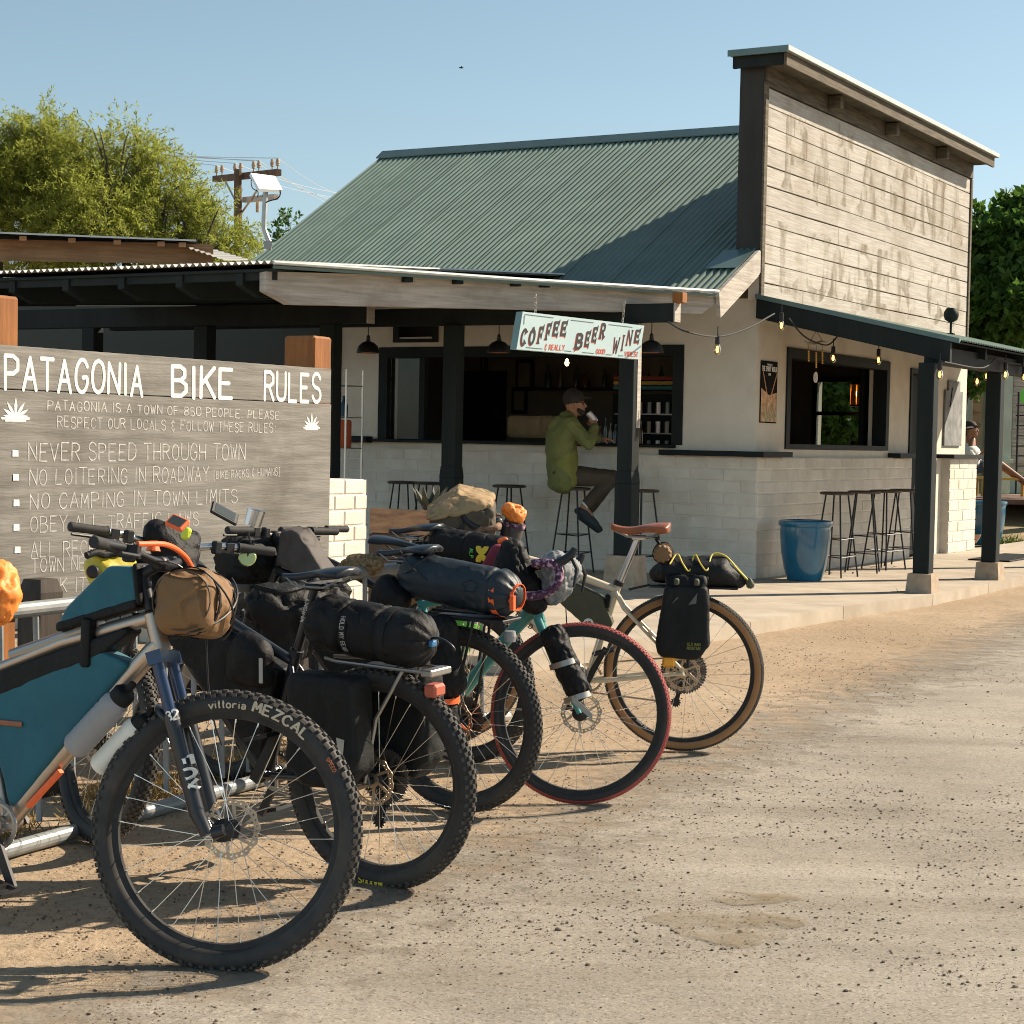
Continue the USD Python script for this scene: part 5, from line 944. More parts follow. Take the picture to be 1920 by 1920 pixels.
        dl = [cbox(-.012, .022, cy - .035, cy - .012, R - .075, R - .035, .006), hullpts([(x, cy + y, z) for y in (-.010, -.006) for x, z in ((.0, R - .06), (.02, R - .06), (.045, R - .155), (.025, R - .165))]), hullpts([(x, cy + y, z) for y in (.006, .010) for x, z in ((.0, R - .06), (.02, R - .06), (.045, R - .155), (.025, R - .165))])]
        dl += [place(extrude(gear(.021, 12, .004), .004), (x, cy + .002, z), (1, 0, 0), (0, 0, 1)) for x, z in ((.010, R - .085), (.034, R - .150))]
        add('derailleur', cat_(dl), m_black)
        # wheels
        def put_wheel(name, o, centre, fn):
            par = None
            for key, mt in (('rim', rim), ('tyre', (tyre_f or tyre) if name == 'front_wheel' else tyre), ('tread', tread), ('spokes', m_spoke), ('hub', m_black), ('brake_rotor', m_bronze), ('cassette', m_darksteel)):
                if key in o:
                    mm = o[key].copy(); mm.vertices = fn(mm.vertices + centre); mm = s.Wm(mm)
                    if par is None: par = s.T.add(name, mm, mt, smooth=40)
                    else: s.T.add(key, mm, mt, parent=par, smooth=40 if key in ('tyre', 'hub') else False)
            return par
        s.band = lambda c, fn, par, mt: s.T.add('tread_band', s.Wm(tm(fn(revolve_y([(R - rt + (rt + .0006) * math.cos(x), (rt + .0006) * math.sin(x)) for x in np.linspace(-1.0, 1.0, 12)] + [(R - rt + (rt - .001) * math.cos(x), (rt - .001) * math.sin(x)) for x in np.linspace(1.0, -1.0, 12)]).vertices + c), revolve_y([(0, 0)] * 24).faces)), mt, parent=par, smooth=40)
        if rear_wheel: s.rw = put_wheel('rear_wheel', wheel(R, rt, cassette=cass, rows=rows, rim_h=.022, nsp=spokes), ra, lambda v: v)
        if front: s.fw = put_wheel('front_wheel', wheel(R, rt, rows=rows, rim_h=.022, nsp=spokes), fa, st)
        # fork
        if front:
            g = []
            if fork == 'susp':
                cw = .062; crown = hb - ax * .005
                g.append(hullpts([crown + A(0, y, 0) + px * a + ax * b for y in (-cw - .02, cw + .02) for a in (-.02, .022) for b in (-.024, .012)]))
                add('fork', stm(cat_(g + [tube(crown + A(0, y * cw, 0), crown + A(0, y * cw, 0) - ax * .26, .0165, n=16) for y in (-1, 1)])), frk, smooth=40)
                lw = []
                for y in (-1, 1):
                    top = crown + A(0, y * cw, 0) - ax * .165; bot = fa + A(0, y * cw, 0) - px * off * .0 ; lw.append(ptube([top, top - ax * .02, top - ax * .06, fa + A(0, y * cw, 0) - px * off + ax * .06, fa + A(0, y * cw, 0) - px * (off - .012)], [.0215, .0235, .0225, .0215, .018], 16)); lw.append(ptube([fa + A(0, y * (cw - .006), 0) - px * .02, fa + A(0, y * (cw - .006), 0) + px * .012], [.019, .016], 12))
                top = crown - ax * .175; lw.append(ptube(bez([top + A(0, cw, 0) - px * .012, top + A(0, cw, 0) + ax * .06 - px * .055, top + A(0, -cw, 0) + ax * .06 - px * .055, top + A(0, -cw, 0) - px * .012], 12), .012, 10))
                add('fork_lowers', stm(cat_(lw)), m_blackfr, smooth=40)
            else:
                crown = hb - ax * .005; g.append(hullpts([crown + A(0, y, 0) + px * a + ax * b for y in (-.05, .05) for a in (-.018, .018) for b in (-.03, .006)]))
                for y in (-1, 1): g.append(ptube([crown + A(0, y * .046, -.01), crown + A(0, y * .058, 0) - ax * .20 + px * .01, fa + A(0, y * .058, 0)], [.017, .015, .010], 12))
                add('fork', stm(cat_(g)), frk, smooth=40)
        # cockpit
        top = ht + ax * (.035 + barz * .35); cl = top + px * .055 + A(0, 0, .012); s.cl = cl
        add('stem', stm(cat_([tube(ht, top + ax * .02, .0165, n=14), tube(top, cl, .016, n=12), cbox(cl[0] - .02, cl[0] + .02, -.024, .024, cl[2] - .02, cl[2] + .02, .008)])), m_black, smooth=40)
        if bar == 'flat':
            hw = barw / 2; P = [cl + A(-.045, -hw, .022), cl + A(-.02, -.20, .02), cl + A(0, -.08, .004), cl + A(0, .08, .004), cl + A(-.02, .20, .02), cl + A(-.045, hw, .022)]
            hb_ = add('handlebar', stm(ptube(spline(P, 5), .0125, 12)), m_chrome if grip == 'silver' else m_black, smooth=40)
            for y in (-1, 1):
                e = A(-.045, y * hw, .022); i_ = A(-.034, y * (hw - .135), .0215); s.T.add('grip', s.Wm(stm(ptube([cl + i_, cl + i_ + (e - i_) * .04, cl + i_ * .5 + e * .5, cl + e * .99 + i_ * .01, cl + e + (e - i_) * .02], [.019, .0165, .0155, .0165, .014], 14))), m_greyb if grip == 'grey' else m_blackrub, parent=hb_, smooth=40)
                b0 = cl + A(-.03, y * (hw - .165), .02); s.T.add('brake_lever', s.Wm(stm(cat_([hullpts([b0 + A(a, b * .014, c) for a in (-.01, .045) for b in (-1, 1) for c in (-.022, .012)]), ptube([b0 + A(.045, 0, -.012), b0 + A(.06, y * .05, -.02), b0 + A(.045, y * .13, -.02)], [.007, .006, .005], 8), cbox(b0[0] - .016, b0[0] + .016, b0[1] - y * .05 - .014, b0[1] - y * .05 + .014, b0[2] - .03, b0[2] + .015, .005)]))), m_black, parent=hb_)
        else:
            hw = barw / 2
            half = lambda y: [cl + A(0, 0, 0), cl + A(0, y * (hw - .05), .0), cl + A(.03, y * (hw - .01), .0), cl + A(.085, y * hw, -.005), cl + A(.105, y * (hw + .006), -.045), cl + A(.085, y * (hw + .015), -.095), cl + A(.03, y * (hw + .025), -.125), cl + A(-.04, y * (hw + .035), -.132)]
            hb_ = add('handlebar', stm(cat_([ptube([cl + A(0, -.1, 0), cl + A(0, .1, 0)], .0155, 12)])), m_black)
            for y in (-1, 1):
                pp = spline(half(y), 8)[6:]; k = np.arange(len(pp)); s.T.add('bar_tape', s.Wm(stm(ptube(pp, .0165 + .0011 * (k % 3 == 0), 12))), tape or m_blackrub, parent=hb_, smooth=40)
                h0 = cl + A(.085, y * hw, .0); s.T.add('brake_hood', s.Wm(stm(cat_([ptube([h0 + A(-.01, 0, -.005), h0 + A(.03, 0, .012), h0 + A(.06, 0, .035), h0 + A(.072, 0, .062)], [.015, .018, .017, .012], 10), ptube([h0 + A(.06, 0, .03), h0 + A(.085, y * .01, -.02), h0 + A(.075, y * .015, -.09)], [.009, .008, .005], 8)]))), m_black, parent=hb_, smooth=40)
        cb = [ptube(bez([cl + A(.03, y * .12, 0), cl + A(.16, y * .05, .02), cl + A(.13, y * -.02, -.18), hb + px * .03 + A(0, y * .03, .03)], 14), .0025, 5) for y in (-1, 1)] + [ptube(bez([cl + A(.02, .15, .0), cl + A(.14, .12, -.05), cl + A(.10, .05, -.3), fa + A(-.05, .06, .22)], 14), .0025, 5)]
        add('cables', stm(cat_(cb)), m_black)
    def W(s, p): return np.asarray(p, float) @ s.rot.T + s.o
    def Wm(s, m): m = m.copy(); m.vertices = s.W(m.vertices); return m
    def stm(s, m): m = m.copy(); m.vertices = s.st(m.vertices); return m
def bag(name, label, meshes, cat='bag', group=None):
    """meshes: list of (part name, world mesh, material); the first is the body."""
    b = meshes[0][1].bounds; t = Thing(name, label, cat, ((b[0][0] + b[1][0]) / 2, (b[0][1] + b[1][1]) / 2, b[0][2]), group=group)
    for nm, m, mt in meshes: t.add(nm, m, mt, smooth=True if len(m.vertices) > 500 else 45)
    return t
def slab_bag(B, poly, hw, rr=.02, amp=.004, seed=0, size=.025, y0=0.0):
    """A soft flat bag: rounded convex polygon (x, z) in the bike's plane, +-hw thick."""
    return B.Wm(soft([((x, y0 + y * max(hw - rr, .001), z), rr) for x, z in poly for y in (-1, 1)], size, amp, 14, seed))

U2 = BU[:2]; HU = math.degrees(math.atan2(BU[1], BU[0]))       # heading of bikes that point away to the left
HD = HU - 180                                                  # heading of bikes that point out to the right

# --- 1: titanium hardtail in front, pointing to the right
f1 = gnd(409, 1820)[:2]; h1 = math.radians(HD + 6); w1_ = 1.15
b1 = Bike('titanium mountain bike with a teal frame bag, nearest the camera', f1 - w1_ * A(math.cos(h1), math.sin(h1)), HD + 6, wb=w1_, R=.367, rt=.030, steer=16, fr=m_ti, frk=M('blue_black_stanchion', (.015, .03, .07), rough=.2, coat=.4), seat=(.20, 1.055), barz=.19, cass=.10, ha=69.5, stack=.125, top_drop=.02, barw=.76, lean=-3)
fo = lambda m: b1.Wm(b1.stm(m))
sy = lambda v: -.0295 - .0 * v
RT = lambda s, h, a0, mt, R0=.323, nm='lettering', ft=None: add_letters(b1.T, fo(arc_text(s, h, R0, a0, -1, lambda v: -.0285 - .0022 * np.sin(np.clip(v / .028, 0, 1) * PI), th=.2, fit=ft).apply_translation(b1.fa)), mt, parent=b1.fw)
m_tyrelog = M('worn_cream_print', (.42, .35, .25), (.52, .44, .32), .8, 30)
RT('vittoria', .019, math.radians(102), m_tyrelog, ft=.103); RT('MEZCAL', .025, math.radians(81), m_tyrelog, ft=.165)
RT('SPEED', .010, math.radians(38), M('orange_print', (.45, .14, .06), rough=.8), .335)
cw = .062; fkx = b1.fa - b1.px * .030; 
for s, h, k, th in (('FOX', .050, .215, .22), ('32', .030, .315, .2)):
    g = text(s, h * .8, .75, .2, th, cap=2, fit=h * (1.9 if s == 'FOX' else 1.2)); 
    # lettering runs down the right fork leg
    m = extrude(g, .001); v = m.vertices.copy(); o_ = b1.fa - b1.px * (.036) + b1.ax * k
    if s == 'FOX': V = o_ - b1.ax * v[:, :1] + b1.px * (v[:, 1:2] - h * .4)
    else: V = o_ + b1.px * (v[:, :1] - h * .6) + b1.ax * v[:, 1:2]
    d = np.clip(np.abs((V - o_) @ b1.px) / .0225, 0, .98); m.vertices = V - A(0, 1, 0) * (cw + .0232 * np.sqrt(1 - d ** 2) + v[:, 2:3].ravel())[:, None]
    add_letters(b1.T, fo(m), m_paintw)
b1.T.add('top_tube_guard', b1.Wm(ptube([b1.ht * .72 + b1.stt * .28 + A(0, 0, .012), b1.ht * .45 + b1.stt * .55 + A(0, 0, .008), b1.ht * .2 + b1.stt * .8 + A(0, 0, .008)], .0185, 12)), m_steel)
b1.T.add('orange_cable_loop', fo(ptube(spline([b1.cl + A(.01, -.22, .035), b1.cl + A(.05, -.12, .045), b1.cl + A(.06, .0, .03), b1.cl + A(.05, .12, .0)], 6), .0075, 10)), m_orange)
b1.T.add('bell', fo(cat_([lathe([(0, .02), (.014, .016), (.02, 0), (.0, -.002)], 14, b1.cl + A(.0, -.07, .03))])), m_orange)
ds_ = (b1.bb - b1.hb) / np.linalg.norm(b1.bb - b1.hb)
b1.T.add('downtube_strip', b1.Wm(hullpts([b1.bb - ds_ * t + A(0, y, 0) + np.cross(ds_, A(0, 1, 0)) * w for t in (.10, .25) for y in (-.0295, -.012) for w in (.014, .027)])), m_orange)
fp = [(b1.bb[0] + .035, b1.bb[2] + .065), (b1.stt[0] + .055, b1.stt[2] - .075), (b1.ht[0] - .155, b1.ht[2] - .125), (b1.hb[0] - .105, b1.hb[2] - .035)]
bag('frame_bag', 'teal frame bag filling the main triangle of the titanium bike', [('body', slab_bag(b1, fp, .036, .014, .002, 1), m_tealbag),
    ('upper_band', slab_bag(b1, [(b1.stt[0] + .05, b1.stt[2] - .075), (b1.stt[0] + .06, b1.stt[2] - .025), (b1.ht[0] - .06, b1.ht[2] - .06), (b1.ht[0] - .15, b1.ht[2] - .125)], .0385, .012, .001, 2), m_charc),
    ('strap', b1.Wm(cbox(b1.ht[0] - .20, b1.ht[0] - .165, -.047, .047, b1.ht[2] - .165, b1.ht[2] - .03, .008)), m_bkfab),
    ('zip_pull', b1.Wm(cbox(b1.stt[0] + .09, b1.stt[0] + .19, -.042, -.037, b1.stt[2] - .145, b1.stt[2] - .130, .002)), m_leather), ('label', b1.Wm(cbox(b1.stt[0] + .075, b1.stt[0] + .10, -.043, -.037, b1.stt[2] - .152, b1.stt[2] - .126, .002)), m_leather)])
tt = lambda k: b1.ht * k + b1.stt * (1 - k)
p0, p1 = tt(.94), tt(.56)
bag('top_tube_bag', 'teal wedge bag on the top tube of the titanium bike', [('body', slab_bag(b1, [(p0[0], p0[2] + .035), (p0[0] - .015, p0[2] + .118), (p0[0] - .09, p0[2] + .115), (p1[0], p1[2] + .075), (p1[0] - .02, p1[2] + .035)], .034, .012, .002, 3), m_tealbag),
    ('base', slab_bag(b1, [(p0[0], p0[2] + .022), (p0[0], p0[2] + .034), (p1[0] - .03, p1[2] + .022), (p1[0] - .03, p1[2] + .034)], .036, .008, .0, 4), m_bkfab), ('front_panel', slab_bag(b1, [(p0[0] + .012, p0[2] + .035), (p0[0] - .004, p0[2] + .128)], .035, .010, 0, 4), m_bkfab)])
c0 = b1.cl + A(.105, 0, -.100)
hbag = fo(soft([(c0 + A(x, y, z), .050) for x in (-.030, .032) for y in (-.078, .078) for z in (-.040, .032)] + [(c0 + A(.01, 0, .05), .045), (c0 + A(.045, 0, -.01), .05), (c0 + A(.0, -.10, -.01), .038), (c0 + A(.0, .10, -.01), .038)], .016, .010, 13, 5, 1))
bag('handlebar_bag', 'tan barrel bag slung under the handlebar of the titanium bike', [('body', hbag, m_tanbag), ('strap', fo(ring_at(c0 + A(0, -.07, 0), A(0, 1, 0), .092, .016)), m_bkfab), ('strap', fo(ring_at(c0 + A(0, .07, 0), A(0, 1, 0), .092, .016)), m_bkfab),
    ('end_piping', fo(ring_at(c0 + A(0, -.112, 0), A(0, 1, 0), .078, .005, .003)), m_canvasdk), ('cord', fo(cat_([ptube(bez([c0 + A(.06, -.12, .08), c0 + A(.13, -.05, .02), c0 + A(.12, .05, -.05), c0 + A(.05, .12, -.09)], 12), .003, 5), ptube(bez([c0 + A(.06, .12, .08), c0 + A(.13, .05, .02), c0 + A(.12, -.05, -.05), c0 + A(.03, -.13, -.085)], 12), .003, 5)])), m_black)])
def water_bottle(label, p, d, mt, cap, l=.19, r=.036):
    d = np.asarray(d) / np.linalg.norm(d); t = Thing('water_bottle', label, 'bottle', p)
    def al(prof): 
        q = lathe(prof, 28); dd, a, b_ = frame(d); v = q.vertices; q.vertices = np.asarray(p) + v[:, :1] * a + v[:, 1:2] * b_ + v[:, 2:] * dd; return q
    pr = [(0, 0), (r * .85, 0), (r, .012)] + [(r - (.0012 if k % 2 else 0), .012 + (l * .62) * (k + 1) / 17) for k in range(16)] + [(r, l * .72), (r * .93, l * .76), (r, l * .82), (r * .95, l * .92), (r * .75, l)]
    t.add('body', al(pr), mt, smooth=40); t.add('cap', al([(r * .80, l - .004), (r * .82, l + .02), (r * .6, l + .032), (r * .28, l + .036), (r * .28, l + .058), (r * .2, l + .062), (0, l + .062)]), cap, smooth=40); return t
dm = lambda k, o: b1.W(b1.bb * (1 - k) + b1.hb * k + o); dv = (b1.W(b1.hb) - b1.W(b1.bb)); nn = np.cross(ds_, A(0, 1, 0))
nrm = lambda k: nn * k if nn[2] < 0 else -nn * k
water_bottle('grey ribbed bottle in its cage under the down tube of the titanium bike', dm(.50, nrm(.022) + A(0, -.064, 0)), dv, m_greyb, m_charc, .205, .039)
water_bottle('milky white bottle in front of the grey one under the down tube', dm(.51, nrm(.10) + A(0, -.03, 0)), dv, m_whiteb, m_charc, .18, .034)
bag('stuff_sack', 'orange nylon sack hanging behind the saddle at the left edge', [('body', soft([(at(-8, 1085, 5.45), .065), (at(-6, 1115, 5.42), .072), (at(-2, 1146, 5.42), .045), (at(-45, 1100, 5.5), .07)], .018, .012, 26, 6), m_orangefab)])

# --- 2: black touring mountain bike, pointing away to the left
b2 = Bike('black bikepacking bike with black roll and pannier, rear wheel beside the titanium bike', gnd(712, 1666)[:2], HU, wb=1.15, R=.348, rt=.031, steer=-24, fr=m_blackfr, seat=(.235, .985), cass=.088, barz=.20, grip='silver', stack=.13, post=m_blackfr, lean=-2, top_drop=.05)
mx = arc_text('MAXXIS', .020, .318, math.radians(-95), 1, lambda v: .0290 + 0 * v, th=.2); mx.apply_translation(A(0, 0, b2.R)); 
add_letters(b2.T, b2.Wm(mx), M('yellow_print', (.62, .50, .05), rough=.8), parent=b2.rw)
RZ2 = .705
rack = [ptube([(-.20, y, RZ2), (.12, y, RZ2 + .01), (.19, y * .4, RZ2 + .012)], .006, 8) for y in (-.055, .055)] + [ptube([(-.20, -.055, RZ2), (-.20, .055, RZ2)], .006, 8), ptube([(-.08, -.055, RZ2), (-.08, .055, RZ2)], .005, 8)] + [ptube([(-.12, y * .8, RZ2), (-.04, y * 1.3, .55), (.0, y * 1.35, b2.R)], .006, 8) for y in (-.06, .06)] + [cbox(-.23, -.19, -.06, .06, RZ2 - .014, RZ2 + .008, .004)]
b2.T.add('rear_rack', b2.Wm(cat_(rack)), m_steel); b2.T.add('tail_light', b2.Wm(cbox(-.245, -.20, -.005, .06, RZ2 - .075, RZ2 - .035, .008)), M('tail_light_red', (.40, .10, .06), rough=.3))
sd2 = (b2.sad - b2.stt) / np.linalg.norm(b2.sad - b2.stt); add_letters(b2.T, b2.Wm(lay(text('WHISKY', .013, .6, th=.18, fit=.085), lambda a, b: b2.stt + sd2 * (.12 + a) + np.cross(sd2, A(0, 1, 0)) * (b - .006) * -1 + A(0, .0152, 0), .0006, (0, 1, 0))), m_greyfab)

dry = b2.Wm(roll((.25, -.0, RZ2 + .125), (-.20, .0, RZ2 + .085), .090, 8, (.62, .34), .05, belts=(.33, .62)))
bag('dry_bag', 'black gathered roll bag strapped on the rear rack of the black bike', [('body', dry, m_bkfab), ('strap', b2.Wm(ring_at((.08, 0, RZ2 + .11), A(1, 0, .08), .087, .025)), m_charc), ('strap', b2.Wm(ring_at((-.06, 0, RZ2 + .098), A(1, 0, .08), .087, .025)), m_charc),
    ('buckle', b2.Wm(cbox(-.215, -.20, .0, .03, RZ2 + .075, RZ2 + .095, .003)), M('buckle_blue', (.03, .14, .30), rough=.4)), ('loop', b2.Wm(ptube(bez([(-.20, .01, RZ2 + .10), (-.26, .03, RZ2 + .12), (-.31, .02, RZ2 + .06), (-.27, .0, RZ2 + .07)], 12), .004, 6)), m_black),
    ('lettering', b2.Wm(lay(text('HOLD MY GEAR', .016, .55, th=.14, fit=.14), lambda a, b: A(.088 - b, .0905 * math.cos((a - .02) / .105 - .35), RZ2 + .11 - .0905 * math.sin((a - .02) / .105 - .35)), .0008, (0, 1, 0))), m_greyfab)])
def pannier(B, x0, x1, zt, zb, y, w, lab, mt, seed, extra=()):
    pts = [((x, y + yy, z), .028) for x, z in ((x0, zt), (x1, zt), (x1 + .01, zb + .05), (x1 - .03, zb), (x0 + .04, zb), (x0 - .01, zb + .05)) for yy in (-w, w)]
    ms = [('body', B.Wm(soft(pts, .022, .006, 9, seed)), mt)] + list(extra); return bag('pannier', lab, ms)
pannier(b2, -.0, .20, .66, .36, .125, .035, 'black pannier on the near side of the black bike rear wheel', m_charc, 3, [('patch', b2.Wm(hullpts([(x, .19 + d, z) for x, z in ((.0, .50), (.03, .505), (.02, .44), (.008, .43)) for d in (0, .001)])), m_greyfab)])
pannier(b2, -.10, .12, .66, .36, -.125, .035, 'grey pannier on the far side of the black bike rear wheel', m_charc, 4)
bag('frame_bag', 'large black frame bag of the black bike', [('body', slab_bag(b2, [(b2.bb[0] + .0, b2.bb[2] + .06), (b2.stt[0] + .05, b2.stt[2] - .05), (b2.ht[0] - .06, b2.ht[2] - .05), (b2.hb[0] - .10, b2.hb[2] - .04)], .055, .015, .004, 5), m_bkfab)])
bag('hip_bag', 'small black pouch on the seat tube side of the black bike', [('body', b2.Wm(soft([((b2.stt[0] + .16, .055, .74), .05), ((b2.stt[0] + .10, .06, .72), .05), ((b2.stt[0] + .18, .055, .66), .052), ((b2.stt[0] + .09, .055, .65), .045)], .02, .005, 12, 7)), m_bkfab), ('tag', b2.Wm(cbox(b2.stt[0] + .055, b2.stt[0] + .07, .098, .102, .63, .71, .001)), m_greyfab)])
c0 = b2.cl + A(.08, 0, -.12); bag('handlebar_bag', 'dark roll on the handlebar behind the tan barrel bag', [('body', b2.Wm(b2.stm(roll(c0 + A(0, -.20, 0), c0 + A(0, .16, 0), .085, 11, (.6, .6), .07))), m_charc), ('strap', b2.Wm(b2.stm(ring_at(c0, A(0, 1, 0), .086, .03))), m_bkfab)])
bag('stem_bag', 'black padded pouch bulging over the handlebar of the black bike', [('body', b2.Wm(b2.stm(soft([((b2.cl[0] - .02, .05, b2.cl[2] + .03), .055), ((b2.cl[0] + .02, -.08, b2.cl[2] + .02), .05), ((b2.cl[0] - .04, -.03, b2.cl[2] - .06), .06)], .02, .010, 20, 8))), m_bkfab)])
def gadget(p, R_, w, l, h, lab, mt):
    t = Thing('cycle_computer', lab, 'gadget', p); q = cbox(-l / 2, l / 2, -w / 2, w / 2, 0, h, .004); sc_ = cbox(-l * .38, l * .38, -w * .36, w * .36, h - .001, h + .001, .0004)
    for nm, m, mt_ in (('case', q, mt), ('screen', sc_, m_glassdk[2])): m.vertices = m.vertices @ R_.T + p; t.add(nm, m, mt_)
gadget(at(333, 984, 5.45), rotm([1, 0, 0], .75) @ rotm([0, 0, 1], -.5), .045, .06, .016, 'orange cycle computer on the front handlebar', m_orange)
gadget(at(419, 965, 6.2), rotm([1, 0, 0], .6) @ rotm([0, 1, 0], .6), .06, .10, .012, 'black phone mounted on the handlebar of the black bike', m_black)
tc_ = Thing('steel_cup', 'brushed steel cup on the handlebars behind the black bike', 'cup', at(473, 985, 6.6)); p = at(473, 985, 6.6)
q = lathe([(0, 0), (.030, 0), (.033, .055), (.034, .058), (.030, .056), (0, .05)], 22); q.vertices = q.vertices @ rotm([0, 1, 0], .25).T + p; tc_.add('cup', q, m_chrome, smooth=40)
p = at(464, 1045, 6.4); q = Thing('mirror', 'small round yellowish mirror under the handlebar grip', 'mirror', p); mm = lathe([(0, .004), (.028, .004), (.031, 0), (.028, -.006), (0, -.008)], 20); mm.vertices = mm.vertices @ rotm([1, 0, 0], 1.4).T + p; q.add('glass', mm, M('mirror_glass', (.55, .55, .22), rough=.12, metal=.6)); q.add('arm', ptube([p, p + A(.01, 0, .05), p + A(.0, .0, .09)], .004, 6), m_black)
p = at(480, 1010, 6.5); solo('yellow_clip', 'lime yellow plastic clip on the front handlebar', 'clip', soft([(at(352, 996, 5.6), .012), (at(348, 1004, 5.6), .014)], .01, .002, 30), M('lime_plastic', (.55, .65, .05), rough=.4))
bag('dry_bag', 'yellow dry bag with a black valve behind the teal wedge bag', [('body', soft([(at(190, 1062, 6.0), .055), (at(222, 1058, 6.05), .06), (at(205, 1085, 6.0), .05), (at(185, 1085, 6.0), .035)], .02, .008, 20, 21), m_yellowfab), ('valve', lathe([(0, .012), (.018, .010), (.022, 0), (.02, -.01)], 16).apply_transform(trimesh.transformations.rotation_matrix(1.45, [1, 0, 0])).apply_translation(at(174, 1072, 5.925)), m_black), ('closure', ptube(spline([at(162, 1042, 5.9), at(180, 1036, 5.93), at(200, 1040, 5.97), at(226, 1034, 6.0)], 5), .012, 8), m_bkfab)])

# --- 3: black bike with the navy roll, pointing away to the left
b3 = Bike('black bike under a long navy roll bag, third from the camera', gnd(862, 1522)[:2], HU, wb=1.14, R=.352, rt=.029, steer=-10, fr=m_blackfr, seat=(.24, .99), cass=.085, barz=.16, barw=.60, lean=-2, top_drop=.05)
t3 = arc_text('KENDA', .014, .318, math.radians(8), 1, lambda v: .0285 + 0 * v, th=.2); t3.apply_translation(A(0, 0, b3.R)); b3.T.add('lettering', b3.Wm(t3), m_tyrelog, parent=b3.rw) if False else None
pannier(b3, -.02, .17, .68, .40, .115, .03, 'black pannier on the near side of the bike under the navy roll', m_bkfab, 61) if False else None
RZ3 = .745
b3.T.add('rear_rack', b3.Wm(cat_([ptube([(-.22, y, RZ3), (.16, y, RZ3 + .01)], .007, 8) for y in (-.06, .06)] + [ptube([(-.10, y * 1.1, RZ3), (-.01, y * 1.4, b3.R)], .006, 8) for y in (-.06, .06)] + [cbox(-.23, .1, -.07, .07, RZ3 - .006, RZ3 + .006, .003)])), m_black)
b3.T.add('tail_light', b3.Wm(cat_([lathe([(0, -.02), (.02, -.02), (.024, 0), (.02, .02), (0, .022)], 16, (-.22, .0, RZ3 - .06))])), m_greyb)
r3 = b3.Wm(roll((.25, 0, .90), (-.26, 0, .835), .090, 14, (.55, .32), .05, belts=(.8,)))
bag('dry_bag', 'navy coated roll bag on the rear rack with orange straps', [('body', r3, m_navy), ('strap', b3.Wm(ring_at((-.185, 0, .842), A(1, 0, 0), .083, .022)), m_orange), ('strap', b3.Wm(ring_at((-.25, 0, .834), A(1, 0, .1), .048, .018)), m_orange), ('buckle', b3.Wm(hullpts([(-.262 + a, .05 + b, .835 + c) for a in (-.008, .008) for b in (-.004, .012) for c in (-.045, .01)])), m_orange),
    ('lashing', b3.Wm(cat_([ptube([(.24, .07, .88), (.15, .097, .93), (.06, .07, 1.0)], .003, 5), ptube([(.24, .05, .99), (.15, .098, .93), (.06, .085, .86)], .003, 5)])), m_black), ('crest', b3.Wm(cat_([ptube([(-.10 + .03 * math.cos(a) * (1 + .3 * math.sin(5 * a)), .0925, .875 + .022 * math.sin(a)) for a in np.linspace(0, 2 * PI, 24)], .0012, 4)])), m_charc)])
vb = b3.Wm(roll((.015, .125, .76), (-.04, .12, .46), .062, 17, (.5, .45), .07))
bag('stuff_sack', 'black crinkled stuff sack strapped upright beside the rear wheel', [('body', vb, m_bkfab), ('cord', b3.Wm(ptube([(.07, .15, .78), (.075, .185, .65), (.06, .175, .45), (.05, .16, .30)], .003, 5)), m_charc)])
lb_ = b3.Wm(soft([((.0, .115, .42), .05), ((-.02, .115, .34), .05), ((.05, .115, .42), .045), ((.03, .115, .33), .045)], .02, .006, 20, 18))
bag('stuff_sack', 'small dark stuff sack held by two orange straps beside the rear wheel', [('body', lb_, m_charc), ('strap', b3.Wm(ring_at((.012, .115, .445), A(0, 0, 1), .068, .022)), m_orange), ('strap', b3.Wm(ring_at((.012, .115, .33), A(0, 0, 1), .062, .02)), m_orange)])
tt3 = lambda k: b3.ht * k + b3.stt * (1 - k); p0, p1 = tt3(.92), tt3(.50)
bag('top_tube_bag', 'brown grey wedge bag standing on a top tube behind the tan barrel bag', [('body', slab_bag(b3, [(p0[0], p0[2] + .03), (p0[0] - .02, p0[2] + .15), (p0[0] - .08, p0[2] + .155), (p1[0], p1[2] + .05), (p1[0] - .01, p1[2] + .03)], .055, .016, .008, 6), m_brownbag), ('strap', b3.Wm(ring_at((p1[0] + .04, 0, p1[2] + .03), A(1, 0, .3), .058, .02)), m_bkfab)])
bag('bulging_bag', 'black bulging duffel wedged between two bikes behind the thin seat post', [('body', soft([(at(500, 1135, 6.75), .085), (at(560, 1150, 6.8), .10), (at(620, 1125, 6.9), .085), (at(540, 1215, 6.8), .085)], .02, .016, 12, 71), m_bkfab), ('webbing', ptube(spline([at(478, 1100, 6.62), at(530, 1110, 6.60), at(590, 1095, 6.7), at(640, 1090, 6.8)], 5), .010, 6), m_charc)])
bag('frame_bag', 'black frame bag of the bike under the navy roll', [('body', slab_bag(b3, [(b3.bb[0], b3.bb[2] + .06), (b3.stt[0] + .05, b3.stt[2] - .05), (b3.ht[0] - .06, b3.ht[2] - .05), (b3.hb[0] - .10, b3.hb[2] - .04)], .055, .015, .004, 19), m_bkfab)])
bag('handlebar_bag', 'black roll on the handlebar of the bike under the navy roll', [('body', b3.Wm(b3.stm(roll(b3.cl + A(.08, -.2, -.1), b3.cl + A(.08, .2, -.1), .098, 21, (.6, .6), .07))), m_bkfab)])
bag('saddle_pouch', 'black pouch under the saddle of the bike under the navy roll', [('body', b3.Wm(soft([((.30, .05, .84), .055), ((.24, .06, .80), .055), ((.33, .05, .76), .05)], .02, .006, 18, 20)), m_bkfab)])

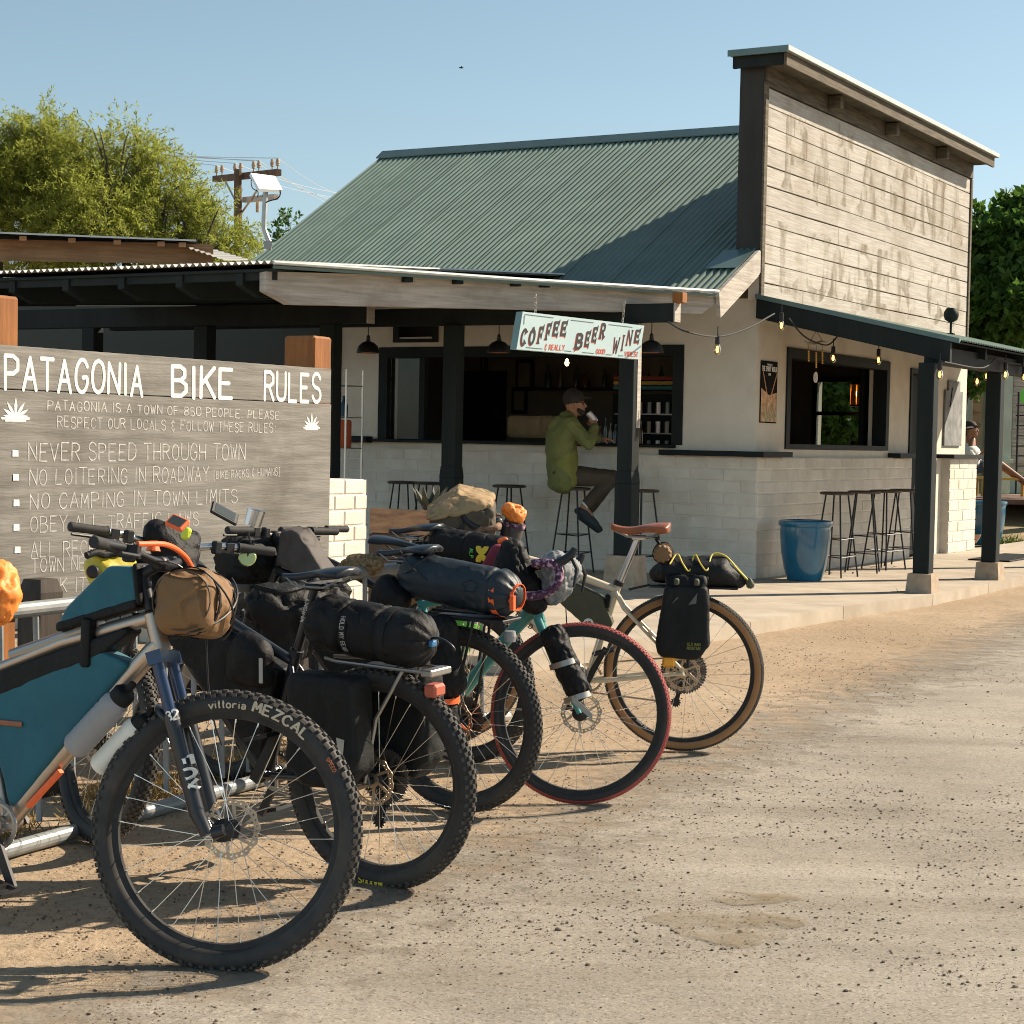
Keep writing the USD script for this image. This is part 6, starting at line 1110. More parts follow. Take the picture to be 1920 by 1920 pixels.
# --- 4: bike with the black roll marked by a yellow butterfly
b4 = Bike('dark bike behind the navy roll, with a bare silver seat post', gnd(868, 1430)[:2], HU, wb=1.10, R=.35, rt=.028, steer=-5, fr=m_blackfr, seat=(.26, 1.02), cass=.08, barz=.02, barw=.46, post=m_chrome, lean=-1, top_drop=.06)
b4.T.add('rear_rack', b4.Wm(cat_([ptube([(-.24, y, .80), (.16, y, .81)], .007, 8) for y in (-.06, .06)] + [ptube([(-.10, y * 1.1, .80), (-.01, y * 1.4, b4.R)], .006, 8) for y in (-.06, .06)])), m_black)
r4 = b4.Wm(roll((.17, 0, .955), (-.27, 0, .91), .082, 24, (.45, .35), .05, belts=(.45,)))
bf = unary_union([affinity.rotate(affinity.scale(Point(0, .024).buffer(.024), .55 + .0, 1.0), a, origin=(0, 0)) for a in (35, -35, 145, 215)]); bf = bf.intersection(sbox(-.05, -.036, .05, .036))
yl_ = M('yellow_print_b', (.70, .48, .04), rough=.7)
ly4 = lambda a, b: A(-.135 - a, .081 * math.cos(b / .081), .925 + .081 * math.sin(b / .081))
bag('dry_bag', 'black roll bag with a yellow butterfly emblem behind the navy roll', [('body', r4, m_bkfab), ('emblem', b4.Wm(lay(bf, ly4, .0015, (0, 1, 0)).apply_translation((0, .0035, 0))), yl_), ('cord', b4.Wm(cat_([ptube(bez([(-.27, .02, .95), (-.33, .05, .93), (-.32, .05, .84), (-.27, .05, .80)], 12), .005, 6), ptube(bez([(-.27, .0, .95), (-.35, .03, .92), (-.33, .03, .83), (-.27, .04, .80)], 12), .005, 6)])), m_yellow),
    ('lettering', b4.Wm(lay(text('ALP', .016, .6, th=.15, fit=.04), lambda a, b: A(-.075 - b, .084 * math.cos((a - .015) / .08), .933 - .084 * math.sin((a - .015) / .08)), .001, (0, 1, 0))), m_green)])
bag('saddle_pouch', 'black pleated pouch with springy cords behind the silver seat post', [('body', b4.Wm(roll((.26, .02, .90), (.10, .02, .92), .055, 27, (.6, .6), .08)), m_bkfab), ('cord', b4.Wm(cat_([ring_at((x, .02, .93), A(1, .2, 0), .058, .006, .004) for x in (.12, .15, .18)])), m_black)])
bag('mesh_bag', 'brown mesh bag resting on the rack between two saddles', [('body', b4.Wm(soft([((.40, .12, .86), .05), ((.50, .12, .84), .06), ((.58, .12, .80), .04)], .02, .008, 30, 28)), M('mesh_brown', (.12, .08, .04), (.26, .18, .09), .8, 60, lo=.45, hi=.55))])

# --- 5: teal gravel bike pointing to the right, red tyre
f5 = gnd(1084, 1507)[:2]; h5 = math.radians(HD + 3)
b5 = Bike('teal gravel bike with red front tyre and floral drop bar tape', f5 - 1.03 * A(math.cos(h5), math.sin(h5)), HD + 3, wb=1.03, R=.353, rt=.021, ha=70, fork='rigid', steer=22, fr=m_teal_fr, frk=m_teal_fr, tyre=m_tyre, tread=m_red, bar='drop', tape=m_floral, rows='gravel', seat=(.22, .99), cass=.07, stack=.13, barw=.44, barz=.02, spokes=32, lean=1)
b5.T.add('red_tread_band', b5.Wm(b5.stm(revolve_y([(b5.R - .021 + .0216 * math.cos(x), .0216 * math.sin(x)) for x in np.linspace(-1.15, 1.15, 12)] + [(b5.R - .021 + .0200 * math.cos(x), .0200 * math.sin(x)) for x in np.linspace(1.15, -1.15, 12)]).apply_translation(b5.fa))), m_red, parent=b5.fw, smooth=40)
g5 = lambda m: b5.Wm(b5.stm(m)); fk = b5.hb * .42 + b5.fa * .58
cage = roll(b5.hb * .86 + b5.fa * .14 + A(.03, -.105, 0), b5.hb * .02 + b5.fa * .98 + A(.015, -.10, .05), .050, 31, (.7, .6), .09)
cage = rough_up(cage, .010, 26, 5, .014)
bag('fork_bag', 'black crinkled bag strapped to the fork of the teal bike', [('body', g5(cage), m_bkfab)] + [('strap', g5(ring_at((b5.hb * k + b5.fa * (1 - k)) + A(.025, -.104, .0), b5.ax, .053, .022)), m_steel) for k in (.50, .17)] + [('buckle', g5(hullpts([(b5.hb * .12 + b5.fa * .88) + A(.03 + a, -.165 + b, c) for a in (-.03, .05) for b in (-.006, .006) for c in (-.025 - a * .8, .0 - a * .8)])), m_steel)])
c0 = b5.cl + A(-.06, -.0, .00)
bag('stem_bag', 'black feed bag crumpled beside the stem of the teal bike', [('body', g5(soft([((b5.cl[0] - .10, -.06, b5.cl[2] + .045), .055), ((b5.cl[0] - .06, -.06, b5.cl[2] - .10), .06), ((b5.cl[0] - .13, -.05, b5.cl[2] - .03), .05), ((b5.cl[0] + .0, -.05, b5.cl[2] - .15), .05)], .018, .010, 22, 33)), m_bkfab), ('toggle', g5(soft([((b5.cl[0] - .15, -.06, b5.cl[2] + .085), .012), ((b5.cl[0] - .13, -.06, b5.cl[2] + .09), .012)], .01, 0, 10)), m_orange)])
bag('cloth_bag', 'grey blue cloth bundle tied inside the drop bar of the teal bike', [('body', g5(soft([((b5.cl[0] + .07, -.10, b5.cl[2] - .0), .055), ((b5.cl[0] + .12, .03, b5.cl[2] - .01), .055), ((b5.cl[0] + .07, -.03, b5.cl[2] - .10), .06), ((b5.cl[0] + .10, .10, b5.cl[2] - .03), .045)], .016, .014, 24, 34)), m_denim)])
bag('frame_bag', 'small maroon bag with a pale label on the top tube of the teal bike', [('body', slab_bag(b5, [(b5.ht[0] - .03, b5.ht[2] + .01), (b5.ht[0] - .06, b5.ht[2] + .12), (b5.ht[0] - .14, b5.ht[2] + .125), (b5.ht[0] - .22, b5.ht[2] - .005)], .038, .02, .003, 35), m_maroon), ('label', b5.Wm(cbox(b5.ht[0] - .12, b5.ht[0] - .06, -.0425, -.037, b5.ht[2] + .02, b5.ht[2] + .045, .001)), m_greyfab), ('cord', b5.Wm(ptube([(b5.ht[0] - .11, -.043, b5.ht[2] + .11), (b5.ht[0] - .09, -.044, b5.ht[2] + .07), (b5.ht[0] - .085, -.044, b5.ht[2] + .045)], .003, 5)), m_black)])

# --- 6: cream bike standing across, brown saddle, tan sidewalls
HX = 173.0
b6 = Bike('cream touring bike with brown leather saddle and tan sidewall tyres', gnd(1278, 1409)[:2], HX, wb=1.10, R=.366, rt=.024, ha=70, fork='rigid', steer=8, fr=m_cream_fr, tyre=m_tan, bar='drop', tape=m_browntape, rows='gravel', seat=(.21, 1.03), cass=.105, stack=.18, barz=.18, barw=.46, saddle=m_leather, post=m_chrome, lean=-2, top_drop=.0, spokes=28)
b6.band(A(0, 0, b6.R), lambda v: v, b6.rw, m_tread); b6.band(b6.fa, b6.st, b6.fw, m_tread)
dt = arc_text('DT SWISS', .010, .302, math.radians(-58), 1, lambda v: .0165 + 0 * v, th=.2); dt.apply_translation(A(0, 0, b6.R)); add_letters(b6.T, b6.Wm(dt), m_paintw, parent=b6.rw)
b6.T.add('rear_brake', b6.Wm(cbox(.035, .095, .05, .085, b6.R + .03, b6.R + .085, .010)), m_gold)
dtl = text('TUMBLEWEED', .020, .5, th=.2, fit=.20); dd6 = (b6.hb - b6.bb) / np.linalg.norm(b6.hb - b6.bb); nn6 = np.cross(A(0, 1, 0), dd6); add_letters(b6.T, b6.Wm(lay(dtl, lambda a, b: b6.hb - dd6 * (.09 + a) + A(0, .0275, 0) - nn6 * (b - .01) * -1, .001, (0, 1, 0))), m_ink)
RZ6 = .765
b6.T.add('rear_rack', b6.Wm(cat_([cbox(-.24, .16, -.05, .05, RZ6 - .008, RZ6 + .004, .003)] + [ptube([(-.05, y, RZ6), (-.02, y * 1.1, b6.R + .03)], .008, 8) for y in (-.065, .065)] + [ptube([(.16, .0, RZ6), (.26, 0, .74)], .006, 6)])), m_black)
fn = [(b6.R + .035) * A(math.cos(a), 0, math.sin(a)) + A(0, 0, b6.R) for a in np.linspace(.55, 2.0, 14)]
tr = b6.Wm(soft([((.13, 0, .815), .04), ((.09, 0, .875), .028), ((-.17, 0, .875), .035), ((-.17, 0, .815), .06), ((.08, .06, .835), .045), ((.08, -.06, .835), .045), ((-.16, .06, .84), .045), ((-.16, -.06, .84), .045), ((-.24, 0, .795), .04)], .02, .005, 10, 41))
bag('rack_bag', 'dark green grey trunk bag laced with yellow cord on the cream bike rack', [('body', tr, m_charc), ('cord', b6.Wm(cat_([ptube(spline([(.07, .09, .872), (.04, .02, .912), (.01, .09, .872), (-.02, .108, .845), (-.04, .02, .912), (-.07, .09, .875), (-.10, .108, .85), (-.12, .02, .914), (-.18, .02, .908), (-.24, .03, .845), (-.285, .02, .80)], 5), .004, 6), ptube(spline([(-.12, -.02, .912), (-.19, -.01, .895), (-.285, .01, .80)], 5), .004, 6)])), m_yellow),
    ('end_knot', b6.Wm(soft([((-.285, .01, .80), .016), ((-.295, .01, .78), .02)], .01, .003, 40)), m_olive), ('lettering', b6.Wm(cat_([lay(text(s, .011, .6, th=.16, fit=.055), lambda a, b: A(.02 - a, .107, .822 - k * .016 + b), .001, (0, 1, 0)) for k, s in enumerate(('OLD MAN', 'MOUNTAIN'))])), m_olive)])
pts = [((x, .125 + yy, z), .025) for x, z in ((.065, .76), (-.085, .76), (-.095, .52), (-.06, .47), (.09, .48), (.10, .52)) for yy in (-.03, .03)]
pan = b6.Wm(soft(pts, .02, .004, 10, 43))
bag('pannier', 'dark grey roll-top pannier on the near side of the cream bike', [('body', pan, m_charc), ('roll_top', b6.Wm(soft([((.07, .125, .805), .022), ((-.09, .125, .81), .022), ((.05, .15, .77), .02), ((-.07, .15, .77), .02)], .015, .006, 20, 44)), m_bkfab), ('strap', b6.Wm(cat_([cbox(x - .012, x + .012, .135, .185, .785, .815, .006) for x in (.035, -.055)])), m_olive),
    ('dart', b6.Wm(cat_([hullpts([(x, .182 + e, z) for x, z in ((.055, .70), (.03, .735), (.025, .728)) for e in (0, .002)]), hullpts([(x, .182 + e, z) for x, z in ((-.02, .70), (-.055, .705), (-.06, .755)) for e in (0, .002)])])), M('grey_flap', (.10, .10, .10), rough=.6)),
    ('lettering', b6.Wm(cat_([lay(text(s, .013, .6, th=.17, fit=.060), lambda a, b: A(-.018 - a, .1825, .515 - k * .018 + b), .001, (0, 1, 0)) for k, s in enumerate(('OLD MAN', 'MOUNTAIN'))])), M('olive_print', (.22, .22, .06), rough=.8))])
bag('saddle_roll', 'small brown leather roll hanging behind the brown saddle', [('body', b6.Wm(roll((.105, -.08, .915), (.105, .09, .915), .042, 46, (.8, .8), .03)), m_tanbag), ('strap', b6.Wm(cat_([ring_at((.105, y, .915), A(0, 1, 0), .044, .02) for y in (-.03, .05)] + [tube((.12, 0, .95), (.14, 0, .98), .008)])), m_bkfab)])
fp6 = [(b6.stt[0] + .03, b6.stt[2] - .17), (b6.stt[0] + .075, b6.stt[2] - .06), (b6.ht[0] - .18, b6.ht[2] - .09), (b6.ht[0] - .20, b6.ht[2] - .16), (b6.stt[0] + .07, b6.stt[2] - .24)]
bag('frame_bag', 'olive half frame bag with a white round badge on the cream bike', [('body', slab_bag(b6, fp6, .034, .014, .003, 47), m_olive), ('badge', b6.Wm(disc(Point(0, 0).buffer(.024).difference(unary_union([Point(-.005, .004).buffer(.008), LineString([(-.01, -.01), (.01, -.012)]).buffer(.005), Point(.010, .006).buffer(.005)])), 0, .0015).apply_translation((b6.stt[0] + .13, .0375, b6.stt[2] - .175))), m_paintw), ('strap', b6.Wm(cbox(b6.stt[0] + .035, b6.stt[0] + .055, -.04, .04, b6.stt[2] - .10, b6.stt[2] - .04, .004)), m_bkfab)])
g6 = lambda m: b6.Wm(b6.stm(m)); cl = b6.cl
cv = soft([((cl[0] + .05, y, cl[2] + z), .04) for y in (-.21, .21) for z in (.06, -.22)] + [((cl[0] + .28, y, cl[2] + z), .03) for y in (-.20, .20) for z in (.03, -.20)] + [((cl[0] + .14, 0, cl[2] + .10), .05)], .02, .012, 10, 51)
bag('basket_bag', 'large waxed canvas basket bag with tan flap on the cream bike handlebar', [('body', g6(cv), m_canvasdk), ('flap', g6(rough_up(soft([((cl[0] + .04, y, cl[2] + .10), .022) for y in (-.21, .21)] + [((cl[0] + .18, y, cl[2] + .135), .022) for y in (-.17, .18)] + [((cl[0] + .31, y, cl[2] + .045), .018) for y in (-.2, .24)], .018, .010, 12, 52), .006, 20)), m_canvas), ('emblem', g6(cat_([ptube([(cl[0] + .075 + .012 * math.cos(a), .232, cl[2] - .19 + .014 * math.sin(a * 2)) for a in np.linspace(0, 2 * PI, 20)], .0022, 4), ptube([(cl[0] + .06, .231, cl[2] - .17), (cl[0] + .09, .231, cl[2] - .215)], .0022, 4)])), m_yellow)])
bag('stem_bag', 'brown feed bag under a bright orange drawstring cap at the cream bike stem', [('body', g6(roll((cl[0] - .075, .06, cl[2] + .01), (cl[0] - .03, .065, cl[2] - .20), .050, 54, (.9, .6), .04)), m_brownbag), ('orange_cap', g6(soft([((cl[0] - .10, .06, cl[2] + .055), .032), ((cl[0] - .05, .06, cl[2] + .065), .034), ((cl[0] - .075, .04, cl[2] + .035), .045), ((cl[0] - .085, .08, cl[2] + .03), .035)], .014, .010, 30, 55)), m_orangefab), ('trim', g6(ring_at((cl[0] - .075, .06, cl[2] - .005), A(.2, 0, -1), .050, .018)), m_floral)])
fkk = b6.hb * .45 + b6.fa * .55
fb6 = roll(b6.hb * .75 + b6.fa * .25 + A(.02, .10, .0), b6.hb * -.05 + b6.fa * 1.05 + A(.0, .10, .04), .056, 57, (.8, .8), .05)
bag('fork_bag', 'grey bag held by bright green straps on the fork of the cream bike', [('body', g6(fb6), m_greyfab), ('strap', g6(ring_at(b6.hb * .52 + b6.fa * .48 + A(.012, .10, .02), b6.ax, .060, .026)), m_green), ('strap', g6(ring_at(b6.hb * .22 + b6.fa * .78 + A(.008, .10, .02), b6.ax, .060, .024)), m_green), ('strap_tail', g6(hullpts([b6.hb * .50 + b6.fa * .5 + A(-.06 + a * .5, .13 + b, c - a) for a in (-.02, .10) for b in (-.002, .002) for c in (-.012, .012)])), m_green),
    ('yellow_patch', g6(hullpts([b6.fa + A(.05 + a, .14 + b, .03 + c) for a, c in ((-.07, 0), (.05, .02), (.06, .035), (-.05, .045)) for b in (-.03, .012)])), M('ochre_pad', (.65, .33, .03), rough=.7))])

# ================================================================== people
def hand_segs(w, d, n, side, curl=1.0, r=.0085, L_=.085):
    """Palm and five fingers from wrist w; d = direction of the palm, n = the way the fingers curl, side = towards the thumb."""
    w, d, n, side = (np.asarray(x, float) for x in (w, d, n, side)); segs = []
    knu = []
    for k, (o, ln) in enumerate(((.032, .072), (.011, .080), (-.011, .075), (-.031, .058))):
        b = w + d * L_ + side * o * .95; knu.append(b); segs.append(((w + side * o * .55, .014), (b, .0115)))
        p, dd = b, d.copy()
        for j, f in enumerate((.45, .32, .23)):
            a = curl * (.75, .95, .7)[j]; c, s_ = math.cos(a), math.sin(a); ax_ = np.cross(dd, n); n2 = n - dd * (n @ dd); n2 /= np.linalg.norm(n2) + 1e-9
            nd = dd * c + n2 * s_; n = n2 * c - dd * s_; q = p + nd * ln * f; segs.append(((p, r * (1.05 - .08 * j)), (q, r * (.98 - .1 * j)))); p, dd = q, nd
        n = np.asarray(n); n = n / np.linalg.norm(n)
        n = hand_segs.n0 if hasattr(hand_segs, 'n0') else n
    for a, b in zip(knu[:-1], knu[1:]): segs.append(((a, .0115), (b, .0115), (w, .016)))
    t0 = w + d * .025 + side * .026; t1 = t0 + side * .030 + d * .028 + hand_segs.n0 * .018; t2 = t1 + d * .026 + hand_segs.n0 * .022
    segs += [((w + side * .01, .016), (t0, .0135)), ((t0, .0125), (t1, .0105)), ((t1, .0105), (t2, .0085))]
    return segs
def nz(v): v = np.asarray(v, float); return v / np.linalg.norm(v)
seatb = sp(1075, 915, -.62); PF = nz((.985, .17, 0)); PL_ = A(-PF[1], PF[0], 0)
pp = lambda x, y, z: A(seatb[0], seatb[1], 0) + PF * x + PL_ * y + A(0, 0, z)
def face_segs(hc, f, l, u, s=1.0):
    q = lambda x, y, z: hc + (f * x + l * y + u * z) * s
    return [((q(-.02, 0, .035), .088 * s), (q(.01, 0, .02), .083 * s), (q(-.02, 0, -.01), .075 * s)), ((q(.035, 0, -.03), .060 * s), (q(.055, 0, -.085), .036 * s), (q(-.01, 0, -.06), .05 * s)), ((q(.087, 0, .005), .010 * s), (q(.108, 0, -.028), .0125 * s), (q(.080, 0, -.035), .014 * s)),
            ((q(.082, -.014, -.062), .0085 * s), (q(.088, 0, -.060), .0095 * s), (q(.082, .014, -.062), .0085 * s)), ((q(.080, -.012, -.076), .009 * s), (q(.084, .012, -.076), .009 * s)), ((q(-.012, -.083, .0), .016 * s), (q(-.016, -.085, -.03), .010 * s)), ((q(-.012, .083, .0), .016 * s), (q(-.016, .085, -.03), .010 * s)),
            ((q(.074, -.03, .018), .012 * s), (q(.074, .03, .018), .012 * s)), ((q(-.03, 0, -.05), .055 * s), (q(-.055, 0, -.16), .056 * s))]
man = Thing('person', 'person in olive jacket and dark cap on a bar stool, drinking from a can', 'person', pp(0, 0, .96))
hips, chest, neck, head = pp(-.12, 0, 1.08), pp(-.13, 0, 1.45), pp(-.07, 0, 1.66), pp(.00, 0, 1.79)
hf, hu = nz(PF + A(0, 0, .10)), nz(A(0, 0, 1) - PF * .10)
shR, shL = pp(-.08, -.17, 1.585), pp(-.08, .17, 1.585); elR, wrR = pp(.095, -.23, 1.40), pp(.185, -.10, 1.575); elL, wrL = pp(.12, .24, 1.44), pp(.30, .20, 1.45)
knR, anR, knL, anL = pp(.38, -.11, 1.06), pp(.09, -.10, .77), pp(.40, .12, 1.05), pp(.17, .10, .70)
toeR, toeL = pp(.22, -.11, .60), pp(.30, .11, .545)
canc = pp(.165, -.045, 1.665); cand = nz(PF * -.62 + A(0, 0, .70))
dH = nz((canc - PF * .0 - A(0, 0, .02)) - wrR); hand_segs.n0 = nz(PL_ * .9 + PF * .2); hR = hand_segs(wrR, dH, hand_segs.n0, nz(np.cross(dH, hand_segs.n0)) * 1.0, .85)
dL = nz(PF + PL_ * -.2); hand_segs.n0 = A(0, 0, -1.0); hL = hand_segs(wrL, dL, hand_segs.n0, nz(np.cross(hand_segs.n0, dL)), .35)
torso = [((hips + PL_ * .09, .115), (hips - PL_ * .09, .115), (pp(-.14, 0, 1.28), .125)), ((pp(-.14, .05, 1.28), .125), (pp(-.14, -.05, 1.28), .125), (chest + PL_ * .08, .13), (chest - PL_ * .08, .13)), ((chest + PL_ * .08, .13), (chest - PL_ * .08, .13), (shL - PL_ * .03, .075), (shR + PL_ * .03, .075), (neck, .06))]
arms = lambda g: [((shR, .066 + g), (elR, .047 + g)), ((elR, .047 + g), (wrR + (elR - wrR) * (.10 if g else 0), .029 + g)), ((shL, .066 + g), (elL, .047 + g)), ((elL, .047 + g), (wrL + (elL - wrL) * (.1 if g else 0), .029 + g))]
legs = lambda g, cut=0: [((hips - PL_ * .08, .11), (knR, .062 + g)), ((knR, .062 + g), (anR + (knR - anR) * cut, .038 + g)), ((hips + PL_ * .08, .11), (knL, .062 + g)), ((knL, .062 + g), (anL + (knL - anL) * cut, .038 + g))]
skin = body_mesh(face_segs(head, hf, PL_, hu) + [((neck, .058), (pp(-.03, 0, 1.72), .052))] + torso + arms(0) + legs(0) + [((anR, .034), (toeR * .55 + anR * .45, .03)), ((anL, .034), (toeL * .55 + anL * .45, .03))] + hR + hL, .010, 4)
bp_ = man.add('body', skin, m_skin, smooth=True)
jk = rough_up(body_mesh([[(p, r_ + .016) for p, r_ in s_] for s_ in torso] + arms(.018) + [((hips + PL_ * .10 - A(0, 0, .06), .125), (hips - PL_ * .10 - A(0, 0, .06), .125), (hips + A(0, 0, .08), .14)), ((pp(-.155, -.07, 1.63), .045), (pp(-.165, .07, 1.63), .045), (pp(-.21, 0, 1.56), .055)), ((pp(-.03, -.06, 1.645), .03), (pp(-.03, .06, 1.645), .03), (pp(-.10, 0, 1.66), .06))], .018, 5), .020, 14, 2)
man.add('jacket_panel', rough_up(body_mesh([((hips + PL_ * .10 - A(0, 0, .03) + PF * .03, .123), (hips - PL_ * .10 - A(0, 0, .03) + PF * .03, .123), (pp(-.11, -.05, 1.3), .135), (pp(-.11, .05, 1.3), .135))], .018, 5), .010, 13, 3), M('lime_jacket_panel', (.19, .188, .042), (.23, .222, .05), .75, 5), parent=bp_, smooth=True)
man.add('jacket', jk, m_jacket, parent=bp_, smooth=True)
man.add('trousers', rough_up(body_mesh([((hips + PL_ * .09, .125), (hips - PL_ * .09, .125), (pp(-.03, 0, 1.06), .10))] + legs(.018, .14), .018, 5), .008, 12, 4), m_trouser, parent=bp_, smooth=True)
def shoe(an, toe): 
    d = nz(toe - an); up_ = nz(np.cross(d, PL_)) if np.cross(d, PL_)[2] > 0 else -nz(np.cross(d, PL_)); return body_mesh([((an - d * .03 - up_ * .03, .040), (an + d * .02, .042), (toe, .030)), ((an - d * .05 - up_ * .045, .030), (toe - up_ * .02, .034), (toe + d * .02, .022))], .015, 3)
man.add('shoe', shoe(anR - A(0, 0, .045), toeR), m_shoe, parent=bp_, smooth=True); man.add('shoe', shoe(anL - A(0, 0, .045), toeL), m_shoe, parent=bp_, smooth=True)
man.add('sock', tube(anR + (knR - anR) * .02, anR + (knR - anR) * .13, .045, n=14), m_white, parent=bp_); man.add('sock', tube(anL + (knL - anL) * .02, anL + (knL - anL) * .13, .045, n=14), m_white, parent=bp_)
hq = lambda x, y, z: head + hf * x + PL_ * y + hu * z
man.add('cap', body_mesh([((hq(-.025, 0, .06), .098), (hq(.005, 0, .055), .093), (hq(-.02, 0, .085), .082)), ((hq(.07, -.055, .062), .010), (hq(.07, .055, .062), .010), (hq(.165, -.03, .05), .006), (hq(.165, .03, .05), .006))], .014, 3), m_cap, parent=bp_, smooth=True)
man.add('beard', body_mesh([((hq(.06, -.03, -.09), .028), (hq(.06, .03, -.09), .028), (hq(.02, -.058, -.06), .02), (hq(.02, .058, -.06), .02))], .014, 3), m_cap, parent=bp_, smooth=True)
man.add('sunglasses', cat_([hullpts([hq(.088 + a - abs(y) * .35, y, .006 + z) for a in (0, .006) for y in (sy_ * .012, sy_ * .062) for z in (-.02, .018)]) for sy_ in (-1, 1)] + [tube(hq(.068, sy_ * .066, .012), hq(-.01, sy_ * .088, .012), .004, n=6) for sy_ in (-1, 1)] + [tube(hq(.09, -.013, .01), hq(.09, .013, .01), .004, n=6)]), m_black, parent=bp_)
cn_ = Thing('drink_can', 'pale can held to the mouth of the man at the bar', 'can', canc); dd_, a_, b_ = frame(cand)
q = lathe([(0, -.062), (.026, -.062), (.033, -.052), (.033, .05), (.027, .060), (0, .058)], 20); v = q.vertices; q.vertices = canc + v[:, :1] * a_ + v[:, 1:2] * b_ + v[:, 2:] * dd_; cn_.add('body', q, m_can, smooth=40)
q = lathe([(.0, -.0635), (.027, -.0635), (.0335, -.052), (.0335, -.046)], 20); v = q.vertices; q.vertices = canc + v[:, :1] * a_ + v[:, 1:2] * b_ + v[:, 2:] * dd_; cn_.add('base', q, m_chrome)

# second person lounging on a yellow bench in front of the neighbouring house
D2 = 30.5; B2 = lambda x, y, o=0.0: at(x, y, D2 + o)
GZ = B2(1830, 930)[2]
w2_ = Thing('person', 'person in white shirt and dark cap lounging on a yellow bench', 'person', B2(1821, 880))
hd, ck2, hp = B2(1821, 806, .0), B2(1822, 850), B2(1826, 876)
kn1, an1, kn2, an2 = B2(1872, 868, -.1), B2(1925, 905, -.2), B2(1878, 874, .1), B2(1930, 912, 0)
f2, l2, u2 = nz((.9, -.35, .12)), nz((.35, .9, 0)), nz((-.1, .05, 1)); u2 = np.cross(f2, l2); l2 = np.cross(u2, f2)
seg2 = face_segs(hd, f2, l2, u2) + [((hp + l2 * .09, .11), (hp - l2 * .09, .11), (ck2 + l2 * .1, .12), (ck2 - l2 * .1, .12)), ((ck2 + l2 * .16, .06), (ck2 - l2 * .16, .06), (hd - u2 * .17, .055)), ((ck2 - l2 * .19, .055), (B2(1836, 858, -.15), .04)), ((B2(1836, 858, -.15), .04), (B2(1848, 842, -.2), .028)), ((ck2 + l2 * .19, .055), (B2(1806, 862, .1), .045)), ((B2(1806, 862, .1), .045), (B2(1830, 866, .05), .03)),
      ((hp - l2 * .08, .095), (kn1, .06)), ((kn1, .058), (an1, .036)), ((hp + l2 * .08, .095), (kn2, .06)), ((kn2, .058), (an2, .036)), ((an1, .035), (an1 + A(.16, -.05, .06), .025)), ((an2, .035), (an2 + A(.16, -.05, .06), .025))]
hand_segs.n0 = nz((.3, -.8, -.4)); seg2 += hand_segs(B2(1848, 842, -.2), nz((.6, -.2, .6)), hand_segs.n0, nz(np.cross(nz((.6, -.2, .6)), hand_segs.n0)), .5)
hand_segs.n0 = A(0, 0, -1.0); seg2 += hand_segs(B2(1830, 866, .05), nz((1, -.2, 0)), hand_segs.n0, A(.2, 1, 0), .4)
wb_ = w2_.add('body', body_mesh(seg2, .016, 4), m_skin2, smooth=True)
w2_.add('shirt', body_mesh([((hp + l2 * .09 + u2 * .05, .118), (hp - l2 * .09 + u2 * .05, .118), (ck2 + l2 * .1, .13), (ck2 - l2 * .1, .13)), ((ck2 + l2 * .16, .07), (ck2 - l2 * .16, .07), (ck2 + u2 * .1, .075)), ((ck2 - l2 * .19, .067), (ck2 - l2 * .21 - u2 * .1 + f2 * .05, .06)), ((ck2 + l2 * .19, .067), (ck2 + l2 * .21 - u2 * .1, .06))], .02, 4), m_white, parent=wb_, smooth=True)
w2_.add('shorts', body_mesh([((hp + l2 * .09, .125), (hp - l2 * .09, .125)), ((hp - l2 * .08, .11), (hp * .35 + kn1 * .65, .082)), ((hp + l2 * .08, .11), (hp * .35 + kn2 * .65, .082))], .02, 4), M('blue_shorts', (.03, .05, .075), rough=.9), parent=wb_, smooth=True)
q2 = lambda x, y, z: hd + f2 * x + l2 * y + u2 * z
w2_.add('cap', body_mesh([((q2(-.025, 0, .06), .10), (q2(.005, 0, .055), .095)), ((q2(.07, -.05, .06), .012), (q2(.07, .05, .06), .012), (q2(.16, 0, .05), .008))], .02, 3), m_cap, parent=wb_, smooth=True); w2_.add('headband', ring_at(q2(-.012, 0, .042), u2, .098, .022), m_white, parent=wb_)
w2_.add('hair', body_mesh([((q2(-.06, 0, .02), .07), (q2(-.09, 0, -.06), .05))], .02, 3), m_black, parent=wb_, smooth=True)
bn_ = Thing('yellow_bench', 'yellow wooden bench under the lounging person', 'bench', B2(1832, 925)); m_ybench = M('yellow_bench_wood', (.50, .30, .05), (.58, .36, .07), .6, 8)
s0_, s1_ = B2(1806, 888), B2(1936, 893); bd_ = nz(s1_ - s0_); bl_ = nz(np.cross(A(0, 0, 1), bd_))
for k in range(3): bn_.add('seat_slat', hullpts([p + bl_ * (k * .15 - .2 + o) + A(0, 0, z) for p in (s0_, s1_) for o in (0, .135) for z in (-.035, -.075)]), m_ybench)
for p in (s0_ + bd_ * .28, s1_ - bd_ * .1):
    for o in (-.17, .22): bn_.add('leg', tube(p + bl_ * o + A(0, 0, -.07), A(p[0], p[1], GZ) + bl_ * o, .028, n=8), m_ybench)

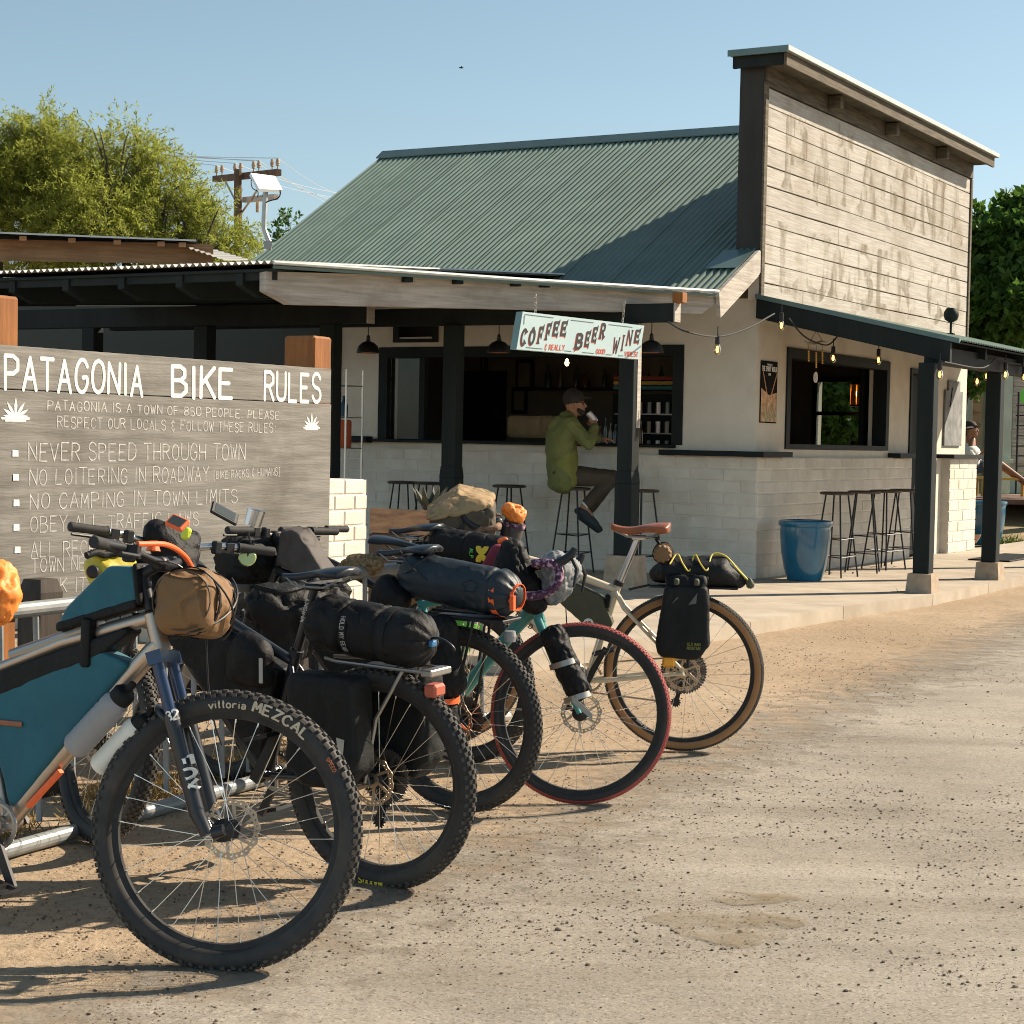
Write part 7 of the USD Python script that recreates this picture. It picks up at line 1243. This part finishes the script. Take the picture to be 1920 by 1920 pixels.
# ================================================================== neighbouring house, lawn, trees
bank = sheet(np.linspace(5.2, 60, 50), np.linspace(27.2, 90, 50), lambda X, Y: np.clip((Y - 28.2) / 3.0, 0, 1) * (GZ - .03) - .02 + (meshkit.fbm(np.stack([X, Y, 0 * X], -1) * .7, 3, 4) - .5) * .10)
structure('lawn_bank', 'dry sloping lawn rising to the neighbouring house', bank, M('dry_lawn', (.26, .18, .09), (.36, .27, .15), .95, 1.5, bump=.5, bscale=20, c3=(.10, .12, .03), s3=.8, k3=.7), smooth=True)
HD2 = 35.0; H2 = lambda x, y, o=0.0: at(x, y, HD2 + o)
hs = Thing('neighbour_house', 'pale green plastered house behind the trees at the right edge', 'building', H2(1880, 910))
m_palegreen = M('pale_green_plaster', (.38, .44, .37), (.46, .52, .44), .9, 3); zt_ = H2(1860, 560)[2]
def hwall(x0, x1, o0, o1, z0, z1): a, b = H2(x0, 800, o0), H2(x1, 800, o0); c, d = H2(x0, 800, o1), H2(x1, 800, o1); return hullpts([A(p[0], p[1], z) for p in (a, b, c, d) for z in (z0, z1)])
hs.add('wall', hwall(1790, 1990, 0, .3, GZ - .1, zt_), m_palegreen)
hs.add('wall', hwall(1790, 1824, -1.6, -.02, GZ - .1, zt_), m_palegreen); hs.add('column', hwall(1872, 1897, -.9, -.5, GZ - .1, zt_), m_palegreen)
hs.add('window_sill', hwall(1860, 1902, -1.0, -.45, H2(1880, 868)[2], H2(1880, 860)[2]), m_palegreen); hs.add('doorway', hwall(1850, 1870, -.06, -.01, GZ, H2(1860, 640)[2]), m_inner)
for k in range(14): hs.add('siding_board', hwall(1898, 1960, -.06 - .004 * (k % 2), -.004, GZ + .35 + k * .16, GZ + .35 + k * .16 + .152), m_weather)
hs.add('roof', hullpts([H2(1770, 560, -2.2), H2(1990, 556, -2.2), H2(1770, 535, 3), H2(1990, 530, 3), H2(1770, 566, -2.2), H2(1990, 562, -2.2)]), m_orangewood); hs.add('eave_band', hwall(1770, 1990, -2.25, -2.2, H2(1880, 568)[2], H2(1880, 556)[2]), m_whitepl)
vs = Thing('vertical_sign', 'tall tan board with raised letters read sideways on the pale green house', 'sign', H2(1830, 830, -1.7)); c0 = H2(1838, 835, -1.70); ht_ = H2(1838, 690, -1.70)[2] - c0[2]
vs.add('board', hullpts([H2(1822, 835, -1.66), H2(1839, 835, -1.66), A(*H2(1822, 835, -1.66)[:2], c0[2] + ht_), A(*H2(1839, 835, -1.66)[:2], c0[2] + ht_), H2(1822, 835, -1.62), H2(1839, 835, -1.62), A(*H2(1822, 835, -1.62)[:2], c0[2] + ht_)]), m_canvas)
for k, ch in enumerate('YOTKAE'):
    if ch == 'Y' : continue
    gme = lay(text(ch, .125, .62, th=.18), lambda a, b: c0 + A(-.02 - b * .9, 0, .10 + k * ht_ / 6.2 + a), .02, (0, -1, 0)); vs.add('letter', gme, m_tanbag)
mb = Thing('meter_box', 'small square grey box with a dial on the pale green wall', 'box', H2(1855, 780, -.15)); mb.add('case', hwall(1849, 1862, -.15, -.02, H2(1855, 782)[2], H2(1855, 757)[2]), m_steel); mb.add('dial', hwall(1852, 1859, -.165, -.151, H2(1855, 776)[2], H2(1855, 764)[2]), m_whitepl)
tl = Thing('trellis', 'black metal trellis standing before the neighbouring house', 'trellis', H2(1912, 905, -2.5))
for x in (1905, 1925): a = H2(x, 905, -2.5); tl.add('upright', tube(A(a[0], a[1], GZ), A(a[0], a[1], H2(1912, 735, -2.5)[2]), .018, n=6), m_black)
for k in range(8): a, b = H2(1905, 760 + k * 19, -2.5), H2(1925, 760 + k * 19, -2.5); tl.add('rung', tube(a, b, .010, n=6), m_black)
solo('green_cloth', 'bright green cloth hanging at the top of the black trellis', 'cloth', rough_up(hullpts([at(x, y, 31.5 + o) for x, y in ((1914, 732), (1926, 728), (1913, 752), (1919, 756), (1926, 748)) for o in (0, .05)]), .02, 6, 3, .08), m_green)
solo('wooden_deck', 'low dark wooden deck in front of the neighbouring house', 'deck', cat_([cbox(6.0, 14.0, 29.6 + k * .21, 29.8 + k * .21, GZ - .10, GZ - .02, .004) for k in range(16)]), M('deck_wood', (.09, .05, .035), (.14, .085, .06), .85, 5, stretch=(.4, 5, 5)))
gp = gnd(1880, 1014, .05)
def leaves_mesh(P, D, l, w, r):
    """Small pointed quads: P centres, D directions."""
    n = len(P); U = r.normal(size=(n, 3)); U -= D * (U * D).sum(1, keepdims=True); U /= np.linalg.norm(U, axis=1, keepdims=True) + 1e-9
    l = np.broadcast_to(l, (n,))[:, None]; w = np.broadcast_to(w, (n,))[:, None]
    v = np.stack([P, P + D * l * .5 + U * w * .5, P + D * l, P + D * l * .5 - U * w * .5], 1).reshape(-1, 3); i = np.arange(n) * 4
    return tm(v, np.vstack([np.stack([i, i + 1, i + 2], 1), np.stack([i, i + 2, i + 3], 1)]))
def crown(blobs, n, per, twig, l, w, droop, seed, flat=0.0, shell=.45):
    r = np.random.default_rng(seed); vol = np.array([b[1] ** 2.4 for b in blobs]); idx = r.choice(len(blobs), n, p=vol / vol.sum()); Cn = np.array([b[0] for b in blobs])[idx]; Rd = np.array([b[1] for b in blobs])[idx]
    u = r.normal(size=(n, 3)); u /= np.linalg.norm(u, axis=1, keepdims=True); rad = Rd * (shell + (1.08 - shell) * r.random(n) ** .6); S_ = Cn + u * rad[:, None] * A(1, 1, .85)
    keep = meshkit.fbm(S_ * 1.1, 3, seed) > .425; S_, u = S_[keep], u[keep]; n = len(S_)
    td = u * .8 + r.normal(size=(n, 3)) * .55 - A(0, 0, droop); td /= np.linalg.norm(td, axis=1, keepdims=True); tl_ = twig * (.5 + r.random(n))
    k = np.tile(np.arange(per), n); ii = np.repeat(np.arange(n), per); t = (k + r.random(n * per)) / per
    P = S_[ii] + td[ii] * (t * tl_[ii])[:, None] - A(0, 0, 1) * ((t ** 2) * droop * .25 * tl_[ii])[:, None]
    D = td[ii] * .5 + r.normal(size=(n * per, 3)) * .8; D[:, 2] *= (1 - flat); D /= np.linalg.norm(D, axis=1, keepdims=True)
    return leaves_mesh(P, D, l * (.6 + .8 * r.random(n * per)), w * (.7 + .6 * r.random(n * per)), r), S_, td, tl_
def limbs(base, blobs, r0, seed, tips=None):
    r = random.Random(seed); o = []; b0 = np.asarray(base, float); fork = b0 + A(0, 0, .35 * (min(b[0][2] for b in blobs) - b0[2] + .4)); o.append(ptube([b0, b0 * .5 + fork * .5 + A(.05, .02, 0), fork], [r0 * 1.25, r0, r0 * .9], 10))
    for c, rad in blobs:
        c = np.asarray(c); mid = fork * .5 + c * .5 + A(r.uniform(-.3, .3), r.uniform(-.3, .3), .1); o.append(ptube(bez([fork, mid, c], 8), np.linspace(r0 * .55, r0 * .14, 8), 7))
        for k in range(7):
            d = nz((r.gauss(0, 1), r.gauss(0, 1), r.gauss(.25, .8))); o.append(ptube(bez([c * .75 + fork * .25, c + d * rad * .4, c + d * rad * .97], 7), np.linspace(r0 * .14, r0 * .025, 7), 5))
    return cat_(o)
m_mesq = leafmat('mesquite_leaf', [(0, (.30, .33, .06)), (.35, (.45, .45, .09)), (.7, (.57, .52, .11)), (.9, (.64, .53, .11)), (1, (.68, .46, .08))], .6)
m_mul = leafmat('broad_leaf', [(0, (.075, .15, .025)), (.5, (.13, .23, .04)), (.85, (.22, .33, .06)), (1, (.34, .42, .10))], .5)
def tree(name, label, base, blobs, r0, n, per, twig, l, w, droop, seed, lm, flat=0, twigs=True):
    t = Thing(name, label, 'tree', base); t.add('trunk', limbs(base, blobs, r0, seed), m_bark)
    cm, S_, td, tl_ = crown(blobs, n, per, twig, l, w, droop, seed, flat); t.add('crown', cm, lm, label=None)
    if twigs:
        k = RNG.choice(len(S_), min(300, len(S_)), replace=False); t.add('twigs', cat_([tube(S_[i] - td[i] * .2, S_[i] + td[i] * tl_[i] * .8, .006, .002, 3) for i in k]), m_bark)
    return t
MD = 27.0; mb_ = lambda x, y, r_, o=0: (at(x, y, MD + o), r_)
tree('mesquite_tree', 'feathery yellow green tree rising behind the left porch roof', A(-5.2, 27.5, 0), [mb_(60, 300, .62), mb_(-60, 330, .9), mb_(120, 330, .75, .5), mb_(205, 315, .62, -.3), mb_(60, 420, .8), mb_(180, 420, .8, -.5), mb_(290, 340, .48, .2), mb_(300, 430, .72), mb_(380, 440, .55, -.3), mb_(440, 460, .38, .2), mb_(350, 370, .36), mb_(250, 280, .34, .4), mb_(70, 250, .34), mb_(130, 265, .30, .3)], .22, 5600, 30, .42, .072, .016, .6, 3, m_mesq)
tree('sapling', 'slender leafy sapling tip between the white panel and the roof', at(520, 520, 26) * A(1, 1, 0), [(at(541, 408, 26), .09), (at(518, 428, 26), .07), (at(528, 445, 26), .08)], .02, 46, 5, .1, .075, .04, .2, 5, m_mul, twigs=False)
RD2 = 29.0; rb_ = lambda x, y, r_, o=0: (at(x, y, RD2 + o), r_)
tree('broad_leaved_tree', 'dark green leafy tree right of the false front', A(*at(2010, 700, RD2 + .5)[:2], GZ - .1), [rb_(1850, 450, .45), rb_(1910, 430, .5, .3), rb_(1840, 510, .45, .2), rb_(1900, 500, .6), rb_(1850, 560, .52), rb_(1905, 560, .55, -.4), rb_(1870, 610, .36), rb_(1960, 450, .8, .4), rb_(1835, 630, .25)], .12, 1900, 13, .24, .17, .095, .25, 8, m_mul)
tree('broad_leaved_tree', 'low leafy branch drooping under the canopy beside the door pier', A(*at(1800, 700, RD2 - 1)[:2], 0), [(at(1822, 700, RD2 - 1), .22), (at(1838, 690, RD2 - 1), .20), (at(1815, 718, RD2 - 1), .14)], .03, 170, 12, .14, .12, .07, .4, 9, m_mul, twigs=False)
tree('background_tree', 'green tree seen small through the end window of the cafe', A(5.2, 30.2, 0), [(A(5.15, 29.5, 1.2), .8), (A(5.0, 29.2, 2.0), .85), (A(5.3, 30.2, 2.7), .8), (A(4.6, 29.5, 1.6), .8)], .12, 2600, 12, .25, .14, .08, .2, 10, m_mul)
# weeds and dry grass
def tufts(name, label, spots, mt, hh, seed, wd=.006, lean=.5):
    r = np.random.default_rng(seed); P, D, LN = [], [], []
    for (x, y, z, rad, n) in spots:
        a, q = r.uniform(0, 2 * PI, n), rad * np.sqrt(r.random(n)); P.append(np.c_[x + q * np.cos(a), y + q * np.sin(a), np.full(n, z)]); D.append(np.c_[r.normal(0, lean, n), r.normal(0, lean, n), np.ones(n)]); LN.append(hh * r.uniform(.4, 1.2, n))
    P, D, LN = np.vstack(P), np.vstack(D), np.concatenate(LN); D /= np.linalg.norm(D, axis=1, keepdims=True); solo(name, label, 'grass', leaves_mesh(P, D, LN, wd, r), mt, kind='stuff')
m_straw = leafmat('straw', [(0, (.30, .20, .07)), (.5, (.42, .30, .11)), (.85, (.50, .38, .16)), (1, (.20, .20, .05))], .25)
sp_ = []
for k in range(110):
    t = RNG.random(); p = r0 + (r1 - r0) * t + A(-.10 - .25 * RNG.random(), .10 + .25 * RNG.random(), 0); sp_.append((p[0], p[1], bumpy(p[0], p[1]) - .005, .10, 55))
tufts('dry_grass', 'straw coloured dry grass under the bicycle rack', sp_, m_straw, .075, 21, .005, .9)
tufts('weeds', 'green weeds growing around the far blue pot', [(*gnd(x, y)[:2], .0, .30, 220) for x, y in ((1885, 1016), (1905, 1024), (1818, 1000), (1812, 990), (1870, 1010))] + [(*gnd(1695, 1132)[:2], .0, .05, 10)], leafmat('weed_leaf', [(0, (.07, .11, .02)), (1, (.20, .22, .05))], .3), .16, 22, .02, .7)

# ================================================================== utility pole, wires, white panel, upper roof, bird
UD = 42.0; up = lambda x, y, o=0: at(x, y, UD + o); pt = up(446, 318); pb_ = A(pt[0] + .12, pt[1], 0)
ut = Thing('utility_pole', 'wooden utility pole with two crossarms and insulators', 'utility pole', pb_); ut.add('pole', ptube([pb_, pt], [.13, .085], 12), m_pole)
c0_, c1_ = up(392, 335, 1.4), up(512, 322, -1.4); cdir = nz(c1_ - c0_); cw_ = nz(np.cross(cdir, A(0, 0, 1))); fr_ = cw_ * -.14
arm_ = ut.add('crossarm', hullpts([p + fr_ + cw_ * a + A(0, 0, b) for p in (c0_, c1_) for a in (-.06, .06) for b in (-.07, .07)]), m_pole)
for t in (.03, .12, .33, .42, .62, .70, .90, .98): p = c0_ * (1 - t) + c1_ * t + fr_; ut.add('insulator', lathe([(.015, .06), (.015, .14), (.045, .15), (.035, .19), (.05, .20), (.04, .25), (.03, .30), (0, .31)], 10, p), m_footing, parent=arm_)
d0_, d1_ = up(447, 374, .1), up(507, 368, -1.2); a2_ = ut.add('crossarm', hullpts([p + cw_ * a + fr_ + A(0, 0, b) for p in (d0_, d1_) for a in (-.05, .05) for b in (-.06, .06)]), m_weather)
for t in (.15, .85): ut.add('brace', tube(c0_ * (1 - t) + c1_ * t + fr_, A(pt[0], pt[1], pt[2] - .95) + fr_ * .8, .025, n=6), m_steel)
for k, t in enumerate((.6, .75, .85)): q0_ = c0_ * (1 - t) + c1_ * t + fr_; ut.add('hanging_lead', ptube(bez([q0_, q0_ + A(-.1, 0, -.5), d0_ * (1 - t) + d1_ * t + A(.1, 0, .3), d0_ * (1 - t) + d1_ * t], 10), .012, 5), m_black)
ut.add('lower_insulator', ptube([up(483, 378), up(483, 398)], .04, 8), m_footing)
wm = M('bare_wire', (.40, .42, .42), rough=.6)
for k, (t, xl, yl, xr, yr) in enumerate(((.03, -60, 228, 640, 372), (.33, -60, 240, 640, 362), (.62, -60, 236, 640, 381), (.70, -60, 252, 640, 392), (.98, -60, 262, 640, 366))):
    q0_ = c0_ * (1 - t) + c1_ * t + fr_ + A(0, 0, .31); l_, r_ = at(xl, yl, 50 + 2 * k), at(xr, yr, 60); solo('power_line', ('outermost left', 'second', 'third', 'fourth', 'outermost right')[k] + ' bare power line on the utility pole, counted along its crossarm', 'power line', ptube(np.vstack([bez([l_, (l_ + q0_) / 2 - A(0, 0, .25), q0_], 10), bez([q0_, (r_ + q0_) / 2 - A(0, 0, .2), r_], 10)[1:]]), .007, 5), wm)
SD2 = 21.4; s_ = lambda x, y, o=0: at(x, y, SD2 + o)
sd = Thing('satellite_panel', 'flat white satellite internet panel on a bent grey mast at the roof corner', 'satellite dish', s_(505, 462))
q4 = [s_(470, 324, .10), s_(516, 330, .55), s_(530, 356, .15), s_(486, 354, -.30)]; nn_ = nz(np.cross(q4[1] - q4[0], q4[3] - q4[0])); nn_ = nn_ if nn_[1] < 0 else -nn_
sd.add('panel', hullpts(q4 + [p - nn_ * .035 for p in q4]), M('white_panel', (.82, .82, .80), rough=.35)); sd.add('mast', ptube(spline([s_(498, 354, .02), s_(496, 395, .02), s_(495, 425, .02), s_(499, 440, .02), s_(505, 455, .02), s_(504, 468, .02)], 5), .030, 10), m_zinc); sd.add('bracket', hullpts([s_(x, y, o) for x, y in ((496, 452), (512, 452), (494, 466), (508, 468)) for o in (-.05, .05)]), m_steel); sd.add('cable', ptube(bez([s_(525, 356, -.1), s_(530, 378, -.1), s_(508, 372, 0), s_(498, 380, 0)], 10), .008, 5), m_black)
VD = 16.6; vv = lambda x, y, o=0: at(x, y, VD + (x - 200) / 3500 * VD * .23 + o)
ur = Thing('upper_shed_roof', 'thin white edged shed roof on brown beams above the left porch roof', 'roof', A(-3.6, 17.5, 0))
ur.add('roof_deck', hullpts([vv(-90, 431.5), vv(368, 450), vv(-90, 431.5, 2.2) + A(0, 0, -.14), vv(368, 450, 2.2) + A(0, 0, -.14), vv(-90, 434), vv(368, 452.5), vv(-90, 434, 2.2) + A(0, 0, -.17), vv(368, 452.5, 2.2) + A(0, 0, -.17)]), m_dark)
ur.add('white_edge', hullpts([vv(-90, 431, -.03), vv(368, 449.3, -.03), vv(-90, 434.5, -.03), vv(368, 452.6, -.03), vv(-90, 431, -.01), vv(368, 449.3, -.01), vv(-90, 434.5, -.01), vv(368, 452.6, -.01)]), m_zinc)
ur.add('edge_beam', hullpts([vv(-90, 446, .22), vv(400, 458, .22), vv(-90, 487, .22), vv(400, 496, .22), vv(-90, 446, .34), vv(400, 458, .34), vv(-90, 487, .34), vv(400, 496, .34)]), m_brownbeam)
for x in (-40, 43, 135, 220, 302, 342): y = 434 + (x + 90) * .0406; ur.add('rafter_end', hullpts([vv(x + a, y + b, o) for a in (-7, 7) for b in (3.0, 12) for o in (.02, .6)]), m_brownbeam)
ur.add('post', cbox(-4.85, -4.70, 17.0, 17.15, 0, 2.95, .005), m_brownbeam)
ur.add('gable_sheet', corr(0, 1, 9, lambda s, t: vv(330 + 92 * s, 457.5 + 30 * s, .05) * (1 - t) + (vv(372 + 98 * s, 459 + 29 * s, .9)) * t, .008), m_steel, smooth=True)
bdp = at(865, 127, 70); bi = Thing('bird', 'tiny dark bird high in the clear sky', 'bird', bdp); bi.add('body', lathe([(0, -.10), (.02, -.07), (.03, 0), (.02, .06), (0, .09)], 8).apply_transform(trimesh.transformations.rotation_matrix(PI / 2, [0, 1, 0])).apply_translation(bdp), m_black)
for s in (-1, 1): bi.add('wing', hullpts([bdp + A(x, y * s, z) for x, y, z in ((-.03, .0, 0), (.04, 0, .0), (.0, .16, .03), (.03, .16, .03), (0, 0, .008))]), m_black)
